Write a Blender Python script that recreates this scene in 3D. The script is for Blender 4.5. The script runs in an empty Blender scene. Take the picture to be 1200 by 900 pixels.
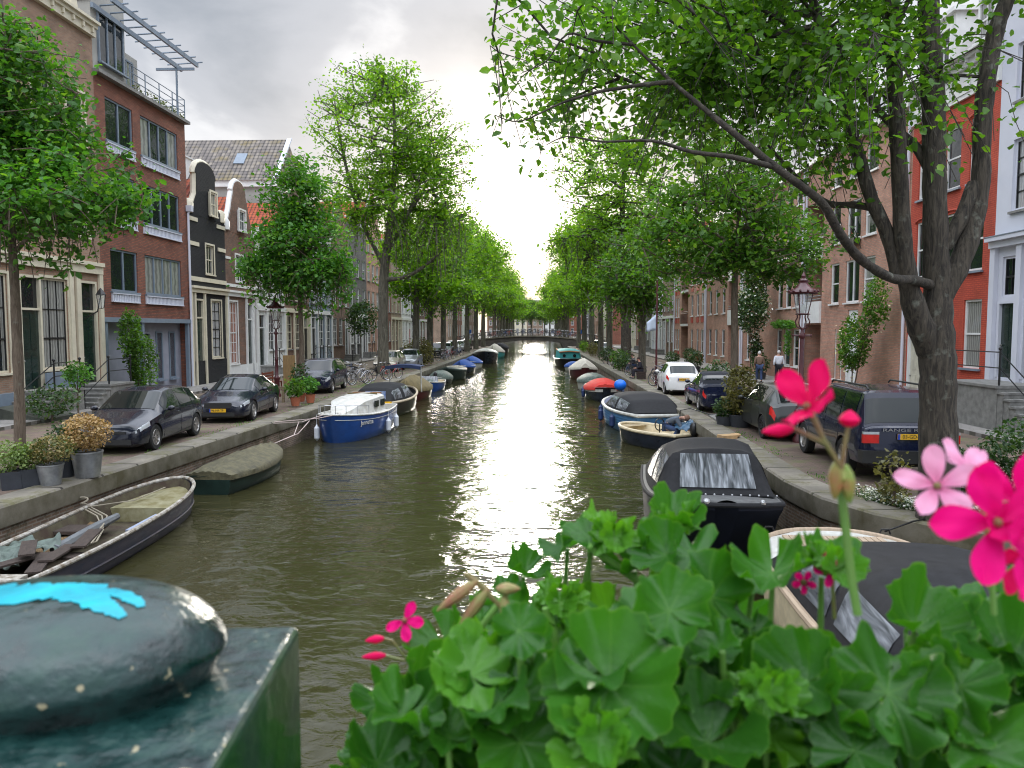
import bpy, bmesh, math, random
import numpy as np
from mathutils import Vector, Matrix
random.seed(7); RNG = np.random.default_rng(7)
R = math.radians; PI = math.pi
C = bpy.data.collections.new('scene_objects'); bpy.context.scene.collection.children.link(C)
SC = bpy.context.scene
# ------------------------------------------------------------------ camera
cam = bpy.data.cameras.new('camera'); cam.lens = 27; cam.sensor_width = 36
cam.clip_start = 0.02; cam.clip_end = 6000
cam.dof.use_dof = True; cam.dof.focus_distance = 22; cam.dof.aperture_fstop = 9.5
CAM = bpy.data.objects.new('camera', cam); C.objects.link(CAM)
CAM.location = (0, 0, 4); CAM.rotation_euler = (R(90 - 4.07), 0, R(1.97)); SC.camera = CAM
MCAM = Matrix.Translation((0, 0, 4)) @ CAM.rotation_euler.to_matrix().to_4x4()
def ray(px, py):
    d = Vector(((px - 600) / 900, (450 - py) / 900, -1)); return (MCAM.to_3x3() @ d)
def at(px, py, Y):                      # point on the plane y = Y seen at photo pixel
    d = ray(px, py); return Vector((0, 0, 4)) + d * (Y / d.y)
# ------------------------------------------------------------------ light and sky
SUN_EL, SUN_AZ = R(9.5), R(1.5)         # azimuth left of +Y
SD = Vector((-math.sin(SUN_AZ) * math.cos(SUN_EL), math.cos(SUN_AZ) * math.cos(SUN_EL), math.sin(SUN_EL)))
sl = bpy.data.lights.new('sun', 'SUN'); sl.energy = 1.2; sl.angle = R(12); sl.color = (1, .93, .82)
so = bpy.data.objects.new('sun', sl); C.objects.link(so); so.rotation_euler = (-SD).to_track_quat('-Z', 'Y').to_euler()
W = bpy.data.worlds.new('World'); SC.world = W; W.use_nodes = True
def build_world():
    nt = W.node_tree; N = nt.nodes; Lk = nt.links; N.clear()
    out = N.new('ShaderNodeOutputWorld'); bg = N.new('ShaderNodeBackground'); bg.inputs[1].default_value = .1
    sky = N.new('ShaderNodeTexSky'); sky.sky_type = 'NISHITA'; sky.sun_disc = False
    sky.sun_elevation = SUN_EL; sky.sun_rotation = -SUN_AZ; sky.air_density = 1; sky.dust_density = 2
    tc = N.new('ShaderNodeTexCoord'); sep = N.new('ShaderNodeSeparateXYZ'); Lk.new(tc.outputs['Generated'], sep.inputs[0])
    def math_(op, a, b=None, clamp=False):
        n = N.new('ShaderNodeMath'); n.operation = op; n.use_clamp = clamp
        for i, q in enumerate((a, b)):
            if q is None: continue
            if isinstance(q, (int, float)): n.inputs[i].default_value = q
            else: Lk.new(q, n.inputs[i])
        return n.outputs[0]
    mp = N.new('ShaderNodeMapping'); mp.inputs['Scale'].default_value = (1.3, 1.3, 3.0); mp.inputs['Location'].default_value = (.35, .1, .55)
    Lk.new(tc.outputs['Generated'], mp.inputs[0])
    nz = N.new('ShaderNodeTexNoise'); nz.inputs['Scale'].default_value = 2.3; nz.inputs['Detail'].default_value = 7; nz.inputs['Roughness'].default_value = .52; nz.inputs['Distortion'].default_value = .25
    Lk.new(mp.outputs[0], nz.inputs['Vector'])
    cr = N.new('ShaderNodeValToRGB'); Lk.new(nz.outputs['Fac'], cr.inputs[0])
    e = cr.color_ramp.elements; e[0].position = .37; e[0].color = (2.0, 2.25, 2.65, 1); e[1].position = .63; e[1].color = (4.5, 4.65, 4.95, 1)
    cr.color_ramp.interpolation = 'EASE'
    m = cr.color_ramp.elements.new(.52); m.color = (2.9, 3.1, 3.5, 1)
    # veiled glow of the sun behind the cloud
    dt = N.new('ShaderNodeVectorMath'); dt.operation = 'DOT_PRODUCT'; Lk.new(tc.outputs['Generated'], dt.inputs[0]); dt.inputs[1].default_value = SD
    d1 = math_('MAXIMUM', dt.outputs['Value'], 0.0)
    g1 = math_('MULTIPLY', math_('POWER', d1, 75.0), 2.8); g2 = math_('MULTIPLY', math_('POWER', d1, 420.0), 11.0)
    gl = math_('ADD', g1, g2)
    gcol = N.new('ShaderNodeVectorMath'); gcol.operation = 'SCALE'; gcol.inputs[0].default_value = (1, .95, .86); Lk.new(gl, gcol.inputs['Scale'])
    add = N.new('ShaderNodeVectorMath'); add.operation = 'ADD'; Lk.new(cr.outputs[0], add.inputs[0]); Lk.new(gcol.outputs[0], add.inputs[1])
    # overcast is brighter overhead; extra added there and behind the camera lights the street
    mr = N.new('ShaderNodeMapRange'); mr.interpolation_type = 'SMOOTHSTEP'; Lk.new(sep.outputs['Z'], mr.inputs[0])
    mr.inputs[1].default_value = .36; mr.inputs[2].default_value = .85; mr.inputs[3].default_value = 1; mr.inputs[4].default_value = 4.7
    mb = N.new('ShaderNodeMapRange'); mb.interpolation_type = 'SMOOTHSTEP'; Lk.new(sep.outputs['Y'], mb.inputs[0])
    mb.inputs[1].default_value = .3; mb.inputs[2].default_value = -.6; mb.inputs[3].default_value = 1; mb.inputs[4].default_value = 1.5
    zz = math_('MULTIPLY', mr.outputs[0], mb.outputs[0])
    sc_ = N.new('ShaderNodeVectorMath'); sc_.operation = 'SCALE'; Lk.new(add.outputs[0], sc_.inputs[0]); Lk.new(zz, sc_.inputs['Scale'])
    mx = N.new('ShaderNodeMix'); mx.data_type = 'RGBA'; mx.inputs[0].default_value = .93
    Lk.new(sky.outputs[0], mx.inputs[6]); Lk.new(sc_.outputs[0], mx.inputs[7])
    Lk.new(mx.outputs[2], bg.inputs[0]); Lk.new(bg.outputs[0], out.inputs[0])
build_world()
SC.view_settings.view_transform = 'Standard'; SC.view_settings.look = 'None'; SC.view_settings.gamma = 1
SC.view_settings.use_curve_mapping = False; SC.view_settings.exposure = 0.95
SC.render.engine = 'CYCLES'
cy = SC.cycles; cy.max_bounces = 6; cy.diffuse_bounces = 3; cy.glossy_bounces = 3; cy.transmission_bounces = 4; cy.transparent_max_bounces = 6
cy.use_denoising = True; cy.use_adaptive_sampling = True; cy.adaptive_threshold = .015; cy.caustics_reflective = False; cy.caustics_refractive = False
cy.sample_clamp_indirect = 6; cy.filter_width = 1.1
# ------------------------------------------------------------------ materials
MATS = {}
def nmat(name):
    m = bpy.data.materials.new(name); m.use_nodes = True; nt = m.node_tree; b = nt.nodes['Principled BSDF']
    return m, nt, b
def c4(c): return (c[0], c[1], c[2], 1)
def pm(name, col, rough=.55, metal=0, var=.2, scale=3, bump=.15, bscale=30, coat=0, stretch=(1, 1, 1), col2=None, trans=0, bdist=.01, spec=.5):
    if name in MATS: return MATS[name]
    m, nt, b = nmat(name); N = nt.nodes; L = nt.links
    tc = N.new('ShaderNodeTexCoord'); mp = N.new('ShaderNodeMapping'); mp.inputs['Scale'].default_value = stretch; L.new(tc.outputs['Object'], mp.inputs[0])
    nz = N.new('ShaderNodeTexNoise'); nz.inputs['Scale'].default_value = scale; nz.inputs['Detail'].default_value = 6; nz.inputs['Roughness'].default_value = .62; L.new(mp.outputs[0], nz.inputs[0])
    cr = N.new('ShaderNodeValToRGB'); L.new(nz.outputs[0], cr.inputs[0]); e = cr.color_ramp.elements
    c2 = col2 or tuple(min(1, q * (1 + var)) for q in col); c1 = tuple(q * (1 - var) for q in col) if not col2 else col
    e[0].position = .35; e[0].color = c4(c1); e[1].position = .66; e[1].color = c4(c2)
    L.new(cr.outputs[0], b.inputs['Base Color'])
    rr = N.new('ShaderNodeMapRange'); L.new(nz.outputs[0], rr.inputs[0]); rr.inputs[3].default_value = max(.02, rough - .1 * min(1, rough * 2)); rr.inputs[4].default_value = min(1, rough + .12 * min(1, rough * 2)); L.new(rr.outputs[0], b.inputs['Roughness'])
    b.inputs['Metallic'].default_value = metal; b.inputs['Coat Weight'].default_value = coat; b.inputs['Coat Roughness'].default_value = .04
    b.inputs['Specular IOR Level'].default_value = spec
    if trans: b.inputs['Transmission Weight'].default_value = trans
    if bump:
        n2 = N.new('ShaderNodeTexNoise'); n2.inputs['Scale'].default_value = bscale; n2.inputs['Detail'].default_value = 4; L.new(mp.outputs[0], n2.inputs[0])
        bp = N.new('ShaderNodeBump'); bp.inputs['Strength'].default_value = bump; bp.inputs['Distance'].default_value = bdist; L.new(n2.outputs[0], bp.inputs['Height']); L.new(bp.outputs[0], b.inputs['Normal'])
    MATS[name] = m; return m
def brick(name, c1, c2, mortar, w=.23, h=.068, ms=.012, flat=False, stain=.35, moss=None, rough=.85):
    if name in MATS: return MATS[name]
    m, nt, b = nmat(name); N = nt.nodes; L = nt.links
    tc = N.new('ShaderNodeTexCoord'); v = tc.outputs['Object']
    if not flat:
        s = N.new('ShaderNodeSeparateXYZ'); L.new(v, s.inputs[0]); a = N.new('ShaderNodeMath'); L.new(s.outputs[0], a.inputs[0]); L.new(s.outputs[1], a.inputs[1])
        cb = N.new('ShaderNodeCombineXYZ'); L.new(a.outputs[0], cb.inputs[0]); L.new(s.outputs[2], cb.inputs[1]); v = cb.outputs[0]
    bt = N.new('ShaderNodeTexBrick'); L.new(v, bt.inputs['Vector']); bt.inputs['Scale'].default_value = 1
    bt.inputs['Color1'].default_value = c4(c1); bt.inputs['Color2'].default_value = c4(c2); bt.inputs['Mortar'].default_value = c4(mortar)
    bt.inputs['Brick Width'].default_value = w; bt.inputs['Row Height'].default_value = h; bt.inputs['Mortar Size'].default_value = ms; bt.inputs['Bias'].default_value = -.1
    nz = N.new('ShaderNodeTexNoise'); L.new(tc.outputs['Object'], nz.inputs[0]); nz.inputs['Scale'].default_value = .9; nz.inputs['Detail'].default_value = 8; nz.inputs['Roughness'].default_value = .7
    mr = N.new('ShaderNodeMapRange'); L.new(nz.outputs[0], mr.inputs[0]); mr.inputs[1].default_value = .3; mr.inputs[2].default_value = .7; mr.inputs[3].default_value = 1 - stain; mr.inputs[4].default_value = 1 + stain * .6
    mu = N.new('ShaderNodeVectorMath'); mu.operation = 'SCALE'; L.new(bt.outputs[0], mu.inputs[0]); L.new(mr.outputs[0], mu.inputs['Scale']); col = mu.outputs[0]
    if moss:
        n3 = N.new('ShaderNodeTexNoise'); L.new(tc.outputs['Object'], n3.inputs[0]); n3.inputs['Scale'].default_value = 1.7; n3.inputs['Detail'].default_value = 10; n3.inputs['Roughness'].default_value = .75
        m3 = N.new('ShaderNodeMapRange'); L.new(n3.outputs[0], m3.inputs[0]); m3.inputs[1].default_value = .5; m3.inputs[2].default_value = .62
        mx = N.new('ShaderNodeMix'); mx.data_type = 'RGBA'; L.new(m3.outputs[0], mx.inputs[0]); L.new(col, mx.inputs[6]); mx.inputs[7].default_value = c4(moss); col = mx.outputs[2]
    L.new(col, b.inputs['Base Color']); b.inputs['Roughness'].default_value = rough
    bp = N.new('ShaderNodeBump'); bp.inputs['Strength'].default_value = .5; bp.inputs['Distance'].default_value = .012; bp.invert = True
    L.new(bt.outputs['Fac'], bp.inputs['Height']); L.new(bp.outputs[0], b.inputs['Normal'])
    MATS[name] = m; return m
def glassm(name, dark=(.012, .016, .018), light=(.34, .34, .31), amount=.5, sheet=False):
    """dark glass; in some windows drawn curtains hang at the sides or right across"""
    if name in MATS: return MATS[name]
    m, nt, b = nmat(name); N = nt.nodes; L = nt.links
    def M(op, a, bb=None, cl=False):
        n = N.new('ShaderNodeMath'); n.operation = op; n.use_clamp = cl
        for i, q in enumerate((a, bb)):
            if q is None: continue
            if isinstance(q, (int, float)): n.inputs[i].default_value = q
            else: L.new(q, n.inputs[i])
        return n.outputs[0]
    tc = N.new('ShaderNodeTexCoord'); oi = N.new('ShaderNodeObjectInfo'); s = N.new('ShaderNodeSeparateXYZ'); L.new(tc.outputs['Generated'], s.inputs[0]); rnd = oi.outputs['Random']
    if sheet:
        mp = N.new('ShaderNodeMapping'); mp.inputs['Scale'].default_value = (1, 9, 1.5); L.new(tc.outputs['Object'], mp.inputs[0]); nz = N.new('ShaderNodeTexNoise'); nz.inputs['Scale'].default_value = 1.6; nz.inputs['Detail'].default_value = 5; nz.inputs['Distortion'].default_value = .7; L.new(mp.outputs[0], nz.inputs[0]); mask = M('MULTIPLY', M('SUBTRACT', nz.outputs[0], .35), 3.0, True); fold = mask
    else:
        d = M('ABSOLUTE', M('SUBTRACT', s.outputs[0], .5)); edge = M('SUBTRACT', .5, M('MULTIPLY', M('FRACT', M('MULTIPLY', rnd, 17.3)), .3)); side = M('GREATER_THAN', d, edge); full = M('LESS_THAN', rnd, amount * .45); have = M('LESS_THAN', rnd, amount)
        mask = M('MAXIMUM', M('MULTIPLY', side, have), full)
        nz = N.new('ShaderNodeTexNoise'); nz.inputs['Scale'].default_value = 3; L.new(tc.outputs['Object'], nz.inputs[0]); fold = M('ADD', M('MULTIPLY', M('SINE', M('ADD', M('MULTIPLY', s.outputs[0], 60.0), M('MULTIPLY', nz.outputs[0], 6.0))), .5), .5)
    cc = N.new('ShaderNodeMix'); cc.data_type = 'RGBA'; L.new(fold, cc.inputs[0]); cc.inputs[6].default_value = c4([q * .5 for q in light]); cc.inputs[7].default_value = c4(light)
    mx = N.new('ShaderNodeMix'); mx.data_type = 'RGBA'; L.new(mask, mx.inputs[0]); mx.inputs[6].default_value = c4(dark); L.new(cc.outputs[2], mx.inputs[7]); L.new(mx.outputs[2], b.inputs['Base Color'])
    b.inputs['Roughness'].default_value = .22 if sheet else .04; b.inputs['IOR'].default_value = 1.6
    n2 = N.new('ShaderNodeTexNoise'); n2.inputs['Scale'].default_value = 2.2; L.new(tc.outputs['Object'], n2.inputs[0])
    bp = N.new('ShaderNodeBump'); bp.inputs['Strength'].default_value = .3; bp.inputs['Distance'].default_value = .05; L.new(n2.outputs[0], bp.inputs['Height']); L.new(bp.outputs[0], b.inputs['Normal'])
    MATS[name] = m; return m
def leafm(name, c1, c2, c3=None, trans=.45, rough=.45, ttint=(1.25, 1.3, .35)):
    if name in MATS: return MATS[name]
    m, nt, b = nmat(name); N = nt.nodes; L = nt.links
    ge = N.new('ShaderNodeNewGeometry'); cr = N.new('ShaderNodeValToRGB'); L.new(ge.outputs['Random Per Island'], cr.inputs[0])
    e = cr.color_ramp.elements; e[0].position = 0; e[0].color = c4(c1); e[1].position = .85; e[1].color = c4(c2)
    if c3: q = e.new(1); q.color = c4(c3)
    tc = N.new('ShaderNodeTexCoord'); nz = N.new('ShaderNodeTexNoise'); nz.inputs['Scale'].default_value = .8; nz.inputs['Detail'].default_value = 3; L.new(tc.outputs['Object'], nz.inputs[0])
    mr = N.new('ShaderNodeMapRange'); L.new(nz.outputs[0], mr.inputs[0]); mr.inputs[1].default_value = .35; mr.inputs[2].default_value = .65; mr.inputs[3].default_value = .7; mr.inputs[4].default_value = 1.35
    mu = N.new('ShaderNodeVectorMath'); mu.operation = 'SCALE'; L.new(cr.outputs[0], mu.inputs[0]); L.new(mr.outputs[0], mu.inputs['Scale'])
    L.new(mu.outputs[0], b.inputs['Base Color']); b.inputs['Roughness'].default_value = rough
    tr = N.new('ShaderNodeBsdfTranslucent'); tm = N.new('ShaderNodeVectorMath'); tm.operation = 'MULTIPLY'; L.new(mu.outputs[0], tm.inputs[0]); tm.inputs[1].default_value = ttint; L.new(tm.outputs[0], tr.inputs[0])
    ms = N.new('ShaderNodeMixShader'); ms.inputs[0].default_value = trans; L.new(b.outputs[0], ms.inputs[1]); L.new(tr.outputs[0], ms.inputs[2])
    L.new(ms.outputs[0], N['Material Output'].inputs[0]); MATS[name] = m; return m
# ------------------------------------------------------------------ object helpers
def tag(o, label=None, cat=None, group=None, kind=None):
    if label: o['label'] = label
    if cat: o['category'] = cat
    if group: o['group'] = group
    if kind: o['kind'] = kind
    return o
def empty(name, loc=(0, 0, 0), rz=0, label=None, cat=None, group=None):
    o = bpy.data.objects.new(name, None); C.objects.link(o); o.location = loc; o.rotation_euler = (0, 0, rz); o.empty_display_size = .2
    return tag(o, label, cat, group)
def link(name, me, parent=None, loc=(0, 0, 0), rz=0):
    o = bpy.data.objects.new(name, me); C.objects.link(o); o.location = loc; o.rotation_euler = (0, 0, rz)
    if parent: o.parent = parent
    return o
def dup(o, loc=None, rz=None, label=None, group=None, parent=None, swap=None, scale=None):
    c = o.copy(); C.objects.link(c)
    if parent: c.parent = parent
    if loc is not None: c.location = loc
    if rz is not None: c.rotation_euler = (0, 0, rz)
    if scale: c.scale = scale
    if label: c['label'] = label
    if group: c['group'] = group
    if swap and c.type == 'MESH':
        for s in c.material_slots:
            nm = s.material.name if s.material else ''
            if nm in swap: s.link = 'OBJECT'; s.material = swap[nm]
    for ch in o.children: dup(ch, parent=c, swap=swap)
    return c
class MB:
    def __init__(s): s.v = []; s.f = []; s.m = []
    def add(s, vs, fs, mi=0):
        b = len(s.v); s.v += [tuple(p) for p in vs]; s.f += [tuple(b + i for i in f) for f in fs]; s.m += [mi] * len(fs); return s
    def box(s, x0, x1, y0, y1, z0, z1, mi=0):
        return s.add([(x0, y0, z0), (x1, y0, z0), (x1, y1, z0), (x0, y1, z0), (x0, y0, z1), (x1, y0, z1), (x1, y1, z1), (x0, y1, z1)],
                     [(0, 3, 2, 1), (4, 5, 6, 7), (0, 1, 5, 4), (1, 2, 6, 5), (2, 3, 7, 6), (3, 0, 4, 7)], mi)
    def bar(s, a, b, w, h, mi=0, up=(0, 0, 1)):
        a = Vector(a); b = Vector(b); d = (b - a).normalized(); u = Vector(up)
        if abs(d.dot(u)) > .99: u = Vector((0, 1, 0))
        x = d.cross(u).normalized(); z = x.cross(d).normalized(); vs = []
        for p in (a, b):
            for (i, j) in ((-1, -1), (1, -1), (1, 1), (-1, 1)): vs.append(p + x * i * w / 2 + z * j * h / 2)
        return s.add(vs, [(0, 1, 2, 3), (7, 6, 5, 4), (0, 4, 5, 1), (1, 5, 6, 2), (2, 6, 7, 3), (3, 7, 4, 0)], mi)
    def tube(s, pts, r, n=8, mi=0, cap=True, flat=1):
        P = [Vector(p) for p in pts]; k = len(P); rr = r if isinstance(r, (list, tuple)) else [r] * k
        vs = []; t0 = (P[1] - P[0]).normalized(); u = t0.orthogonal().normalized()
        for i in range(k):
            t = (P[min(i + 1, k - 1)] - P[max(i - 1, 0)]).normalized(); u = (u - t * u.dot(t))
            u = u.normalized() if u.length > 1e-6 else t.orthogonal().normalized(); w = t.cross(u)
            for j in range(n):
                a = 2 * PI * j / n; vs.append(P[i] + (u * math.cos(a) + w * math.sin(a) * flat) * rr[i])
        fs = [(i * n + j, i * n + (j + 1) % n, (i + 1) * n + (j + 1) % n, (i + 1) * n + j) for i in range(k - 1) for j in range(n)]
        if cap: fs += [tuple(range(n - 1, -1, -1)), tuple((k - 1) * n + j for j in range(n))]
        return s.add(vs, fs, mi)
    def lathe(s, prof, n=20, c=(0, 0, 0), mi=0, axis='z'):
        vs = []
        for r, z in prof:
            for j in range(n):
                a = 2 * PI * j / n; x, y = r * math.cos(a), r * math.sin(a)
                p = (x, y, z) if axis == 'z' else ((z, x, y) if axis == 'x' else (x, z, y))
                vs.append((p[0] + c[0], p[1] + c[1], p[2] + c[2]))
        k = len(prof); fs = [(i * n + j, i * n + (j + 1) % n, (i + 1) * n + (j + 1) % n, (i + 1) * n + j) for i in range(k - 1) for j in range(n)]
        return s.add(vs, fs, mi)
    def grid(s, P, mi=0, close=False):
        a = len(P); b = len(P[0]); vs = [q for row in P for q in row]; e = b if close else b - 1
        return s.add(vs, [(i * b + j, i * b + (j + 1) % b, (i + 1) * b + (j + 1) % b, (i + 1) * b + j) for i in range(a - 1) for j in range(e)], mi)
    def prism(s, poly, y0, y1, mi=0):          # polygon in xz extruded along y
        n = len(poly); vs = [(x, y0, z) for x, z in poly] + [(x, y1, z) for x, z in poly]
        return s.add(vs, [tuple(range(n)), tuple(range(2 * n - 1, n - 1, -1))] + [(i, i + n, (i + 1) % n + n, (i + 1) % n) for i in range(n)], mi)
    def flatpoly(s, poly, z0, z1, mi=0):       # polygon in xy extruded along z
        n = len(poly); vs = [(x, y, z0) for x, y in poly] + [(x, y, z1) for x, y in poly]
        return s.add(vs, [tuple(range(n - 1, -1, -1)), tuple(range(n, 2 * n))] + [(i, (i + 1) % n, (i + 1) % n + n, i + n) for i in range(n)], mi)
    def ball(s, c, r, n=12, k=7, mi=0):
        rx, ry, rz = r if isinstance(r, (tuple, list)) else (r, r, r)
        P = []
        for i in range(k + 1):
            a = PI * i / k; P.append([(c[0] + rx * math.sin(a) * math.cos(2 * PI * j / n), c[1] + ry * math.sin(a) * math.sin(2 * PI * j / n), c[2] - rz * math.cos(a)) for j in range(n)])
        return s.grid(P, mi, True)
    def mesh(s, name, mats, smooth=35, fix=False):
        me = bpy.data.meshes.new(name); me.from_pydata(s.v, [], s.f)
        for m in (mats if isinstance(mats, (list, tuple)) else [mats]): me.materials.append(m)
        me.polygons.foreach_set('material_index', s.m)
        if fix:
            bm = bmesh.new(); bm.from_mesh(me); bmesh.ops.remove_doubles(bm, verts=bm.verts, dist=1e-5); bmesh.ops.recalc_face_normals(bm, faces=bm.faces); bm.to_mesh(me); bm.free()
        if smooth:
            me.polygons.foreach_set('use_smooth', [True] * len(me.polygons)); me.set_sharp_from_angle(angle=R(smooth))
        me.update(); return me
    def build(s, name, mats, parent=None, loc=(0, 0, 0), rz=0, smooth=35, fix=False):
        return link(name, s.mesh(name, mats, smooth, fix), parent, loc, rz)
def text(name, body, size, loc, rot, mat, parent=None, ext=.003, xs=1):
    cu = bpy.data.curves.new(name, 'FONT'); cu.body = body; cu.size = size; cu.extrude = ext; cu.align_x = 'CENTER'; cu.align_y = 'CENTER'; cu.materials.append(mat)
    t = bpy.data.objects.new('t', cu); C.objects.link(t); dg = bpy.context.evaluated_depsgraph_get(); dg.update(); me = bpy.data.meshes.new_from_object(t.evaluated_get(dg)); bpy.data.objects.remove(t)
    o = link(name, me, parent, loc); o.rotation_euler = rot; o.scale = (xs, 1, 1); return o
def eval_mesh(me_or_ob, mods):
    ob = me_or_ob if isinstance(me_or_ob, bpy.types.Object) else bpy.data.objects.new('tmp', me_or_ob)
    if ob.name not in C.objects: C.objects.link(ob)
    for f in mods: f(ob)
    dg = bpy.context.evaluated_depsgraph_get(); dg.update()
    out = bpy.data.meshes.new_from_object(ob.evaluated_get(dg)); bpy.data.objects.remove(ob); return out
def fastmesh(name, V, F, mats, mi=None, smooth=False):
    V = np.asarray(V, dtype=np.float32).reshape(-1, 3); F = np.asarray(F, dtype=np.int32); k = F.shape[1]
    me = bpy.data.meshes.new(name); me.vertices.add(len(V)); me.vertices.foreach_set('co', V.ravel())
    me.loops.add(F.size); me.loops.foreach_set('vertex_index', F.ravel()); me.polygons.add(len(F))
    me.polygons.foreach_set('loop_start', np.arange(0, F.size, k, dtype=np.int32)); me.polygons.foreach_set('loop_total', np.full(len(F), k, dtype=np.int32))
    for m in (mats if isinstance(mats, (list, tuple)) else [mats]): me.materials.append(m)
    if mi is not None: me.polygons.foreach_set('material_index', np.asarray(mi, dtype=np.int32))
    if smooth: me.polygons.foreach_set('use_smooth', np.ones(len(F), dtype=bool))
    me.update(calc_edges=True); me.validate(); return me
# ---- foliage
def leaves_np(P, size, aspect=.62, droop=.25, fold=.18, var=.35, updir=.5, rng=RNG):
    n = len(P); d = rng.normal(size=(n, 3)); d[:, 2] = d[:, 2] * .55 - droop; d /= np.linalg.norm(d, axis=1)[:, None]
    up = rng.normal(size=(n, 3)) * .6; up[:, 2] += updir + .4; s = np.cross(d, up); s /= np.linalg.norm(s, axis=1)[:, None] + 1e-9; nn = np.cross(s, d)
    L = size * (1 + var * rng.normal(size=n)).clip(.4, 1.8)[:, None]; w = L * aspect / 2
    a = P; l1 = P + d * L * .35 - s * w + nn * fold * L * .5; l2 = P + d * L * .75 - s * w * .75 + nn * fold * L * .2; t = P + d * L - nn * L * .12
    r2 = P + d * L * .75 + s * w * .75 + nn * fold * L * .2; r1 = P + d * L * .35 + s * w + nn * fold * L * .5
    V = np.stack([a, l1, l2, t, r2, r1], 1).reshape(-1, 3); b = (np.arange(n) * 6)[:, None]
    F = np.concatenate([b + np.array([[0, 3, 2, 1]]), b + np.array([[0, 5, 4, 3]])], 1).reshape(-1, 4); return V, F
def blob_pts(n, c, r, hollow=.35, rng=RNG, lumps=7, lump=.35):
    d = rng.normal(size=(n, 3)); d /= np.linalg.norm(d, axis=1)[:, None]; rad = (hollow + (1 - hollow) * rng.random(n)) ** .6
    ld = rng.normal(size=(lumps, 3)); ld /= np.linalg.norm(ld, axis=1)[:, None]; q = np.max(d @ ld.T, axis=1); rad = rad * (1 - lump + lump * q.clip(0, 1) * 1.2)
    return np.array(c) + d * rad[:, None] * np.array(r)
def foliage(name, P, size, mat, parent=None, loc=(0, 0, 0), **k):
    V, F = leaves_np(np.asarray(P), size, **k); return link(name, fastmesh(name, V, F, mat), parent, loc)
def grow(tr_pts, tr_rad, attr, seg=.7, tip=.012, expo=2.3, limbs=(), wob=.12, rng=RNG, minr=.006, sag=.0, hang=-2):
    """branches from a trunk polyline out to attractor points: nodes, parents, radii"""
    N = []; par = []; tr_n = 0
    def poly(pts, parent):
        last = parent
        for i in range(len(pts) - 1):
            a = np.array(pts[i], float); b = np.array(pts[i + 1], float); k = max(1, int(np.linalg.norm(b - a) / seg))
            for j in range(1, k + 1): N.append(a + (b - a) * j / k); par.append(last); last = len(N) - 1
        return last
    N.append(np.array(tr_pts[0], float)); par.append(-1); poly(tr_pts, 0); ntr = len(N); lim_ids = []
    for lp in limbs:
        a = np.array(lp[0][0], float); j = int(np.argmin(np.linalg.norm(np.array(N) - a, axis=1))); b0 = len(N); poly([N[j]] + [np.array(q, float) for q in lp[0][1:]], j); lim_ids.append((b0, len(N), lp[1]))
    A = np.array(attr); order = np.argsort(np.linalg.norm(A - np.array(tr_pts[-1]), axis=1)); zf = tr_pts[0][2] + (tr_pts[-1][2] - tr_pts[0][2]) * .55
    leafn = []
    arr = np.array(N)
    for i in order:
        p = A[i]; dv = p - arr; ds = np.linalg.norm(dv, axis=1); cost = ds + np.where(arr[:, 2] > p[2] - .1 * ds, (arr[:, 2] - p[2] + .35 * ds) * 1.2, 0).clip(0, None) + np.where(arr[:, 2] < zf, 100, 0)
        j = int(np.argmin(cost)); q = arr[j]; d = ds[j]; k = max(1, int(round(d / seg))); last = j; new = []
        if d > .45 and (p[2] - q[2]) / d < hang: continue      # twigs reach out, they do not hang
        for t in range(1, k + 1):
            u = t / k; w = q + (p - q) * u + rng.normal(size=3) * wob * math.sin(PI * u) * seg + np.array([0, 0, .16 * d * math.sin(PI * u) - sag * u])
            N.append(w); par.append(last); last = len(N) - 1; new.append(w)
        arr = np.vstack([arr] + new); leafn.append(last)
    n = len(N); cnt = np.zeros(n)
    for l in leafn: cnt[l] += 1
    for i in range(n - 1, 0, -1):
        if cnt[i] == 0: cnt[i] = .5
        cnt[par[i]] += cnt[i]
    rad = np.maximum(minr, tip * cnt ** (1 / expo))
    return np.array(N), np.array(par), rad, ntr, lim_ids, leafn
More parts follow.
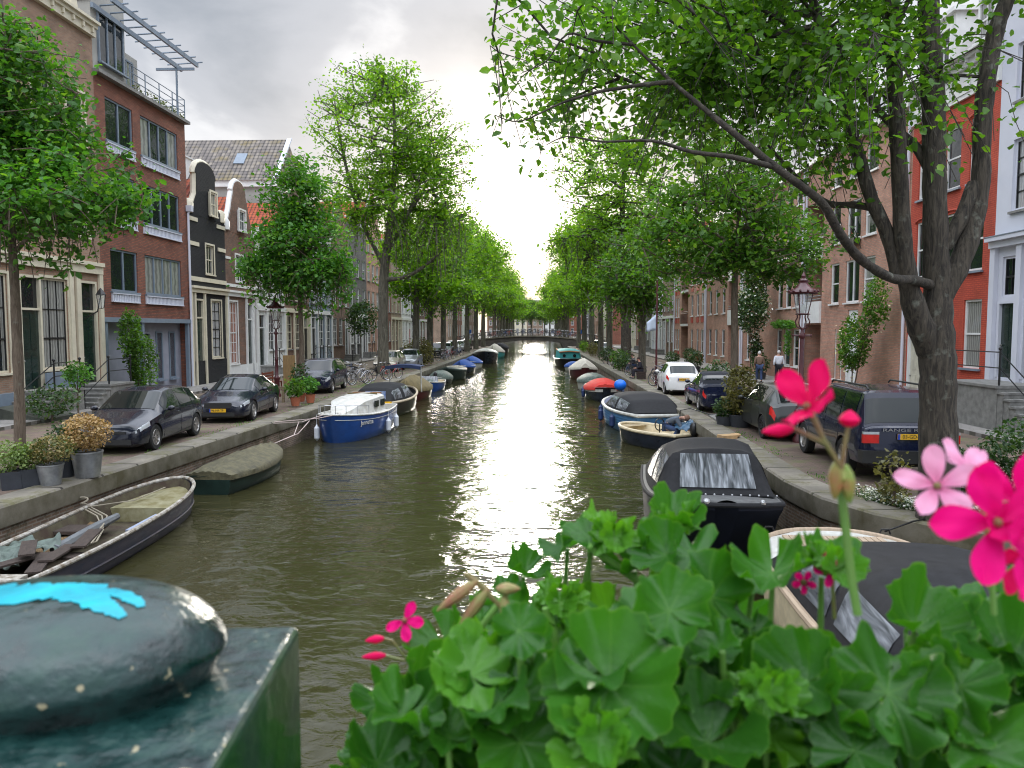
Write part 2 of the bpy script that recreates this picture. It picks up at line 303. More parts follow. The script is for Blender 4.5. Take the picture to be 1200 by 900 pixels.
def wood_mesh(N, par, rad, mat, skip=(), n=5, name='trunk', explicit=()):
    idx = [i for i in range(1, len(N)) if not any(a <= i < b for a, b in skip)]; A = N[par[idx]]; B = N[idx]
    d = B - A; l = np.linalg.norm(d, axis=1)[:, None] + 1e-9; d = d / l; B = B + d * (rad[idx][:, None] * .25); ref = np.where(np.abs(d[:, 2:3]) > .9, [[1., 0, 0]], [[0, 0, 1.]])
    u = np.cross(d, ref); u /= np.linalg.norm(u, axis=1)[:, None]; w = np.cross(d, u); ra = np.minimum(rad[par[idx]], rad[idx] * 1.6)[:, None]; rb = rad[idx][:, None]; vs = []
    for P, r in ((A, ra), (B, rb)):
        for j in range(n): a = 2 * PI * j / n; vs.append(P + (u * math.cos(a) + w * math.sin(a)) * r)
    V = np.stack(vs, 1).reshape(-1, 3); b = (np.arange(len(idx)) * 2 * n)[:, None]
    F = np.concatenate([b + np.array([[j, (j + 1) % n, n + (j + 1) % n, n + j]]) for j in range(n)], 1).reshape(-1, 4)
    V = V.tolist(); F = F.tolist()
    m = MB(); m.v = [tuple(q) for q in V]; m.f = [tuple(q) for q in F]; m.m = [1] * len(F)
    for pts, rr, k in explicit:
        # finer steps along a smooth curve, with the slight swellings of living wood
        P = [Vector(p) for p in pts]; rr = list(rr) if isinstance(rr, (list, tuple)) else [rr] * len(P); Q = []; q_ = []
        for i in range(len(P) - 1):
            a = P[max(i - 1, 0)]; b = P[i]; c = P[i + 1]; d = P[min(i + 2, len(P) - 1)]
            for s in range(4):
                t = s / 4; Q.append(.5 * ((2 * b) + (c - a) * t + (2 * a - 5 * b + 4 * c - d) * t * t + (3 * b - a - 3 * c + d) * t ** 3)); q_.append((rr[i] + (rr[i + 1] - rr[i]) * t) * (1 + .05 * math.sin(i * 2.3 + s * 1.9) + random.uniform(-.02, .02)))
        Q.append(P[-1]); q_.append(rr[-1]); d = (P[-1] - P[0]).normalized(); m.tube(Q, q_, k, 0 if abs(d.z) > .75 else 1)
    return m.mesh(name, mat, smooth=60)
# ------------------------------------------------------------------ materials of the place
B_red = brick('brick_dark_red', (.33, .105, .06), (.19, .06, .038), (.12, .08, .06))
B_orange = brick('brick_painted_red', (.55, .085, .04), (.48, .07, .035), (.36, .05, .03), stain=.32)
B_pink = brick('brick_pinkish', (.56, .27, .18), (.40, .19, .13), (.34, .26, .2))
B_brown = brick('brick_brown', (.27, .135, .085), (.17, .085, .055), (.15, .12, .1))
B_black = brick('brick_black_painted', (.018, .018, .02), (.014, .014, .016), (.01, .01, .011), stain=.3)
B_tan = brick('brick_tan', (.36, .25, .17), (.27, .18, .125), (.26, .22, .18))
B_grey = brick('brick_grey', (.15, .14, .14), (.1, .095, .095), (.12, .11, .1))
M_white = pm('white_paint', (.74, .74, .72), .45, var=.06, bump=.05)
M_cream = pm('cream_paint', (.66, .60, .46), .45, var=.08, bump=.05)
M_lilac = pm('pale_lilac_render', (.64, .65, .72), .7, var=.05, scale=.8, bump=.1)
M_grey = pm('grey_render', (.36, .35, .32), .85, var=.15, scale=.7, bump=.15)
M_blugrey = pm('blue_grey_paint', (.19, .235, .29), .45, var=.1)
M_lav = pm('lavender_grey_paint', (.30, .31, .37), .6, var=.08)
M_dkgreen = pm('dark_green_door_paint', (.012, .028, .022), .25, var=.2, coat=.5)
M_black = pm('black_paint', (.012, .012, .013), .35, var=.3)
M_redp = pm('red_paint', (.45, .03, .02), .4, var=.1)
M_stone = pm('blue_stone', (.22, .215, .2), .8, var=.25, scale=5, bump=.3, bscale=60)
M_bark = None
M_tileO = None
G_win = glassm('window_glass', amount=.5)
G_lace = glassm('laced_window_glass', light=(.5, .5, .5), amount=1.6)
G_rose = glassm('rose_curtain_glass', light=(.42, .2, .15), amount=2.3)
def tiles(name, c1, c2, w=.26, h=.3, moss=None):
    m, nt, b = nmat(name); N = nt.nodes; L = nt.links; tc = N.new('ShaderNodeTexCoord'); s = N.new('ShaderNodeSeparateXYZ'); L.new(tc.outputs['UV'], s.inputs[0])
    def M(op, a, bb=None, cl=False):
        n = N.new('ShaderNodeMath'); n.operation = op; n.use_clamp = cl
        for i, q in enumerate((a, bb)):
            if q is None: continue
            if isinstance(q, (int, float)): n.inputs[i].default_value = q
            else: L.new(q, n.inputs[i])
        return n.outputs[0]
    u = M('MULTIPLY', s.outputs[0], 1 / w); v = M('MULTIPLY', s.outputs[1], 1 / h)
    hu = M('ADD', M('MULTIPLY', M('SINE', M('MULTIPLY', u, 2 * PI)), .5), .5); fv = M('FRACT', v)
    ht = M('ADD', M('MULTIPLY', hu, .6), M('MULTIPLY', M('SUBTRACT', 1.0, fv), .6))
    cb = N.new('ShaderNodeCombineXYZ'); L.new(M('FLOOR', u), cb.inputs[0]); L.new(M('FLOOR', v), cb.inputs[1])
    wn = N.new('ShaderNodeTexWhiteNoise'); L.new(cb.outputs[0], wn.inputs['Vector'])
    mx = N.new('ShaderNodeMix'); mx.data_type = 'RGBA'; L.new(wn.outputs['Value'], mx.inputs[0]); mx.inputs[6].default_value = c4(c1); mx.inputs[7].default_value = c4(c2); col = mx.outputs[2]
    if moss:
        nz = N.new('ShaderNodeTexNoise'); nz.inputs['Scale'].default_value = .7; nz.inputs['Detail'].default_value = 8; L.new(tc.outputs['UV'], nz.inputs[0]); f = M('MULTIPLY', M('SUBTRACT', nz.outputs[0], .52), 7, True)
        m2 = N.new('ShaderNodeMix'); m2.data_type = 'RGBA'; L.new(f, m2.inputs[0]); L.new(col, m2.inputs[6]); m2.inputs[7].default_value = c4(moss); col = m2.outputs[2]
    dk = N.new('ShaderNodeVectorMath'); dk.operation = 'SCALE'; L.new(col, dk.inputs[0]); L.new(M('ADD', M('MULTIPLY', M('LESS_THAN', fv, .8), .45), M('MULTIPLY', M('GREATER_THAN', hu, .2), .55)), dk.inputs['Scale']); L.new(dk.outputs[0], b.inputs['Base Color']); b.inputs['Roughness'].default_value = .75  # gap dirt and the shade of the troughs, both put into the tile colour
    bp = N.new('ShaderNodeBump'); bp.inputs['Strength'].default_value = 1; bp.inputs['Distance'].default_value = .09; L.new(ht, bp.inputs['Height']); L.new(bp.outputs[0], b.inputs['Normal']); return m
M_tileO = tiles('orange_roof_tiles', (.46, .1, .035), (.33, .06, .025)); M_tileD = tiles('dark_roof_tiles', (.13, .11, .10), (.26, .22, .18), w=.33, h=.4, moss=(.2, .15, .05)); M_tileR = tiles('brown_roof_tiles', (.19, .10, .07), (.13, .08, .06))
def uv_roof(me):                             # u along the ridge, v up the slope, in metres
    uv = me.uv_layers.new(name='UVMap')
    for p in me.polygons:
        n = p.normal; h = Vector((n.x, n.y, 0))
        if h.length < 1e-3: h = Vector((1, 0, 0))
        h.normalize(); u = Vector((-h.y, h.x, 0)); v = n.cross(u)
        for li in p.loop_indices:
            co = me.vertices[me.loops[li].vertex_index].co; uv.data[li].uv = (co.dot(u), abs(co.dot(v)))
# ------------------------------------------------------------------ water
def water_mat():
    m, nt, b = nmat('canal_water'); N = nt.nodes; L = nt.links
    b.inputs['Base Color'].default_value = (.038, .036, .014, 1); b.inputs['Roughness'].default_value = .045; b.inputs['IOR'].default_value = 1.34; b.inputs['Specular IOR Level'].default_value = .62
    tc = N.new('ShaderNodeTexCoord'); mp = N.new('ShaderNodeMapping'); mp.inputs['Scale'].default_value = (1, 1.35, 1); mp.inputs['Rotation'].default_value = (0, 0, .25); L.new(tc.outputs['Object'], mp.inputs[0])
    hs = None
    for sc, st, det in ((.3, .85, 2), (1.1, .5, 2), (4.5, .13, 3)):
        nz = N.new('ShaderNodeTexNoise'); nz.inputs['Scale'].default_value = sc; nz.inputs['Detail'].default_value = det; nz.inputs['Roughness'].default_value = .5; nz.inputs['Distortion'].default_value = .6; L.new(mp.outputs[0], nz.inputs[0])
        mm = N.new('ShaderNodeMath'); mm.operation = 'MULTIPLY'; L.new(nz.outputs[0], mm.inputs[0]); mm.inputs[1].default_value = st
        if hs is None: hs = mm.outputs[0]
        else:
            ad = N.new('ShaderNodeMath'); L.new(hs, ad.inputs[0]); L.new(mm.outputs[0], ad.inputs[1]); hs = ad.outputs[0]
    bp = N.new('ShaderNodeBump'); bp.inputs['Strength'].default_value = .62; bp.inputs['Distance'].default_value = .17; L.new(hs, bp.inputs['Height']); L.new(bp.outputs[0], b.inputs['Normal']); return m
wm = MB(); wm.add([(-14, -6, 0), (14, -6, 0), (14, 420, 0), (-14, 420, 0)], [(0, 1, 2, 3)])
tag(wm.build('canal_water', water_mat(), smooth=0), kind='structure')
# ------------------------------------------------------------------ quays
LE = [(-9.9, -6), (-9.25, 6), (-9.0, 12.8), (-8.72, 19.7), (-8.4, 26.7), (-8.2, 45), (-8.0, 87), (-8.0, 136)]
RE = [(16, -6), (13.5, 7.6), (10.5, 9.6), (8.2, 10.6), (6.9, 11.1), (6.1, 11.65), (5.45, 12.45), (5.02, 13.6), (4.86, 15.2), (5.0, 20), (5.35, 34), (5.15, 84), (5.1, 136)]
def offs(poly, d):
    out = []
    for i, p in enumerate(poly):
        a = Vector(poly[max(i - 1, 0)]); b = Vector(poly[min(i + 1, len(poly) - 1)]); t = (b - a).normalized(); out.append((p[0] + t.y * d, p[1] - t.x * d))
    return out
M_cap = brick('quay_cap_stone', (.23, .205, .165), (.16, .145, .115), (.035, .03, .022), w=12, h=1.27, ms=.035, flat=True, stain=.5, moss=(.13, .12, .06))
M_quay = brick('quay_wall_brick', (.21, .13, .085), (.12, .08, .055), (.24, .2, .16), w=.22, h=.066, ms=.014, stain=.55, moss=(.07, .06, .03))
M_pave = brick('street_clinker_bricks', (.20, .13, .10), (.13, .088, .07), (.09, .08, .06), w=.21, h=.07, ms=.008, flat=True, stain=.4, moss=(.13, .135, .055))
M_walk = brick('pavement_slabs', (.30, .28, .26), (.24, .225, .21), (.12, .11, .09), w=.3, h=.3, ms=.008, flat=True, stain=.3)
M_lip = pm('mossy_quay_lip', (.085, .075, .04), .9, col2=(.2, .18, .14), scale=1.6, bump=.4, bscale=25)
def quay(edge, sgn, name):
    # the wall below, the cap stones, the paving behind
    w = MB(); inn = edge; P0 = [(x, y, -1.5) for x, y in offs(inn, -.06 * sgn)]; P1 = [(x, y, .68) for x, y in offs(inn, -.06 * sgn)]; w.grid([P0, P1])
    tag(w.build(name + '_wall', M_quay, smooth=0), kind='structure')
    # a quay cap: outer edge with a rounded lip
    cp = MB(); prof = [(-.075, .66), (0, .66), (.012, .70), (.012, 1.0), (-.02, 1.035), (-.62, 1.04), (-.62, .95)]
    rows = [[(x, y, z) for x, y in offs(inn, sgn * d)] for d, z in prof]; cp.grid(rows[:4], 1); cp.grid(rows[3:], 0); tag(cp.build(name + '_cap', [M_cap, M_lip], smooth=20), kind='structure')
    st = MB(); a = offs(inn, -.6 * sgn); X = -sgn * 900
    P = [[(x, y, 1.0) for x, y in a], [(X, y, 1.0) for x, y in a]]; st.grid(P); tag(st.build(name.replace('quay', 'street'), M_pave, smooth=0), kind='structure')
quay(LE, 1, 'left_quay')
quay(RE, -1, 'right_quay')
wk = MB(); wk.box(-17.7, -15.9, -6, 136, .9, 1.11); tag(wk.build('left_pavement', M_walk, smooth=20), kind='structure')
wk = MB(); wk.box(12.3, 14.5, 14, 136, .9, 1.11); tag(wk.build('right_pavement', M_walk, smooth=20), kind='structure')
# beyond the far bridge the quays go on
for nm, s, x0 in (('left', -1, -8.0), ('right', 1, 5.1)):
    q = MB(); q.add([(x0, 146, -1), (x0, 420, -1), (x0, 420, 1.04), (x0, 146, 1.04)], [(0, 1, 2, 3)]); q.add([(x0, 146, 1.04), (x0, 420, 1.04), (s * 900, 420, 1.04), (s * 900, 146, 1.04)], [(0, 1, 2, 3)])
    tag(q.build(nm + '_far_quay', M_cap, smooth=0), kind='structure')
    q = MB(); xx = -18 if s < 0 else 14.5; q.add([(x0, 136, 1.002), (s * 900, 136, 1.002), (s * 900, 146, 1.002), (x0, 146, 1.002)], [(0, 1, 2, 3)]); tag(q.build(nm + '_bridge_street', M_pave, smooth=0), kind='structure')
g = MB(); g.add([(-4000, 420, .9), (4000, 420, .9), (4000, 5000, .9), (-4000, 5000, .9)], [(0, 1, 2, 3)]); tag(g.build('ground', M_pave, smooth=0), kind='structure')
# ------------------------------------------------------------------ houses
WC = {}
def win_meshes(w, h, nx, ny, fm, style, gm):
    k = (round(w, 2), round(h, 2), nx, ny, fm.name, style, gm.name)
    if k in WC: return WC[k]
    fw = .075 if 'thin' not in style else .05; dk = M_black if 'dark' in style else fm
    f = MB(); y0, y1 = -.13, -.05
    f.box(-w / 2, -w / 2 + fw, y0, y1, 0, h); f.box(w / 2 - fw, w / 2, y0, y1, 0, h); f.box(-w / 2 + fw, w / 2 - fw, y0, y1, h - fw, h); f.box(-w / 2 + fw, w / 2 - fw, y0, y1, 0, fw)
    iw = w - 2 * fw; ih = h - 2 * fw
    if 'mull' in style:                       # thick mullions between nx lights
        for i in range(1, nx): x = -iw / 2 + iw * i / nx; f.box(x - .04, x + .04, y0 + .01, y1 - .004, fw, h - fw)
    else:
        for i in range(1, nx): x = -iw / 2 + iw * i / nx; f.box(x - .016, x + .016, y0 + .02, y1 - .02, fw, h - fw, 1)
    for j in range(1, ny): z = fw + ih * j / ny; t = .03 if (j == ny // 2 and ny > 1) else .016; f.box(-iw / 2, iw / 2, y0 + .014, y1 - .014 if t > .02 else y1 - .023, z - t, z + t, 1)
    if 'dark' in style: f.box(-w / 2 + fw, -w / 2 + fw + .04, y0 + .01, y1 - .01, fw, h - fw, 1); f.box(w / 2 - fw - .04, w / 2 - fw, y0 + .01, y1 - .01, fw, h - fw, 1)
    if 'wide' in style:
        for (a, b, c, d) in ((-w / 2 - .1, -w / 2 - .002, -.06, h + .1), (w / 2 + .002, w / 2 + .1, -.06, h + .1), (-w / 2 - .002, w / 2 + .002, h + .002, h + .1)): f.box(a, b, -.02, .035, c, d)
    fr = f.mesh('window_frame', [fm, dk], smooth=20)
    p = MB(); p.add([(-w / 2, -.1, 0), (w / 2, -.1, 0), (w / 2, -.1, h), (-w / 2, -.1, h)], [(0, 1, 2, 3)]); pn = p.mesh('window_pane', gm, smooth=0)
    s = MB(); s.box(-w / 2 - .08, w / 2 + .08, -.05, .09, -.075, -.004); sm_ = M_blugrey if 'bluesill' in style else (M_stone if 'stonesill' in style else fm); sl_ = s.mesh('window_sill', sm_, smooth=20)
    WC[k] = (fr, pn, sl_); return WC[k]
def add_window(root, x, z, w, h, nx=2, ny=2, fm=None, style='', gm=None, y=0, sill=True):
    fr, pn, sl_ = win_meshes(w, h, nx, ny, fm or M_white, style, gm or G_win)
    o = link('window', fr, root, (x, y, z)); link('pane', pn, o)
    if sill and 'nosill' not in style: link('sill', sl_, o)
    return o
def add_door(root, x, z, w, h, dm, fm=None, fan=.0, y=0):
    fm = fm or M_white; d = MB(); d.box(-w / 2, w / 2, -.12, -.07, 0, h - fan)
    for a, b in ((.12, .42), (.5, .94)):
        for q in ((-w * .38, -w * .04), (w * .04, w * .38)): d.box(q[0], q[1], -.07, -.055, (h - fan) * a, (h - fan) * b)
    o = d.build('door', dm, root, (x, y, z)); f = MB()
    for (a, b, c, e) in ((-w / 2 - .09, -w / 2 + .01, 0, h + .09), (w / 2 - .01, w / 2 + .09, 0, h + .09), (-w / 2 + .01, w / 2 - .01, h, h + .09)): f.box(a, b, -.1, .03, c, e)
    if fan: f.box(-w / 2 + .01, w / 2 - .01, -.1, .0, h - fan - .03, h - fan + .05)
    f.build('door_frame', fm, o)
    if fan: p = MB(); p.add([(-w / 2, -.09, h - fan), (w / 2, -.09, h - fan), (w / 2, -.09, h), (-w / 2, -.09, h)], [(0, 1, 2, 3)]); p.build('pane', G_win, o, smooth=0)
    k = MB(); k.ball((w * .4, -.03, 1.0), .035); k.build('handle', M_stone, o); return o
def wall_mesh(W_, H, ops, mat, depth=10, z0=.9, sides=True, name='wall', recess=.14):
    xs = sorted({0, W_} | {round(v, 4) for o in ops for v in (o[0], o[1])}); zs = sorted({z0, H} | {round(v, 4) for o in ops for v in (o[2], o[3])}); m = MB()
    for i in range(len(xs) - 1):
        for j in range(len(zs) - 1):
            cx = (xs[i] + xs[i + 1]) / 2; cz = (zs[j] + zs[j + 1]) / 2
            if any(o[0] < cx < o[1] and o[2] < cz < o[3] for o in ops): continue
            m.add([(xs[i], 0, zs[j]), (xs[i + 1], 0, zs[j]), (xs[i + 1], 0, zs[j + 1]), (xs[i], 0, zs[j + 1])], [(3, 2, 1, 0)])
    for o in ops:
        a, b, c, d = o[:4]; r = o[4] if len(o) > 4 else recess
        q = [(a, c), (b, c), (b, d), (a, d)]
        for k in range(4):
            p, s = q[k], q[(k + 1) % 4]; m.add([(p[0], 0, p[1]), (s[0], 0, s[1]), (s[0], -r, s[1]), (p[0], -r, p[1])], [(0, 1, 2, 3)])
        if len(o) > 4: m.add([(a, -r, c), (b, -r, c), (b, -r, d), (a, -r, d)], [(3, 2, 1, 0)])
    if sides:
        m.add([(0, 0, z0), (0, -depth, z0), (0, -depth, H), (0, 0, H)], [(0, 1, 2, 3)]); m.add([(W_, 0, z0), (W_, -depth, z0), (W_, -depth, H), (W_, 0, H)], [(3, 2, 1, 0)])
        m.add([(0, -depth, z0), (W_, -depth, z0), (W_, -depth, H), (0, -depth, H)], [(0, 1, 2, 3)]); m.add([(0, 0, H), (W_, 0, H), (W_, -depth, H), (0, -depth, H)], [(0, 1, 2, 3)])
    return m.mesh(name, mat, smooth=0)
def gable_poly(kind, W_, z0, h):
    w = W_ / 2 - .02; R_ = []
    if kind == 'neck': R_ = [(w, 0), (w, .25), (w * .86, .32), (w * .66, h * .22), (w * .52, h * .38), (w * .5, h * .74), (w * .56, h * .76), (w * .53, h * .82)] + [(w * .5 * math.cos(a), h * .82 + h * .18 * math.sin(a)) for a in (R(15), R(35), R(55), R(75))]
    elif kind == 'bell': R_ = [(w, 0), (w, .25), (w * .93, .35), (w * .74, h * .25), (w * .6, h * .42), (w * .5, h * .62), (w * .4, h * .76), (w * .42, h * .80)] + [(w * .38 * math.cos(a), h * .82 + h * .18 * math.sin(a)) for a in (R(15), R(35), R(60), R(80))]
    elif kind == 'step':
        n = 5
        for i in range(n): x = w * (1 - i / n * .9); R_ += [(x, h * i / n), (x, h * (i + 1) / n)]
    elif kind == 'spout': R_ = [(w, 0), (w, .2), (w * .18, h * .88), (w * .18, h)]
    Lf = [(-x, z) for x, z in reversed(R_)]; c = W_ / 2
    return [(c + x, z0 + z) for x, z in R_ + Lf]
def roof_gable(root, W_, z, h, depth, mat, y0=-.1, over=.0):
    r = MB(); r.add([(-over, y0, z), (W_ / 2, y0, z + h), (W_ + over, y0, z), (-over, y0 - depth, z), (W_ / 2, y0 - depth, z + h), (W_ + over, y0 - depth, z)], [(0, 1, 4, 3), (1, 2, 5, 4), (0, 2, 1), (3, 4, 5)])
    me = r.mesh('roof', mat, smooth=0); uv_roof(me); return link('roof', me, root)
def roof_side(root, W_, z, h, depth, mat, y0=.15):
    r = MB(); r.add([(0, y0, z), (W_, y0, z), (W_, y0 - depth / 2, z + h), (0, y0 - depth / 2, z + h), (0, -depth, z), (W_, -depth, z)], [(0, 1, 2, 3), (3, 2, 5, 4), (0, 3, 4), (1, 5, 2), (0, 4, 5, 1)])
    me = r.mesh('roof', mat, smooth=0); uv_roof(me); return link('roof', me, root)
def house(side, D0, D1, label, xf=None, name='canal_house', cat='house', group=None):
    xf = xf if xf is not None else (-17.7 if side < 0 else 14.5)
    return empty(name, (xf, D1 if side < 0 else D0 + .8, 0), -PI / 2 if side < 0 else PI / 2, label, cat, group)
def cornice(root, W_, z, h=.5, out=.35, mat=None, y=0):
    c = MB(); c.box(.02, W_ - .02, y, y + out * .45, z, z + h * .55); c.box(.02, W_ - .02, y, y + out * .7, z + h * .553, z + h * .8); c.box(-.0, W_, y - .3, y + out, z + h * .803, z + h)
    n = int(W_ / .6)
    for i in range(n): x = .3 + (W_ - .6) * i / max(1, n - 1); c.box(x - .05, x + .05, y + out * .452, y + out * .66, z + h * .2, z + h * .55)
    return c.build('cornice', mat or M_white, root, smooth=20)
def stoop(root, x, z, w, out, steps=5, rail=True, dirx=0, mat=None):
    """landing in front of a door at z, with steps going down sideways (dirx) or straight out"""
    mat = mat or M_stone; s = MB(); s.box(x - w / 2, x + w / 2, .004, out, .9, z - .08); s.box(x - w / 2 - .03, x + w / 2 + .03, .006, out + .04, z - .078, z)
    st = (z - 1) / steps
    for i in range(1, steps):
        zz = z - i * st
        if dirx: a = x + dirx * (w / 2 + (i - 1) * .28 + .03); b = a + dirx * .3; s.box(min(a, b), max(a, b), .01, out, .9, zz - .06); s.box(min(a, b) - .02, max(a, b) + .02, .012, out + .03, zz - .058, zz)
        else: s.box(x - w / 2, x + w / 2, out + .042 + (i - 1) * .28, out + .042 + i * .28, .9, zz - .06); s.box(x - w / 2 - .02, x + w / 2 + .02, out + .04 + (i - 1) * .28, out + .065 + i * .28, zz - .058, zz)
    o = s.build('stoop', mat, root, smooth=20)
    if rail:
        r = MB(); xa, xb = x - w / 2 + .06, x + w / 2 - .06; y = out - .08; L_ = steps * .28
        pts = [(xa, y, z), (xb, y, z)]; 
        for p in pts: r.tube([p, (p[0], p[1], z + 1.0)], .03, 8); r.ball((p[0], p[1], z + 1.05), .055, 10, 6)
        for dz in (.95, .5): r.tube([(xa, y, z + dz), (xb, y, z + dz)], .018, 6)
        if dirx: 
            e = x + dirx * (w / 2 + L_ - .1); q = xb if dirx > 0 else xa
            for dz in (.95, .5): r.tube([(q, y, z + dz), (e, y, 1.1 + dz)], .018, 6)
            r.tube([(e, y, 1.0), (e, y, 2.1)], .03, 8); r.ball((e, y, 2.15), .055, 10, 6)
        else:
            for q in (xa, xb):
                for dz in (.95,): r.tube([(q, y, z + dz), (q, y + L_, 1.1 + dz)], .018, 6)
                r.tube([(q, y + L_, 1.0), (q, y + L_, 2.1)], .03, 8)
        r.build('railing', M_black, o)
    return o
def dx(px, xf=-17.7):                       # distance at which a facade point shows at photo column px
    return abs(xf) * 900 / abs(631 - px)
# ---- left 1: brown house with cream frames, mostly behind the tree
def left_first():
    D0, D1 = 22.0, 30.7; W_ = D1 - D0; r = house(-1, D0, D1, 'brown brick house with wide cream window surrounds, leftmost on the left bank')
    X = lambda px: D1 - dx(px)
    wins = [(X(55), 2.55, 1.55, 3.3, 3, 3), (6.3, 2.55, 1.5, 3.3, 3, 3)]; up = []
    for z in (7.6, 11.0):
        for x in (1.3, 3.3, 5.4, 7.4): up.append((x, z, 1.15, 2.1, 2, 3))
    ops = [(a - w / 2, a + w / 2, z, z + h) for a, z, w, h, _, _ in wins + up]; dr = [(X(96), 1.9, .95, 3.9), (4.4, 1.9, 1.0, 3.9), (8.0, 1.9, .95, 3.9)]
    ops += [(a - w / 2, a + w / 2, z, z + h) for a, z, w, h in dr]
    link('wall', wall_mesh(W_, 15.5, ops, brick('brick_light_brown', (.38, .22, .14), (.27, .15, .10), (.3, .24, .18))), r)
    for a, z, w, h, i, j in wins: add_window(r, a, z, w, h, i, j, M_cream, 'wide dark')
    for a, z, w, h, i, j in up: add_window(r, a, z, w, h, i, j, M_cream, 'wide')
    for a, z, w, h in dr: add_door(r, a, z, w, h, M_dkgreen, M_cream, fan=1.1)
    c = MB(); c.box(.0, W_, .002, .12, 6.2, 6.5); c.box(-.0, W_, .002, .2, 6.502, 6.65)
    for x in (.12, X(96) + .75, 2.1): c.box(x - .12, x + .12, .002, .1, 1.9, 6.198)
    c.build('frontage_trim', M_cream, r, smooth=20)
    p = MB(); p.box(.6 + 1, W_, .002, .18, .9, 1.88); p.box(X(55) - 1.0, X(55) + 1.0, .181, .26, .9, 2.45); p.build('plinth', M_blugrey, r, smooth=20)
    cornice(r, W_, 15.5, .55, .4, M_cream)
    gp = MB(); pts = [(W_ / 2 - 3.4, 16.05), (W_ / 2 + 3.4, 16.05)] + [(W_ / 2 + 3.4 * math.cos(a), 16.05 + 1.9 * math.sin(a)) for a in np.linspace(.05, PI - .05, 16)]
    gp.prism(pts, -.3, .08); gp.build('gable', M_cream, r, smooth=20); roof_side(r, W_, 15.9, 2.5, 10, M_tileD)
    stoop(r, X(96) + .1, 1.9, 1.7, 1.3, 6, True, 1); stoop(r, 4.4, 1.9, 1.6, 1.3, 6, True, 1)
    # cellar hatch of wood by the steps
    h = MB(); h.add([(2.9, .3, 1.5), (4.6, .3, 1.5), (4.6, 1.9, 1.12), (2.9, 1.9, 1.12), (2.9, .3, .9), (4.6, .3, .9), (4.6, 1.9, .9), (2.9, 1.9, .9)], [(0, 1, 2, 3), (0, 4, 5, 1), (1, 5, 6, 2), (2, 6, 7, 3), (3, 7, 4, 0)])
    o = h.build('cellar_hatch', pm('mossy_boards', (.06, .065, .05), .8, var=.4), None, (r.location.x, r.location.y - 2.2, 0), -PI / 2); tag(o, 'sloping mossy board hatch on the pavement beside the grey stone steps', 'cellar hatch')
left_first()
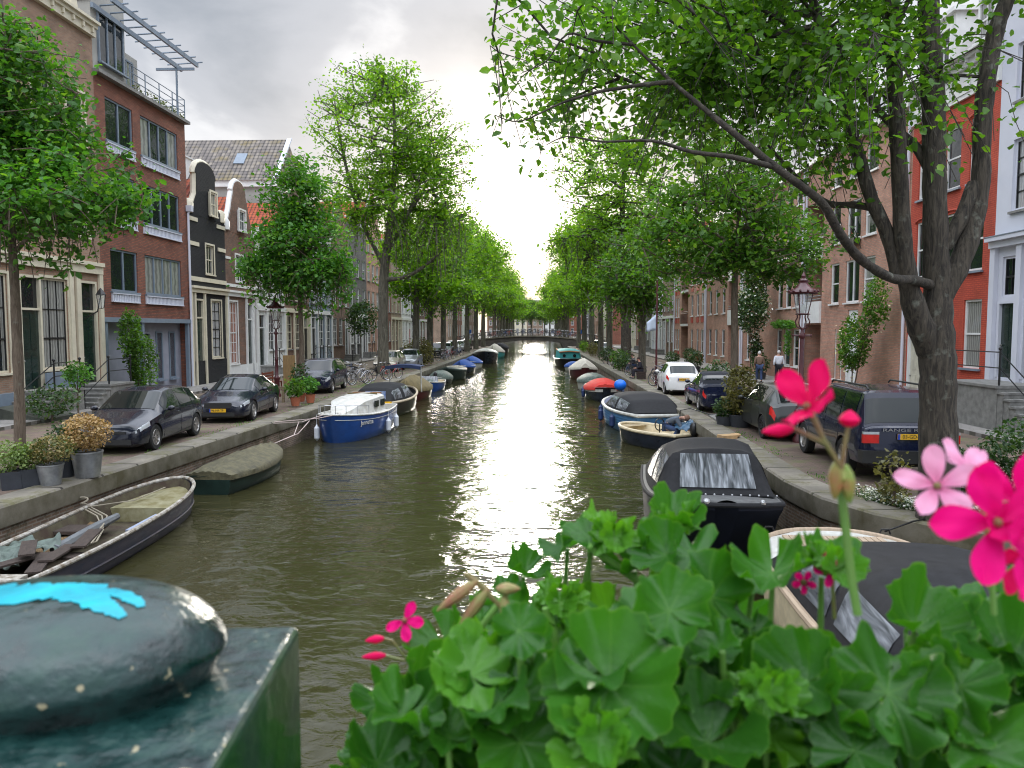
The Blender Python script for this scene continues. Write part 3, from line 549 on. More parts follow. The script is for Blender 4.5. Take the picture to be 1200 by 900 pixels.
# ---- left 2: modern dark red brick block with grey penthouse
def left_red():
    D0, D1 = 30.7, 38.6; W_ = D1 - D0; r = house(-1, D0, D1, 'modern dark red brick apartment block with blue-grey window frames and a grey penthouse', name='apartment_block', cat='apartment block')
    X = lambda px: D1 - dx(px); ops = []
    rows = [5.6, 8.75, 11.75]; xa = (D1 - 31.45 + D1 - 33.6) / 2; xb = (D1 - 34.25 + D1 - 37.75) / 2
    for z in rows: ops += [(xa - 1.07, xa + 1.07, z, z + 1.75), (xb - 1.75, xb + 1.75, z, z + 1.75)]
    ops.append((.25, W_ - .02, .9, 4.45, .5))
    link('wall', wall_mesh(W_, 14.2, ops, B_red), r)
    for z in rows:
        add_window(r, xa, z, 2.14, 1.75, 2, 1, M_blugrey, 'mull'); o = add_window(r, xb, z, 3.5, 1.75, 4, 1, M_blugrey, 'mull')
        for x, w in ((xa, 2.2), (xb, 3.6)):
            b = MB(); b.box(x - w / 2, x + w / 2, -.02, .1, z - .12, z - .08); b.box(x - w / 2, x + w / 2, -.02, .1, z - .46, z - .42); n = int(w / .13)
            for i in range(n + 1): q = x - w / 2 + .03 + (w - .06) * i / n; b.box(q - .03, q + .03, .01, .07, z - .42, z - .12)
            b.box(x - w / 2, x + w / 2, -.0, .012, z - .42, z - .12); b.build('balustrade', M_lilac, r, smooth=20)
    # ground floor front
    g_ = MB(); g_.box(.25, W_ - .02, -.49, -.42, .9, 4.44); g_.build('ground_floor_panelling', M_lav, r, smooth=20)
    c = MB()
    for x in (.32, X(160), W_ - .2): c.box(x - .09, x + .09, -.1, .06, .9, 4.3)
    c.box(.0, W_, -.2, .12, 4.302, 4.5); c.build('steel_frame', M_blugrey, r, smooth=20)
    add_door(r, X(171), 1.1, 1.0, 2.7, pm('pale_door', (.5, .52, .55), .4), M_lav, y=-.35); 
    for px in (190, 205): add_window(r, X(px), 1.6, .62, 2.3, 1, 1, M_blugrey, '', gm=G_rose, y=-.32)
    cp = MB(); cp.box(-.05, W_ + .05, -10, .28, 14.2, 14.34); cp.build('parapet', M_stone, r, smooth=20)
    a0 = 0.0; xb0 = D1 - 33.2
    p1 = MB(); p1.box(xb0, W_, -9, -.02, 14.342, 18.3); p1.box(D1 - 35.9, xb0, -9, -.9, 14.343, 16.4)
    pw = p1.build('penthouse', M_grey, r, smooth=0)
    add_window(r, D1 - 32.05, 14.75, 1.9, 2.1, 3, 1, M_blugrey, 'mull', y=.115); add_window(r, D1 - 34.5, 14.6, 1.8, 1.5, 3, 1, M_blugrey, 'mull', y=-.765)
    # pergola beams over the terrace
    pg = MB()
    for y, z in ((.9, 16.95), (.1, 16.75)): pg.bar((W_ + .1, y, z), (.35, y, z), .1, .2)
    for i in range(11): x = .35 + (W_ - .3) * i / 10; pg.tube([(x, -.6, 17.0), (x, 1.15, 17.1)], .035, 6)
    pg.bar((.9, -.9, 16.6), (.9, .98, 16.6), .08, .12); pg.tube([(.9, .1, 14.34), (.9, .1, 16.7)], .055, 8); pg.build('pergola', M_blugrey, r)
    rl = MB()
    for z in (14.75, 15.05, 15.35): rl.tube([(xb0 - .05, .12, z), (.2, .12, z), (.2, -2.5, z)], .02, 6)
    for i in range(5): x = .2 + (xb0 - .3) * i / 4; rl.tube([(x, .12, 14.34), (x, .12, 15.36)], .025, 6)
    rl.build('terrace_railing', M_blugrey, r)
    P = np.vstack([blob_pts(60, (x, -.2, 14.6), (.35, .25, .35)) for x in (.3, .9, 1.6, 2.3, 3.1, 4.2)])
    o = foliage('terrace_plants', P, .12, leafm('terrace_leaf', (.05, .08, .025), (.11, .13, .04))); o.parent = r
    dp = MB(); dp.tube([(.1, .1, 1.0), (.1, .1, 9.8), (.02, .16, 10.0)], .06, 8); dp.box(-.06, .18, .02, .3, 9.9, 10.2); dp.build('drainpipe', M_lilac, r)
left_red()
# ---- left 3, 4: black bell gable and brown neck gable
def gabled(D0, D1, label, wall, H, gh, kind, ups, gf, frame, bands=(), door=None, tile=None, gfz=5.9, gfmat=None, trimball=True, side=-1, gm=None, plinth=None):
    W_ = D1 - D0; r = house(side, D0, D1, label); ops = []
    for q in ups + gf: ops.append((q[0] - q[2] / 2, q[0] + q[2] / 2, q[1], q[1] + q[3]))
    for q in door or (): ops.append((q[0] - q[2] / 2, q[0] + q[2] / 2, q[1], q[1] + q[3]))
    link('wall', wall_mesh(W_, H, [o for o in ops if o[3] < H], wall), r)
    for q in ups: add_window(r, q[0], q[1], q[2], q[3], q[4], q[5], frame, 'wide', y=0.15 if q[1] + q[3] >= H else 0)
    for q in gf: add_window(r, q[0], q[1], q[2], q[3], q[4], q[5], frame, 'wide ' + (q[6] if len(q) > 6 else ''), gm=q[7] if len(q) > 7 else G_lace)
    for q in door or (): add_door(r, q[0], q[1], q[2], q[3], q[4], frame, fan=.9)
    po = gable_poly(kind, W_, H, gh); g_ = MB(); g_.prism(po, -.3, .012); g_.build('gable', wall, r, smooth=0)
    t = MB(); t.tube([(x, -.14, z) for x, z in po], .14, 6, flat=1.3)
    if trimball:
        for x in (.3, W_ - .3): t.lathe([(.02, H), (.28, H + .05), (.3, H + .5), (.18, H + .7), (.02, H + .75)], 10, (x, -.12, 0))
    t.build('gable_trim', frame, r); roof_gable(r, W_, H, gh * .72, 12, tile or M_tileO, y0=-.32)
    if bands:
        for x0, x1, z0, z1 in bands: b = MB(); b.box(x0, x1, .003, .05, z0, z1); b.build('stone_band', frame, r, smooth=20)
    c = MB(); c.box(0, W_, .002, .14, gfz, gfz + .22); c.box(0, W_, .002, .24, gfz + .222, gfz + .34)
    for x in [.1, W_ - .1] + [q[0] + s * (q[2] / 2 + .16) for q in (door or ()) for s in (-1, 1)]:
        x = min(max(x, .1), W_ - .1); c.box(x - .085, x + .085, .003, .1, 1.1, gfz - .002)
    c.build('frontage_trim', frame, r, smooth=20)
    if gfmat: g2 = MB(); g2.box(.0, W_, .0015, .03, 1.0, min([q[1] for q in gf] + [3]) - .1); g2.build('plinth', gfmat, r, smooth=20)
    return r
dA, dB = 38.6, 43.2; X = lambda px: dB - dx(px)
gabled(dA, dB, 'narrow black-painted house with cream trim and a curved neck gable', B_black, 9.9, 2.9, 'neck',
       [(X(244), 6.95, 1.0, 1.55, 2, 2), (X(247), 9.35 + .75, .75, 1.25, 2, 2)], [(X(250), 2.45, 1.25, 3.1, 2, 6, 'dark')], M_cream,
       bands=[(0, 1.0, 8.3, 8.5), (3.4, 4.6, 8.3, 8.5), (0, 1.1, 9.55, 9.75), (3.5, 4.6, 9.55, 9.75), (0, 4.6, 6.5, 6.72)], door=[(X(229.5), 1.2, .85, 4.3, M_dkgreen)], gfmat=B_black)
dA, dB = 43.2, 47.8; X2 = lambda px: 47.8 - dx(px)
gabled(dA, dB, 'narrow brown brick house with white clock-shaped gable beside the black house', B_brown, 9.6, 3.1, 'bell',
       [(X2(279), 6.8, 1.15, 1.55, 3, 2), (2.3, 9.05 + .75, .95, 1.2, 2, 2)], [(X2(270), 2.0, 1.25, 3.6, 3, 6, 'lace', G_rose)], M_white,
       bands=[(0, 4.6, 6.45, 6.62), (0, .7, 8.0, 8.15), (3.9, 4.6, 8.0, 8.15)], door=[(1.15, 1.2, .85, 4.3, M_dkgreen)], gfmat=M_white)
# tall house behind with the dark tiled roof
r = empty('tiled_house', (-28.1, 57, 0), 0, 'tall pale house with a big dark tiled roof and skylight rising behind the small gables', 'house')
w = MB(); w.box(0, 8.7, 0, 11, .9, 14.7); w.build('wall', M_grey, r, smooth=0); f = MB(); f.box(-.0, 8.8, -.25, -.002, 14.5, 15.1); f.build('fascia', M_white, r, smooth=20)
rm = MB(); rm.add([(-1, -.4, 14.95), (8.6, -.4, 14.95), (8.6, 3.2, 18.7), (-1, 3.2, 18.7), (-1, 8, 14.9), (8.6, 8, 14.9)], [(0, 1, 2, 3), (3, 2, 5, 4), (1, 5, 2), (0, 3, 4)]); me = rm.mesh('roof', M_tileD, smooth=0); uv_roof(me); ro = link('roof', me, r)
sk = MB(); sk.bar((5.55, .95, 16.4), (5.55, 1.85, 17.33), .8, .1, up=(0, -1, 1)); sk.build('skylight', M_blugrey, ro, smooth=20); eg = MB(); eg.bar((8.75, -.3, 15.05), (8.75, 3.2, 18.75), .35, .14, up=(0, -1, 1)); eg.build('lead_edge', M_lilac, ro, smooth=20)
dm = MB(); dm.box(1.3, 2.2, -.8, 1.5, 14.9, 16.6); dm.box(1.2, 2.3, -.9, 1.6, 16.602, 16.7); dm.build('dormer', M_white, ro, smooth=20)
# ---- generic canal houses
WORDS = {}
def generic(side, D0, D1, wall, wname, H, top, frame, fname, dmat, dname, n, extra='', tile=None, gfwhite=False, xf=None, parts=True):
    W_ = D1 - D0; lab = f'{wname} house, {dict(neck="neck gable", bell="bell gable", step="stepped gable", spout="pointed gable", flat="straight cornice", side="tiled front roof")[top]}, {dname} door' + (extra or (', left bank' if side < 0 else ', right bank'))
    r = house(side, D0, D1, lab, xf, group='canal houses along the ' + ('left' if side < 0 else 'right') + ' bank'); ops = []; ws = []
    fz = 1.7; gh = 3.6; xs = [W_ * (i + .5) / n for i in range(n)]; ww = min(1.15, W_ / n * .58); nf = int((H - fz - gh) / 3.0)
    di = random.choice([0, n - 1])
    for i, x in enumerate(xs):
        if i == di: continue
        ws.append((x, fz + .9, ww * 1.15, 2.4, 2, 4))
    for k in range(nf):
        z = fz + gh + .75 + k * 3.0
        for x in xs: ws.append((x, z, ww, 1.95 - .15 * k, 2, 2))
    ops = [(x - w / 2, x + w / 2, z, z + h) for x, z, w, h, _, _ in ws]; xd = xs[di]; ops.append((xd - .5, xd + .5, fz, fz + 3.2))
    link('wall', wall_mesh(W_, H, ops, wall), r)
    if parts:
        for x, z, w, h, a, b in ws: add_window(r, x, z, w, h, a, b, frame, 'stonesill')
        add_door(r, xd, fz, 1.0, 3.2, dmat, frame, fan=.8)
    s = 1 if di == 0 else -1; stoop(r, xd, fz, 1.3, 1.0, 4, D0 < 75, s if n > 1 else 0)
    if gfwhite:
        c = MB(); c.box(0, W_, .002, .14, fz + gh - .1, fz + gh + .2)
        for x in [.12, W_ - .12] + [W_ * i / n for i in range(1, n)]: c.box(x - .13, x + .13, .003, .1, 1.0, fz + gh - .102)
        c.build('frontage_trim', frame, r, smooth=20)
    if top == 'flat': cornice(r, W_, H, .55, .4, frame)
    elif top == 'side':
        cornice(r, W_, H, .3, .3, frame); ro_ = roof_side(r, W_, H + .3, 3.2, 10, tile or M_tileR)
        d_ = MB(); d_.box(W_ / 2 - .7, W_ / 2 + .7, -2.6, -.6, H + .35, H + 2.2); d_.box(W_ / 2 - .85, W_ / 2 + .85, -2.7, -.45, H + 2.202, H + 2.35); d_.build('dormer', frame, ro_, smooth=20)
    else:
        gh2 = W_ * .62; po = gable_poly(top, W_, H, gh2); g_ = MB(); g_.prism(po, -.3, .012); g_.build('gable', wall, r, smooth=0); t = MB(); t.tube([(x, -.14, z) for x, z in po], .11, 5); t.build('gable_trim', frame, r)
        roof_gable(r, W_, H, gh2 * .75, 11, tile or M_tileO, y0=-.32)
    return r
L_rows = [
 (47.8, 53.2, M_white, 'white rendered', 9.8, 'flat', M_white, 'white', M_dkgreen, 'dark green', 3, ', behind the young maple', None, True),
 (53.2, 59.0, B_brown, 'brown brick', 10.5, 'neck', M_cream, 'cream', M_black, 'black', 3, ' near the left lamp', None, True),
 (59.0, 65.5, M_blugrey, 'slate blue painted', 11.5, 'flat', M_white, 'white', M_black, 'black', 3, '', None, True),
 (65.5, 71.5, B_brown, 'deep brown brick', 12.0, 'spout', M_white, 'white', M_dkgreen, 'dark green', 3, ' with a big shrub at its stoop', None, False),
 (71.5, 79.0, B_grey, 'dark grey brick', 14.0, 'flat', M_white, 'bright white', M_black, 'black', 3, '', None, True),
 (79.0, 85.5, B_pink, 'reddish pink brick', 14.5, 'step', M_white, 'white', M_redp, 'red', 3, ' and hoist brackets', None, False),
 (85.5, 92.0, B_red, 'dark red brick', 13.5, 'flat', M_white, 'white', M_black, 'black', 4, '', None, False),
 (92.0, 99.0, B_tan, 'tan brick', 12.5, 'bell', M_cream, 'cream', M_dkgreen, 'green', 3, '', None, True),
 (99.0, 106.5, M_white, 'bright white', 13.5, 'flat', M_white, 'white', M_redp, 'bright red', 3, '', None, True),
 (106.5, 114, B_black, 'black painted', 14, 'neck', M_white, 'white', M_dkgreen, 'dark green', 3, '', None, False),
 (114, 122, B_brown, 'brown brick', 13, 'flat', M_white, 'white', M_redp, 'red', 3, ' short of the bridge', None, True),
 (122, 130, B_pink, 'pink brick', 14, 'side', M_white, 'white', M_black, 'black', 3, '', None, False),
]
for a in L_rows: generic(-1, *a)
# ---- right 0: pale house at the right edge
def right_first():
    D0, D1 = 14.6, 24.4; W_ = D1 - D0; r = house(1, D0, D1, 'pale lilac-white rendered house with dark green doors at the right edge'); X = lambda D: D - D0
    ups = [(X(23.05), 7.6, 1.05, 2.15, 2, 4), (X(20.3), 7.6, 1.05, 2.15, 2, 4), (X(17.5), 7.6, 1.05, 2.15, 2, 4), (X(23.05), 10.9, 1.05, 1.7, 2, 3), (X(20.3), 10.9, 1.05, 1.7, 2, 3), (X(17.5), 10.9, 1.05, 1.7, 2, 3)]
    tr = [(X(23.55), 5.0, .75, 1.25, 2, 2), (X(22.3), 5.0, .75, 1.25, 2, 2), (X(20.2), 4.2, 1.4, 2.1, 3, 3)]
    dr = [(X(23.55), 2.5, .85, 2.3), (X(22.3), 2.5, .85, 2.3)]
    ops = [(a - w / 2, a + w / 2, z, z + h) for a, z, w, h, _, _ in ups + tr] + [(a - w / 2, a + w / 2, z, z + h) for a, z, w, h in dr]
    link('wall', wall_mesh(W_, 14.4, ops, M_lilac), r)
    for q in ups: add_window(r, *q, M_lilac, 'wide dark stonesill', gm=G_lace)
    for q in tr: add_window(r, *q, M_lilac, 'dark nosill')
    for a, z, w, h in dr: add_door(r, a, z, w, h, M_dkgreen, M_lilac)
    c = MB(); c.box(0, W_, .002, .2, 6.55, 6.75); c.box(0, W_, .002, .34, 6.752, 6.88)
    for a in (X(24.27), X(22.93), X(21.6)): c.box(a - .13, a + .13, .003, .14, 2.4, 6.548)
    c.build('frontage_trim', M_lilac, r, smooth=20); ld = MB(); ld.box(0, W_, .0, .36, 6.882, 6.91); ld.build('lead_flashing', M_blugrey, r, smooth=20)
    cornice(r, W_, 14.4, .6, .5, M_lilac)
    stoop(r, X(22.9), 2.4, 2.9, 1.45, 8, True, -1)
right_first()
def right_red():
    D0, D1 = 24.4, 30.05; W_ = D1 - D0; r = house(1, D0, D1, 'bright red painted brick house with white arched windows between the pale and the modern house'); X = lambda D: D - D0
    ups = [(X(a), z, w, h, 1, 2) for a, w in ((25.55, 1.0), (27.1, 1.0), (29.05, .95)) for z, h in ((5.95, 2.1), (8.9, 2.15))]; gf = [(X(25.5), 2.7, 1.05, 2.3, 1, 2)]
    dr = [(X(29.3), 1.2, 1.0, 3.1), (X(27.6), 1.2, .95, 3.1)]
    ops = [(a - w / 2, a + w / 2, z, z + h) for a, z, w, h, _, _ in ups + gf] + [(a - w / 2, a + w / 2, z, z + h) for a, z, w, h in dr]
    link('wall', wall_mesh(W_, 11.8, ops, B_orange), r)
    for q in ups + gf: add_window(r, *q, M_white, 'bluesill')
    for a, z, w, h, _, _ in ups:
        ar = MB()
        pts = [(a - w / 2 - .1, 0.0 + .01, z + h)] + [(a + (w / 2 + .1) * math.cos(t), .01, z + h + .13 * math.sin(t)) for t in np.linspace(PI, 0, 7)]
        ar.tube([(p[0], .0, p[2]) for p in pts[1:]], .05, 6); ar.build('window_arch', B_orange, r)
    for a, z, w, h in dr: add_door(r, a, z, w, h, pm('cream_door_paint', (.55, .52, .42), .4), M_white, fan=.6)
    f = MB(); f.box(0, W_, .002, .1, 11.8, 12.75); 
    for i in range(4): x0 = .2 + i * (W_ - .4) / 4; f.box(x0 + .08, x0 + (W_ - .4) / 4 - .08, .101, .13, 11.95, 12.6)
    f.build('frieze', M_white, r, smooth=20); cornice(r, W_, 12.752, .4, .5, M_white)
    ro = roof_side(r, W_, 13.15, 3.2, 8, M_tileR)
    for x in (1.5, 4.2):
        d = MB(); d.box(x - .65, x + .65, -2.4, -.35, 13.2, 15.3); d.box(x - .8, x + .8, -2.5, -.2, 15.302, 15.45); d.build('dormer', M_white, ro, smooth=20); add_window(r, x, 13.6, .95, 1.3, 2, 2, M_white, '', y=-.22)
right_red()
def flowerbox(root, x, z, y=.2):
    b = MB(); b.box(x - .4, x + .4, y - .12, y + .14, z - .3, z - .02); o = b.build('window_box', M_black, root, smooth=20)
    P = blob_pts(90, (x, y, z + .1), (.45, .18, .2)); f = foliage('flowers', P, .07, leafm('box_flower', (.04, .1, .02), (.09, .16, .03), (.7, .05, .06))); f.parent = o
def right_modern(D0, D1, label, bal, cols, seed, door=None, redp=False, group=None):
    W_ = D1 - D0; r = house(1, D0, D1, label, name='apartment_block', cat='apartment block'); X = lambda D: D - D0; H = 12.6; ops = []; ws = []
    for D, w, st in cols:
        for z, h in ((5.25, 1.95), (8.15, 1.8)): ws.append((X(D), z, w, h, 2 if w > 1.2 else 1, 1 if w > 1.2 else 2, st))
        if redp or st == 'g': ws.append((X(D), 1.9, w, 2.1, 1, 2, st))
        ws.append((X(D), 10.9, w, 1.3, 1, 1, st))
    ops = [(a - w / 2, a + w / 2, z, z + h) for a, z, w, h, _, _, _ in ws]
    for a, b in bal: ops += [(X(a), X(b), 1.0, 4.25, 1.5), (X(a), X(b), 4.45, 7.55, 1.5), (X(a), X(b), 7.75, 10.6, 1.5)]
    if door: ops += [(X(door) - .55, X(door) + .55, 1.1, 4.9)] + [(X(D) - .12, X(D) + .12, 1.6, 4.0) for D in (door + 1.3, door + 2.0)]
    link('wall', wall_mesh(W_, H, ops, B_pink), r)
    for a, z, w, h, i, j, st in ws:
        add_window(r, a, z, w, h, i, j, M_white, 'mull' if w > 1.2 else '')
        if redp: p = MB(); p.box(a - w / 2, a + w / 2, -.02, .03, z - .62, z - .09); p.build('panel', M_redp, r, smooth=20)
    for a, b in bal:
        for z in (4.45, 7.75):
            m = MB(); m.box(X(a) + .01, X(b) - .01, -.05, .1, z - .12, z + (1.0 if not redp else .1)); o = m.build('balcony', M_white, r, smooth=20)
            q = MB(); 
            if redp:
                for i in range(9): x = X(a) + .1 + (b - a - .2) * i / 8; q.box(x - .04, x + .04, .1, .13, z + .1, z + 1.05)
            q.tube([(X(a) + .02, .02, z + 1.12), (X(b) - .02, .02, z + 1.12)], .03, 6); q.tube([(X(a) + .02, .02, z + 1.28), (X(b) - .02, .02, z + 1.28)], .03, 6); q.build('railing', pm('brown_steel', (.07, .035, .03), .5) if redp else M_stone, o)
            add_window(r, X((a + b) / 2), z + .15, (b - a) * .6, 2.2, 2, 1, M_white, 'mull nosill', y=-1.36)
    if door:
        add_door(r, X(door), 1.1, 1.0, 3.1, M_white, M_white, fan=.6); m = MB(); m.box(X(door) - .54, X(door) + .54, -.1, -.04, 4.29, 4.89); m.build('panel', M_white, r, smooth=20)
        for D in (door + 1.3, door + 2.0): add_window(r, X(D), 1.6, .24, 2.4, 1, 1, M_white, 'thin')
    for D in (D0 + .15, D1 - .3): m = MB(); m.tube([(X(D), .09, 1.0), (X(D), .09, H)], .06, 8); m.build('drainpipe', M_lilac, r)
    c = MB(); c.box(0, W_, -.02, .25, H, H + .22); c.build('cornice', M_white, r, smooth=20); roof_side(r, W_, H + .22, 2.6, 10, M_tileR, y0=.1)
    return r
rr = right_modern(30.05, 41.9, 'modern pinkish brick block with white balcony panels and a slim white door', [(39.3, 41.7)], [(33.7, 1.2, ''), (35.5, 1.55, ''), (37.6, 1.05, '')], 1, door=35.3); flowerbox(rr, 35.0 - 30.05, 8.15)
right_modern(41.9, 54.6, 'pinkish brick block with white lower windows and a climbing white rose', [], [(43.1, .95, 'g'), (44.6, 1.05, 'g'), (46.1, .95, 'g'), (49.2, .8, ''), (50.6, .8, ''), (53.0, .8, 'g')], 2)
right_modern(54.6, 66.5, 'pinkish brick block with dark entrance recess beyond the climbing rose', [(56.0, 58.6)], [(60.2, 1.0, 'g'), (62.6, 1.0, 'g'), (64.8, 1.0, 'g')], 3)
right_modern(66.5, 82, 'brick apartment block with small red panels under its windows and brown balconies', [(74.5, 78.0)], [(68.0, 1.0, 'g'), (70.0, 1.0, 'g'), (72.6, 1.0, 'g'), (79.6, .9, 'g'), (81, .9, 'g')], 4, redp=True)
R_rows = [
 (82, 90, B_brown, 'brown brick', 10.5, 'flat', M_white, 'white', M_blugrey, 'blue-grey', 3, ' next to the red-panelled block', None, True),
 (90, 98, M_lilac, 'pale grey rendered', 13.5, 'flat', M_white, 'white', M_dkgreen, 'dark green', 3, ', ivy at one side', None, True),
 (98, 106, B_grey, 'grey brick', 14.5, 'neck', M_white, 'white', M_black, 'black', 3, '', None, False),
 (106, 114, B_red, 'red brick', 13, 'flat', M_cream, 'cream', M_dkgreen, 'dark green', 3, '', None, False),
 (114, 122, M_cream, 'cream rendered', 14, 'bell', M_white, 'white', M_blugrey, 'blue-grey', 3, '', None, False),
 (122, 130, B_pink, 'pink brick', 13, 'step', M_white, 'white', M_dkgreen, 'green', 3, ' short of the bridge', None, False),
]
for a in R_rows: generic(1, *a)
for i, (side, D0, D1, wl, wn, H) in enumerate([(-1, 150, 163, B_tan, 'tan brick', 14), (-1, 163, 178, B_red, 'dark red brick', 15), (-1, 178, 196, M_white, 'white', 13), (-1, 196, 218, B_brown, 'brown brick', 15), (1, 150, 165, B_red, 'dark red brick', 15), (1, 165, 182, M_cream, 'cream', 13), (1, 182, 200, B_pink, 'pink brick', 15), (1, 200, 222, B_grey, 'grey brick', 14)]):
    generic(side, D0, D1, wl, wn, H, 'flat', M_white, 'white', M_black, 'black', 4, f' beyond the bridge on the {"left" if side < 0 else "right"} bank')
fq = MB(); fq.box(-8, 5.1, 296, 330, -1, 1.03); tag(fq.build('far_square', M_pave, smooth=0), kind='structure')
# row closing the far end of the canal
for i, (x, w_, m_, nm_, h_) in enumerate([(-22, 9, B_brown, 'brown', 15), (-13, 8, M_cream, 'cream', 17), (-5, 7, B_tan, 'tan', 16), (2, 8, M_white, 'white', 18), (10, 9, B_red, 'red', 16), (19, 9, B_grey, 'grey', 15)]):
    r = empty('canal_house', (x, 330, 0), 0, f'distant {nm_} house facing down the canal at its far end', 'house'); r.rotation_euler.z = PI; r.location.x = x + w_
    ws = [(w_ * (i_ + .5) / 3, z, 1.2, 2) for i_ in range(3) for z in (2.4, 5.8, 9, 12)]
    link('wall', wall_mesh(w_, h_, [(a - w / 2, a + w / 2, z, z + h) for a, z, w, h in ws], m_), r)
    for a, z, w, h in ws: add_window(r, a, z, w, h, 2, 2, M_white, '')
    cornice(r, w_, h_); 
# ------------------------------------------------------------------ trees
def bark(name, c1, c2, sc=1, lichen=(.2, .21, .17)):
    m, nt, b = nmat(name); N = nt.nodes; L = nt.links; tc = N.new('ShaderNodeTexCoord'); mp = N.new('ShaderNodeMapping'); mp.inputs['Scale'].default_value = (18 * sc, 18 * sc, 2.6 * sc); L.new(tc.outputs['Object'], mp.inputs[0])
    nz = N.new('ShaderNodeTexNoise'); nz.inputs['Scale'].default_value = 1; nz.inputs['Detail'].default_value = 7; nz.inputs['Distortion'].default_value = .8; nz.inputs['Roughness'].default_value = .65; L.new(mp.outputs[0], nz.inputs[0])
    cr = N.new('ShaderNodeValToRGB'); L.new(nz.outputs[0], cr.inputs[0]); e = cr.color_ramp.elements; e[0].position = .38; e[0].color = c4(c1); e[1].position = .62; e[1].color = c4(c2)
    n2 = N.new('ShaderNodeTexNoise'); n2.inputs['Scale'].default_value = 6; n2.inputs['Detail'].default_value = 8; L.new(tc.outputs['Object'], n2.inputs[0]); mr = N.new('ShaderNodeMapRange'); L.new(n2.outputs[0], mr.inputs[0]); mr.inputs[1].default_value = .6; mr.inputs[2].default_value = .72; mr.inputs[4].default_value = .6
    mx = N.new('ShaderNodeMix'); mx.data_type = 'RGBA'; L.new(mr.outputs[0], mx.inputs[0]); L.new(cr.outputs[0], mx.inputs[6]); mx.inputs[7].default_value = c4(lichen); L.new(mx.outputs[2], b.inputs['Base Color'])
    b.inputs['Roughness'].default_value = .9; bp = N.new('ShaderNodeBump'); bp.inputs['Strength'].default_value = 1; bp.inputs['Distance'].default_value = .04 / sc; L.new(nz.outputs[0], bp.inputs['Height']); L.new(bp.outputs[0], b.inputs['Normal']); return m
K_elm = bark('elm_bark', (.022, .018, .014), (.085, .070, .052)); K_elm2 = bark('elm_limb_bark', (.022, .018, .014), (.07, .058, .044), 1); K_elm2.node_tree.nodes['Mapping'].inputs['Scale'].default_value = (9, 9, 9); K_far = bark('grey_bark', (.06, .055, .04), (.15, .135, .1), .5); K_map = bark('maple_bark', (.09, .065, .045), (.17, .13, .095), 1.5)
F_elm = leafm('elm_leaf', (.055, .145, .018), (.11, .25, .026), (.23, .38, .05), .55)
F_dark = leafm('maple_leaf', (.045, .15, .026), (.10, .26, .035), (.2, .36, .05), .52)
F_mid = leafm('lime_leaf', (.095, .22, .02), (.18, .35, .03), (.33, .48, .05), .6)
F_olive = leafm('rowan_leaf', (.055, .15, .022), (.11, .24, .032), (.2, .34, .04), .52)
def crown(name, parts, n, size, mat, parent, spread, N, rad, leafn, per=1, **k):
    P = N[leafn]; P = P[RNG.integers(0, len(P), n)]; return P
def envelope(n, blobs, keep=None, rng=RNG):
    out = []; tot = sum(b[2] for b in blobs)
    for c, r, w in blobs: out.append(blob_pts(int(n * w / tot), c, r, .25, rng))
    P = np.vstack(out)
    if keep is not None: P = P[[bool(keep(p)) for p in P]]
    return P
def tree(name, label, cat, loc, trunk, trad, blobs, nattr, nleaf, lsize, leafmat, barkmat, spread=.35, limbs=(), keep=None, group=None, seg=.8, tip=.012, leafkeep=None, expo=2.3, seed=1, twig=True, limbk=10, hang=-2, minr=.006):
    rng = np.random.default_rng(seed); A = envelope(nattr, blobs, keep, rng)
    N, par, rad, ntr, lim, leafn = grow(trunk, trad, A, seg=seg, tip=tip, limbs=limbs, expo=expo, rng=rng, minr=minr, hang=hang)
    for (a, b, r) in lim: rad[a:b] = np.maximum(rad[a:b], 0)
    skip = [(0, ntr)] + [(a, b) for a, b, r in lim]; ex = [(trunk, trad, 14)] + [(l[0], l[1], limbk) for l in limbs]
    # thin side twigs where the limbs are explicit keep their grown radius
    root = empty(name, loc, 0, label, cat, group)
    me = wood_mesh(N, par, rad, [barkmat, K_elm2 if barkmat is K_elm else barkmat], skip, explicit=ex); link('trunk', me, root)
    # leaves sit round the ends of the branches, in uneven clumps
    L_ = N[leafn]; wts = rng.random(len(L_)) ** 1.3 + .15; wts /= wts.sum(); i = rng.choice(len(L_), nleaf, p=wts); nd = np.array(leafn)[i]
    for _ in range(2): up_ = rng.random(nleaf) < .35; q_ = par[nd]; nd = np.where(up_ & (q_ > 0) & (rad[q_] < tip * 3.2), q_, nd)
    L_ = N[nd]; prev = N[par[nd]]; i = np.arange(nleaf)
    u = rng.random(nleaf)[:, None] ** .7; P = prev + (L_[i] - prev) * u + rng.normal(size=(nleaf, 3)) * spread * np.array([1, 1, .7])
    if leafkeep is not None: P = P[[bool(leafkeep(p)) for p in P]]
    V, F = leaves_np(P, lsize, rng=rng); link('crown', fastmesh('crown', V, F, leafmat), root); return root
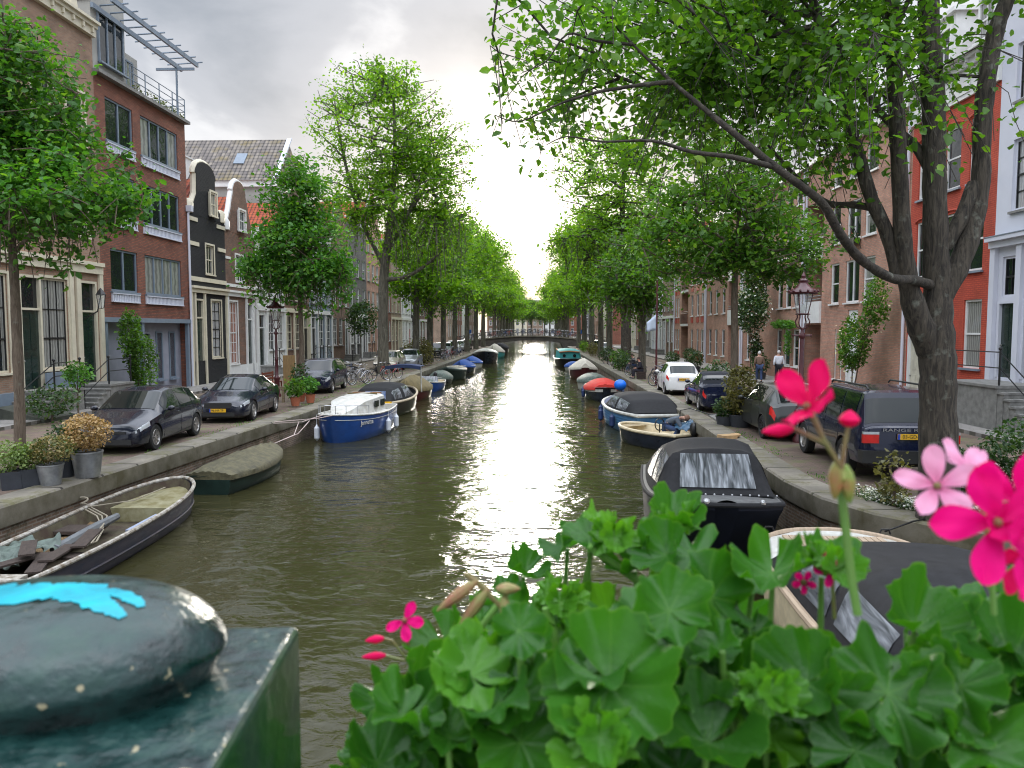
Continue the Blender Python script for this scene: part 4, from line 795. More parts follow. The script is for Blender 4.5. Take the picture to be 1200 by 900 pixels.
# -- the near elm on the right quay
T0 = Vector((6.25, 12.1, 0))
def rel(px, py, Y): q = at(px, py, Y); return (q.x - T0.x, q.y - T0.y, q.z)
trk = [rel(1101, 620, 12.1), rel(1100, 560, 12.1), rel(1099, 480, 12.1), rel(1099, 430, 12.1), rel(1097, 390, 12.1), rel(1098, 340, 12.1), rel(1096, 270, 12.1), rel(1095, 200, 12.15), rel(1094, 130, 12.2), rel(1090, 60, 12.25), rel(1088, -20, 12.3), rel(1092, -180, 12.4), rel(1085, -330, 12.5)]
trr = [.36, .29, .265, .26, .26, .195, .175, .168, .165, .158, .145, .11, .05]
lm = [([rel(1092, 415, 12.1), rel(1080, 385, 12.0), rel(1066, 340, 11.9), rel(1058, 280, 11.8), rel(1054, 200, 11.7), rel(1050, 120, 11.6), rel(1046, 40, 11.5), rel(1042, -50, 11.5), rel(1030, -200, 11.4)], [.2, .2, .15, .125, .115, .11, .1, .085, .04]),
      ([rel(1100, 350, 12.1), rel(1120, 318, 12.1), rel(1138, 270, 12.15), rel(1149, 215, 12.2), rel(1151, 150, 12.2), rel(1157, 90, 12.2), rel(1166, 40, 12.3), rel(1180, 0, 12.3), rel(1215, -90, 12.4), rel(1230, -200, 12.6)], [.18, .165, .15, .13, .13, .125, .12, .11, .07, .03]),
      ([rel(1105, 290, 12.1), rel(1125, 258, 12.1), rel(1142, 215, 12.2)], [.12, .11, .1]),
      ([rel(1093, 335, 12.1), rel(1070, 328, 11.6), rel(1045, 326, 11.0), rel(1010, 305, 10.4), rel(985, 275, 10.0), rel(965, 240, 9.8), rel(935, 215, 9.6), rel(905, 193, 9.6), rel(860, 156, 9.6), rel(815, 119, 9.8), rel(770, 80, 10.0), rel(712, 22, 10.2)], [.085, .07, .066, .062, .058, .053, .048, .048, .04, .03, .02, .01]),
      ([rel(1054, 330, 11.9), rel(1040, 275, 11.9), rel(1022, 235, 11.9), rel(1008, 190, 12.0), rel(992, 135, 12.2), rel(975, 80, 12.3), rel(958, 20, 12.5), rel(935, -60, 12.8)], [.1, .1, .1, .095, .09, .08, .07, .04]),
      ([rel(1096, 215, 12.15), rel(1078, 178, 12.3), rel(1060, 160, 12.6), rel(1030, 130, 13), rel(1000, 90, 13.4), rel(960, 40, 13.8)], [.085, .075, .07, .06, .05, .03]),
      ([rel(1026, 244, 11.9), rel(1000, 240, 12.2), rel(970, 238, 12.6), rel(940, 215, 13), rel(900, 170, 13.4)], [.06, .055, .05, .045, .02]),
      ([rel(905, 195, 9.6), rel(858, 184, 9.4), rel(811, 178, 9.3), rel(764, 165, 9.2), rel(706, 166, 9.1), rel(665, 160, 9.0), rel(640, 170, 9.0)], [.036, .03, .024, .018, .013, .008, .005]),
      ([rel(787, 96, 9.9), rel(755, 99, 9.8), rel(705, 107, 9.7), rel(660, 120, 9.6), rel(610, 142, 9.5), rel(580, 135, 9.5)], [.035, .025, .02, .014, .009, .005]),
      ([rel(740, 52, 10.1), rel(700, 48, 9.9), rel(665, 40, 9.8), rel(640, 72, 9.8), rel(612, 85, 9.8)], [.022, .018, .012, .008, .005])]
def nk(p, pr=True):
    w = (p[0] + T0.x, p[1] + T0.y, p[2]); px = 631 + 900 * w[0] / w[1]; py = 386 - 900 * (w[2] - 4) / w[1]
    if w[1] < 7.6: return False
    low = 315 if px > 960 else (275 + (px - 760) * .16 if px > 760 else 225 + (px - 600) * .3)
    if py > low: return False
    if px > 1080 and py > 235 - .0 * px: return False
    if not pr: return px > 572 and not (px > 1135 and 75 < py < 235 and random.random() < .6)
    if px > 1040 and py > 0: return random.random() < (.3 if px < 1125 else .14)
    if 1000 < px and py > 60: return random.random() < .7
    if px < 800: return random.random() < (.34 if px < 660 else .62) and px > 575
    return True
tree('elm_tree', 'big elm with forked dark trunk at front right, branches reaching over the canal', 'tree', T0, trk, trr,
     [((-2.6, .3, 8.0), (4.6, 3.6, 3.6), 5), ((-5.2, -.9, 7.2), (2.7, 2.6, 2.3), 2.4), ((-1.5, 2.2, 11.5), (4.8, 4.5, 3.2), 2.2), ((.6, .4, 10.2), (2.6, 3, 3), .9), ((-4, .5, 9.6), (4, 3.5, 2.4), 2.2), ((-2.7, -1.2, 6.3), (2.5, 1.8, 1.1), 2.3)], 2300, 31000, .112, F_elm, K_elm, spread=.2, limbs=lm, keep=nk, seg=.55, tip=.0052, minr=.0035, hang=-.92, expo=2.2, leafkeep=lambda p: nk(p, False), seed=4)
# -- the near street tree on the left
def lk(p):
    w = (p[0] - 10.75, p[1] + 15.7, p[2]); px = 631 + 900 * w[0] / w[1]; py = 386 - 900 * (w[2] - 4) / w[1]
    if py > 345 - max(0, px - 90) * .75: return False
    if px > 50 + (py + 25) * .82: return False
    return w[1] > 12 and px < 207
q = at(22, 500, 15.7); LT = Vector((q.x, 15.7, 0))
def rl_(px, py, Y=15.7): v = at(px, py, Y); return (v.x - LT.x, v.y - LT.y, v.z)
tree('street_tree', 'slender brown-stemmed street tree with dense dark leaves at the left edge', 'tree', LT, [rl_(23, 560), rl_(23, 480), rl_(20, 400), rl_(17, 330), rl_(12, 250), rl_(8, 150), rl_(6, 60), rl_(0, -20)], [.13, .105, .1, .09, .075, .06, .04, .02],
     [((-.3, 0, 6.9), (2.7, 2.4, 1.9), 3), ((.9, 0, 6.6), (2.2, 2.0, 1.5), 2.2), ((-.6, .2, 9.0), (2.0, 2, 2.4), 2.6), ((-2.6, .6, 7.6), (2.2, 2, 2.4), 1.5), ((.5, 0, 8.7), (1.4, 1.6, 1.7), 1.6)], 950, 24000, .12, F_dark, K_map, spread=.2, keep=lk, leafkeep=lk, seg=.5, tip=.008, limbs=[([rl_(14, 300), rl_(50, 262), rl_(95, 240), rl_(150, 225)], [.05, .04, .028, .01]), ([rl_(14, 285), rl_(-30, 200), rl_(-60, 120)], [.05, .035, .015]), ([rl_(10, 230), rl_(55, 170), rl_(90, 110)], [.04, .03, .01])], seed=9)
tree('maple_tree', 'young round maple with dark green crown and thin stem behind the navy car', 'tree', (-10.35, 33.2, 0), [(0, 0, .95), (.03, 0, 3), (0, 0, 6), (.1, 0, 9), (0, 0, 11.3)], [.13, .105, .09, .05, .02],
     [((-.1, 0, 7.3), (2.7, 2.6, 2.5), 4), ((-.1, 0, 9.4), (1.7, 1.7, 2.2), 2), ((.6, 0, 5.6), (2.1, 2.1, 1.4), 1.6), ((-1.1, 0, 6.2), (1.8, 1.8, 1.3), 1)], 440, 17000, .16, F_dark, K_map, spread=.3, seed=11)
tree('elm_tree', 'tall spreading elm with thick grey trunk beside the black sloop on the left bank', 'tree', (-10.15, 50, 0), [(0, 0, .95), (0, 0, 4), (.1, 0, 7.5), (.5, 0, 10.5), (.9, 0, 15), (.8, 0, 20)], [.42, .33, .31, .24, .15, .04],
     [((-.2, 0, 17.2), (4.6, 4, 5.3), 5), ((2.2, 0, 12.5), (4.4, 3.6, 4.2), 4.2), ((-2.2, 0, 12.0), (3.4, 3.2, 3.5), 1.6), ((3.2, -.5, 8.6), (2.8, 2.6, 1.9), 1.6), ((3.6, 0, 15), (2.6, 3, 3.2), 1.5)], 1000, 26000, .18, F_mid, K_far, spread=.36, seg=1.1, tip=.017,
     limbs=[([(.1, 0, 7.2), (1.6, -.3, 7.4), (3.0, -.4, 8.2), (4.5, -.5, 9.5)], [.16, .13, .1, .03]), ([(.2, 0, 8), (-1.3, 0, 11), (-2.4, 0, 15), (-3, 0, 19)], [.16, .12, .09, .03]), ([(.3, 0, 9), (2, 0, 12), (3.2, 0, 16)], [.15, .11, .04])], seed=13)
tree('lime_tree', 'round full-leaved tree on the right quay over the white hatchback and the dark convertible', 'tree', (6.35, 25.3, 0), [(0, 0, .95), (.05, 0, 3), (0, 0, 5.4), (.1, 0, 8), (0, 0, 9.6)], [.15, .12, .10, .06, .02],
     [((-.4, .5, 7.7), (3.6, 3.2, 1.9), 4), ((-1.7, 0, 6.5), (2.2, 2.2, 1.3), 1.7), ((1.4, 0, 6.4), (2.2, 2.2, 1.3), 1.7), ((0, 0, 9.3), (2.4, 2.4, 1.4), 1.5)], 480, 17000, .14, F_olive, K_map, spread=.28, seed=15)
tree('elm_tree', 'tall dark-trunked elm rising behind the seated people on the right quay', 'tree', (6.9, 61, 0), [(0, 0, .95), (0, 0, 4), (-.1, 0, 8), (-.4, 0, 12), (-.2, 0, 19)], [.5, .38, .34, .24, .05],
     [((-.6, 0, 15.6), (5.6, 5, 5.0), 5), ((-3.2, 0, 10.3), (3.6, 3.5, 3), 2), ((3.6, 0, 11), (3.6, 3.5, 3.4), 2)], 760, 14000, .22, F_mid, K_elm, spread=.42, seg=1.3, tip=.02, limbs=[([(0, 0, 7.6), (-2, 0, 8.6), (-3.6, 0, 10.6)], [.17, .12, .05]), ([(0, 0, 8.4), (2, 0, 10), (3.5, 0, 13)], [.16, .12, .05])], seed=17)
# -- the rows towards the bridge and beyond share four crowns
def proto(seed, blobs, n, ls, mat, sp=.5):
    r = tree('lime_tree', 'x', 'tree', (0, 0, 0), [(0, 0, .9), (0, 0, 4), (.1, 0, 8), (.2, 0, 13)], [.34, .27, .24, .08], blobs, 300, n, ls, mat, K_far, spread=sp, seg=1.6, tip=.024, seed=seed); return r
PA = proto(21, [((.2, 0, 11), (4.2, 4.6, 4.6), 4), ((1.2, 0, 7.6), (3.8, 4.2, 2.3), 2.5)], 9500, .26, F_mid)
PB = proto(22, [((0, 0, 12), (4.0, 4.4, 5.0), 4), ((1.0, 0, 8), (3.4, 4, 2.6), 2)], 9000, .27, F_mid)
PC = proto(23, [((.4, 0, 9.2), (3.6, 3.8, 4.0), 4), ((1.0, 0, 6.3), (3.0, 3, 1.8), 1.5)], 8500, .24, F_olive)
LROW = [(PA, -9.9, 62, .93, 0, 'leafy tree just behind the tall spreading elm on the left bank'), (PC, -9.9, 70, 1.0, .3, 'tree beside the silver cars on the left bank'), (PB, -9.8, 79, 1.0, -.4, 'bright green tree over the bicycles past the silver cars, left bank'),
        (PA, -9.8, 90, 1.06, .5, 'wide tree in front of the white house with the red door'), (PB, -9.4, 101, 1.12, .2, 'tree near the navy boat with white cabin, left bank'), (PA, -9.2, 113, 1.18, -.2, 'tree above the teal covered boat, left bank'), (PB, -9.0, 125, 1.2, .8, 'last tree before the bridge on the left bank')]
RROW = [(PC, 6.3, 47, .8, 2.9, 'small tree by the flag pole on the right quay'), (PB, 6.7, 73, 1.0, 3.3, 'tree behind the tall elm on the right quay'), (PA, 6.7, 83, 1.05, 3.0, 'slim trunked tree by the far parked cars, right quay'), (PB, 6.5, 94, 1.12, 2.7, 'tree beside the teal houseboat, right quay'), (PA, 6.3, 106, 1.18, 3.3, 'tree past the teal houseboat, right quay'), (PB, 6.2, 119, 1.2, 3.0, 'last tree before the bridge on the right quay')]
used = set()
for row in (LROW, RROW):
    for p, x, y, s, rz, lab in row:
        g_ = 'trees in rows along the canal'
        if id(p) in used: o = dup(p, (x, y, .05), rz, lab, g_, scale=(s, s, s))
        else: used.add(id(p)); o = p; o.location = (x, y, .05); o.rotation_euler.z = rz; o.scale = (s, s, s); o['label'] = lab; o['group'] = g_
for k, (s, x) in enumerate(((-1, -8.9), (1, 6.1))):
    for i in range(9):
        p = (PA, PB)[i % 2]; o = dup(p, (x, 155 + i * 15 + k * 6, .05), i * 1.3 + (0 if s < 0 else PI), 'leafy tree beyond the bridge on the ' + ('left' if s < 0 else 'right') + ' bank, in the row fading away', 'far ' + ('left' if s < 0 else 'right') + ' bank trees beyond the bridge', scale=(1.3, 1.3, 1.15))
for x, y, s_ in ((-6.2, 300, 1.25), (-2.8, 306, 1.3), (4.4, 300, 1.3), (2.4, 312, 1.2)): dup(PC, (x, y, .05), x, 'leafy tree on the square closing the far end of the canal', 'trees on the far square', scale=(s_, s_, s_))
# ------------------------------------------------------------------ planting
M_zinc = pm('zinc_pot', (.32, .33, .34), .42, .7, var=.2, scale=6, bump=.08); M_dkpot = pm('dark_plastic_pot', (.04, .045, .055), .5, var=.2); M_terra = pm('terracotta', (.38, .12, .06), .8, var=.2); M_soil = pm('soil', (.03, .022, .015), .95)
def pot(rt, rb, h, mat, square=False):
    m = MB()
    if square: m.add([(-rb, -rb, 0), (rb, -rb, 0), (rb, rb, 0), (-rb, rb, 0), (-rt, -rt, h), (rt, -rt, h), (rt, rt, h), (-rt, rt, h)], [(0, 3, 2, 1), (0, 1, 5, 4), (1, 2, 6, 5), (2, 3, 7, 6), (3, 0, 4, 7)]); m.box(-rt * .95, rt * .95, -rt * .95, rt * .95, h - .06, h - .04, 1)
    else: m.lathe([(.01, 0), (rb, 0), (rb * 1.02, .02), (rt, h * .93), (rt * 1.04, h * .94), (rt * 1.04, h), (rt * .95, h), (rt * .92, h - .05)], 24); m.lathe([(rt * .93, h - .05), (.01, h - .05)], 24, mi=1)
    return m
def potted(px, py, Y, label, rt, rb, h, mat, leafmat, blobs, n, size, square=False, name='potted_plant', cat='potted plant', pos=None, flowers=None, group=None, **k):
    q = pos or (Y * (px - 631) / 900, Y); r = empty(name, (q[0], q[1], 1.002 if q[0] < -9.62 or q[0] > 5.65 else 1.042), random.random(), label, cat, group)
    pot(rt, rb, h, mat, square).build('pot', [mat, M_soil], r)
    P = np.vstack([blob_pts(int(n * w), c, rr, .3) for c, rr, w in blobs]); f = foliage('foliage', P, size, leafmat, **k); f.parent = r
    if flowers: P = blob_pts(flowers[0], flowers[1], flowers[2], .8); P2 = foliage('blossom', P, flowers[3], flowers[4]); P2.parent = r
    return r
F_box = leafm('dry_box_leaf', (.34, .2, .075), (.55, .37, .16), (.42, .3, .12), .15); F_hyd = leafm('dried_hydrangea', (.05, .1, .02), (.33, .25, .1), (.42, .33, .15), .2); F_lt = leafm('pale_green_leaf', (.12, .2, .05), (.3, .4, .14), None, .3)
F_bush = leafm('bush_leaf', (.02, .06, .018), (.06, .12, .03), (.12, .18, .04), .3); F_bush2 = leafm('olive_bush_leaf', (.1, .1, .03), (.22, .2, .06), (.3, .27, .09), .3); F_wht = leafm('white_blossom', (.75, .75, .7), (.8, .8, .78), None, .2); F_fern = leafm('bright_fern_leaf', (.06, .2, .03), (.14, .33, .05), None, .4)
potted(87, 566, 15.0, 'round ball of dry golden leaves in the bigger zinc pot, front of the navy hatchback', .29, .22, .52, M_zinc, F_box, [((0, 0, .93), (.46, .46, .42), 1)], 2600, .045, aspect=.7)
potted(41, 572, 14.2, 'half green half brown hydrangea in a pale zinc pot', .235, .17, .40, M_zinc, F_hyd, [((0, 0, .68), (.48, .4, .3), 1)], 1500, .05)
potted(60, 560, 15.0, 'green spray in a dark tapered pot behind the zinc pots', .2, .15, .42, M_dkpot, F_bush, [((0, 0, .75), (.34, .34, .4), 1)], 700, .06)
potted(17, 576, 14.2, 'pale green hydrangea in a square dark planter', .2, .17, .36, M_dkpot, F_lt, [((-.05, 0, .6), (.36, .33, .3), 1)], 800, .055, True)
potted(-8, 577, 14.0, 'square dark planter cut by the left edge of the frame with pale leaves', .2, .17, .34, M_dkpot, F_lt, [((0, 0, .62), (.35, .3, .32), 1)], 700, .055, True)
potted(0, 0, 0, 'black pot with tall yellowish shrub and white flowers on the right quay', .36, .28, .38, M_dkpot, F_bush2, [((-.15, 0, 1.35), (.55, .5, .75), 1.2), ((.1, 0, .75), (.7, .6, .4), 1)], 900, .09, pos=(6.25, 25.0 - 1.2), flowers=(60, (.45, -.1, 1.15), (.35, .3, .3), .09, F_wht))
potted(0, 0, 0, 'leafy green plant in a low dark tub beside the yellow-green shrub', .3, .25, .3, M_dkpot, F_bush, [((0, 0, .55), (.45, .4, .35), 1)], 700, .08, pos=(5.85, 24.1))
# orange pots and greens on the left quay by the maple
for i, (x, y, lab) in enumerate([(-9.2, 30.6, 'terracotta pot of leafy greens by the quay edge near the blue cabin boat'), (-9.9, 31.6, 'terracotta pot with tall leafy shrub beside the dark estate car'), (-9.4, 29.3, 'small terracotta pot with low herbs nearest the navy coupe')]):
    potted(0, 0, 0, lab, .2, .14, .34, M_terra, [F_fern, F_bush, F_olive][i], [((0, 0, .7 + .3 * (i == 1)), (.42, .4, .4 + .3 * (i == 1)), 1)], 500, .1, pos=(x, y))
for i, (x, y, h, lab) in enumerate([(10.6, 52, .9, 'clipped bush in a dark tub on the right pavement'), (9.9, 57, .7, 'round dark topiary in a tub further along the right pavement'), (12.9, 45, .8, 'grey-green tub plant by the brick wall near the pedestrians'), (11.9, 61, .9, 'low bush in a tub before the red-panelled block')]):
    potted(0, 0, 0, lab, .3, .25, .5, M_dkpot, F_bush, [((0, 0, .5 + h * .6), (.55, .55, h * .7), 1)], 800, .1, pos=(x, y))
def shrub(label, loc, blobs, n, size, mat, name='shrub', cat='shrub', stem=True, flowers=None, **k):
    r = empty(name, loc, 0, label, cat)
    if stem:
        s = MB()
        for c, rr, w in blobs:
            for _ in range(3): a = random.uniform(0, 6.28); s.tube([(0, 0, 0), (c[0] * .4, c[1] * .4, c[2] * .5), (c[0] + math.cos(a) * rr[0] * .5, c[1] + math.sin(a) * rr[1] * .5, c[2] + rr[2] * .3)], [.035, .025, .01], 5)
        s.build('stem', K_map, r)
    P = np.vstack([blob_pts(int(n * w), c, rr, .25) for c, rr, w in blobs]); f = foliage('foliage', P, size, mat, **k); f.parent = r
    if flowers: f2 = foliage('blossom', np.vstack([blob_pts(int(flowers[0] * w), c, [q * 1.02 for q in rr], .85) for c, rr, w in blobs]), flowers[1], flowers[2]); f2.parent = r
    return r
shrub('light green climbing bush beside the steps of the dark red block', (-16.9, 32.0, 1), [((0, 0, 1.6), (.5, 1.3, 1.3), 1.2), ((.1, -.9, 2.9), (.4, .7, 1.2), .7)], 1700, .11, F_olive)
shrub('bushy shrub in the front garden by the leftmost stoop', (-15.6, 24.0, 1), [((0, 0, .7), (.8, 1.2, .6), 1)], 900, .1, F_bush)
shrub('bright leafy fern on the blue-grey stair wall behind the slender tree', (-15.9, 25.9, 1), [((0, 0, 1.5), (.5, .6, .45), 1)], 450, .11, F_fern)
shrub('dark round shrub on a thick stem beside the stoop behind the bicycles', (-15.8, 68.0, 1), [((0, 0, 4.2), (1.6, 1.6, 1.9), 1)], 1700, .2, F_bush)
shrub('olive brown bush between the silver car and the far bicycles', (-9.9, 63.5, 1), [((0, 0, 1.2), (1.5, 1.6, 1.2), 1)], 1500, .15, F_bush2)
shrub('white-flowering rose climbing on the brick wall above the pedestrians', (12.9, 47.2, 1), [((0, 0, 4.2), (1.0, 1.9, 1.5), 1.3), ((.3, .6, 6.2), (.7, 1.5, 1.3), .7), ((.3, 0, 1.8), (.4, .7, 1), .3)], 2600, .14, F_bush, flowers=(200, .13, F_wht))
shrub('pale rose bush growing on the pinkish block beside the slim white door', (13.3, 33.0, 1), [((0, 0, 2.3), (.7, 1.1, 1.4), 1.2), ((.4, -1.1, 4.0), (.45, .9, 1.2), .6)], 2000, .11, F_olive, flowers=(40, .1, leafm('cream_rose', (.7, .62, .3), (.75, .7, .5), None, .1)))
shrub('ivy strip hanging over the white lower windows of the pinkish block', (14.2, 45.3, 3.7), [((0, 0, .6), (.25, 2.3, .3), 1), ((0, -.9, -.4), (.2, .3, .9), .3)], 900, .12, F_fern, stem=False, name='ivy', cat='ivy')
shrub('loose green bushes with pale blossoms in front of the grey stoop behind the elm', (8.6, 13.4, 1), [((0, 0, .75), (1.0, .9, .75), 1.2), ((1.6, .3, .7), (1.0, .9, .7), 1), ((-.9, .4, .5), (.6, .6, .5), .6), ((3.0, .6, .6), (1, .9, .7), 1)], 2500, .075, F_bush, flowers=(22, .06, leafm('pale_pink_blossom', (.6, .4, .5), (.7, .55, .62), None, .1)))
shrub('yellowish leafy shoots at the foot of the elm by the off-roader', (6.0, 13.0, 1), [((0, 0, .55), (.35, .3, .5), 1)], 240, .085, F_bush2)
shrub('dry grass tuft beside the white-flowered edging on the right quay', (6.15, 13.4, 1), [((0, 0, .12), (.25, .2, .15), 1)], 120, .16, F_bush2, name='grass_tuft', cat='grass tuft', stem=False, droop=-1.5, aspect=.15)
fl = MB(); Pb = []
for i in range(130): t = RNG.random() * 3; Pb.append(blob_pts(34, (float(np.interp(t, [0, 1, 2, 3], [5.85, 6.15, 6.9, 8.0])) + RNG.normal() * .1, float(np.interp(t, [0, 1, 2, 3], [13.7, 12.9, 12.3, 11.9])) + RNG.normal() * .16, 1.07), (.17, .17, .13), .3))
Pb = np.vstack(Pb); rt = empty('flower_edging', (0, 0, 0), 0, 'low mat of tiny white flowers spilling along the curved right quay cap', 'flower edging'); foliage('foliage', Pb, .035, F_bush).parent = rt
k_ = Pb[RNG.random(len(Pb)) < .75] + np.array([0, 0, .05]); foliage('blossom', k_, .026, F_wht, updir=2, aspect=1).parent = rt
for i, (x, y, lab) in enumerate([(6.0, 55, 'leafy bush by the seated people'), (6.1, 58.5, 'bush with orange pots beside the tall elm'), (6.0, 67, 'bush by the far bicycles, right quay'), (6.2, 88, 'brownish bush before the far parked car'), (5.9, 100, 'green bush next to the teal houseboat'), (8.9, 38.5, 'loose green bush on the right street near the white hatchback')]):
    shrub(lab, (x, y, 1), [((0, 0, .8), (.8, 1.2, .8), 1)], 700, .13, [F_bush, F_olive, F_bush, F_bush2, F_mid, F_bush][i])
gt = MB(); P = []
for (xa, xb, ya, yb, n) in ((5.5, 6.0, 13.5, 34, 1500), (-9.6, -9.1, 18, 45, 1600), (-10.2, -9.2, 36, 60, 1200), (5.6, 6.3, 34, 55, 900), (-9.0, -8.8, 50, 100, 500)):
    P.append(np.stack([RNG.uniform(xa, xb, n), RNG.uniform(ya, yb, n), np.full(n, 1.0)], 1))
P = np.vstack(P); nzv = np.sin(P[:, 1] * 2.1) + np.sin(P[:, 1] * .73 + P[:, 0] * 3) + RNG.normal(size=len(P)) * .5; P = P[nzv > 0]; tag(foliage('weeds', P, .045, F_fern, updir=.1, droop=-1.2, aspect=.3), 'short weeds growing along the joints of the quay paving', 'weeds', kind='stuff')
# ------------------------------------------------------------------ street lamps, flag, railings, signs
M_lamp = pm('dark_red_cast_iron', (.075, .012, .016), .38, var=.25, coat=.3)
def lampglass():
    m, nt, b = nmat('lantern_glass'); b.inputs['Base Color'].default_value = (.8, .85, .85, 1); b.inputs['Alpha'].default_value = .25; b.inputs['Roughness'].default_value = .08; return m
M_lg = lampglass()
def lamp(loc, label):
    r = empty('street_lamp', loc, 0, label, 'street lamp'); p = MB(); p.lathe([(.01, 0), (.17, 0), (.17, .12), (.12, .2), (.115, .75), (.14, .8), (.14, .86), (.075, .95), (.065, 1.6), (.085, 1.64), (.085, 1.7), (.06, 1.75), (.05, 2.75), (.085, 2.8), (.085, 2.86), (.045, 2.92), (.04, 3.02), (.02, 3.04)], 16)
    p.tube([(-.22, 0, 2.84), (.22, 0, 2.84)], .022, 8); [p.ball((s * .23, 0, 2.84), .035, 8, 5) for s in (-1, 1)]; p.build('post', M_lamp, r)
    h = MB()
    for k in range(4):
        a = k * PI / 2 + PI / 4; c, s = math.cos(a), math.sin(a); h.tube([(c * .03, s * .03, 3.0), (c * .16, s * .16, 3.08), (c * .2, s * .2, 3.2), (c * .14, s * .14, 3.32), (c * .15, s * .15, 3.4)], .018, 6); h.tube([(c * .15, s * .15, 3.4), (c * .27, s * .27, 3.95)], .014, 5)
    h.lathe([(.16, 3.38), (.2, 3.4), (.16, 3.42)], 16); h.lathe([(.36, 3.93), (.38, 3.97), (.34, 4.02), (.2, 4.1), (.1, 4.22), (.12, 4.28), (.05, 4.34), (.06, 4.4), (.01, 4.5)], 16)
    for k in range(12): a = k * PI / 6; h.ball((.37 * math.cos(a), .37 * math.sin(a), 4.0), .035, 6, 4)
    hd = h.build('lantern', M_lamp, r); g_ = MB(); g_.lathe([(.15, 3.42), (.265, 3.93)], 8); g_.build('glass', M_lg, hd, smooth=0); b = MB(); b.lathe([(.03, 3.42), (.06, 3.5), (.06, 3.6), (.02, 3.66)], 10); b.build('bulb', M_white, hd); return r
lamp((6.95, 20.55, 1), 'ornate dark red street lamp beside the grey estate car on the right street'); lamp((-11.65, 33.8, 1), 'ornate dark red street lamp by the young maple on the left bank')
r = empty('wall_lantern', (-17.5, dx(90), 4.6), 0, 'black wall lantern on a bracket beside the door of the leftmost house', 'wall lantern'); m = MB(); m.tube([(-.2, 0, -.2), (.35, 0, .1), (.5, 0, .75)], .025, 6); m.lathe([(.02, .7), (.2, .75), (.14, .85), (.02, 1.0)], 6, (.5, 0, 0)); m.lathe([(.05, .2), (.1, .22)], 6, (.5, 0, 0))
for k in range(6): m.tube([(.5 + .1 * math.cos(k * PI / 3), .1 * math.sin(k * PI / 3), .22), (.5 + .19 * math.cos(k * PI / 3), .19 * math.sin(k * PI / 3), .75)], .012, 4)
m.build('bracket', M_black, r); m = MB(); m.lathe([(.09, .23), (.18, .74)], 6, (.5, 0, 0)); m.build('glass', M_lg, r, smooth=0)
r = empty('flag_pole', (6.3, 41.3, 1), 0, 'dark pole with a pale blue-white flag on the right quay', 'flag'); m = MB(); m.tube([(0, 0, 0), (0, 0, 5.6)], [.06, .045], 10); m.build('pole', M_lamp, r)
m = MB(); m.grid([[(-.03 - .5 * u - .0, .05 * math.sin(u * 6 + v), 2.95 - .08 * u + v * (.85 - .35 * u) ) for u in np.linspace(0, 1, 8)] for v in np.linspace(0, 1, 5)]); f = m.mesh('flag', pm('flag_cloth', (.5, .58, .68), .8, var=.05)); fo = link('flag', f, r); sd = fo.modifiers.new('s', 'SOLIDIFY'); sd.thickness = .01
def bollard_sign(loc, label, col, disc=True):
    r = empty('road_sign', loc, 0, label, 'road sign'); m = MB(); m.tube([(0, 0, 0), (0, 0, 2.9)], .035, 8); m.build('post', M_zinc, r); m = MB()
    if disc: m.lathe([(.01, -.03), (.32, -.03), (.32, 0), (.01, 0)], 20, (0, -.05, 2.7), axis='y'); m2 = MB(); m2.box(-.22, .22, -.095, -.085, 2.65, 2.75); m2.build('bar', M_white, r)
    else: m.box(-.3, .3, -.08, -.05, 2.35, 2.95)
    m.build('plate', col, r)
bollard_sign((-9.4, 128, 1), 'round red no-entry sign near the far bridge on the left', M_redp); bollard_sign((-10.6, 118, 1), 'square blue sign beside the no-entry sign', pm('sign_blue', (.02, .12, .45), .4), False); bollard_sign((6.4, 112, 1), 'blue square parking sign on the far right quay', pm('sign_blue', (.02, .12, .45), .4), False)
# bench, wooden board, rail by the left lamp
r = empty('wooden_bench', (-13.2, 37, 1), -PI / 2, 'red-brown wooden bench beside the left street lamp', 'bench'); wd = pm('red_brown_wood', (.2, .05, .025), .6, var=.3, stretch=(1, 8, 8)); 
m = MB(); [m.box(-.8, .8, .05 + i * .14, .16 + i * .14, .42, .45) for i in range(3)]; m.build('seat', wd, r); m = MB(); [m.box(-.8, .8, -.02, .01, .55 + i * .13, .65 + i * .13) for i in range(3)]; m.build('backrest', wd, r)
for x in (-.7, .7): m = MB(); m.box(x - .03, x + .03, -.04, .0, 0, .95); m.box(x - .03, x + .03, .4, .45, 0, .42); m.box(x - .028, x + .028, .0, .4, .38, .415); m.build('leg', wd, r)
m = MB(); m.box(-.3, .3, -.03, .03, .1, 1.65); tag(m.build('plywood_sheet', pm('light_board', (.30, .19, .08), .7, stretch=(8, 1, 1)), None, (-13.0, 39.6, 1), .3, smooth=20), 'tall light wooden panel leaning near the lamp on the left bank', 'plywood sheet')
r = empty('low_rail', (-10.2, 31.2, 1), .1, 'low weathered timber rail around the maple bed', 'rail'); m = MB(); m.box(-1.6, .9, -.05, .05, .55, .65); m.build('beam', pm('weathered_wood', (.16, .12, .07), .85, var=.3, stretch=(2, 10, 10)), r)
for x in (-1.5, -.3, .8): m = MB(); m.box(x - .05, x + .05, -.048, .048, 0, .549); m.build('post', MATS['weathered_wood'], r)
m = MB(); m.box(-15.2, -11.2, 17.4, 17.7, 1, 1.16); m.box(-11.5, -11.2, 17.702, 19.6, 1, 1.155); tag(m.build('bed_edging', MATS['weathered_wood']), 'low timber edging round the planting bed at the foot of the slender tree', 'edging')
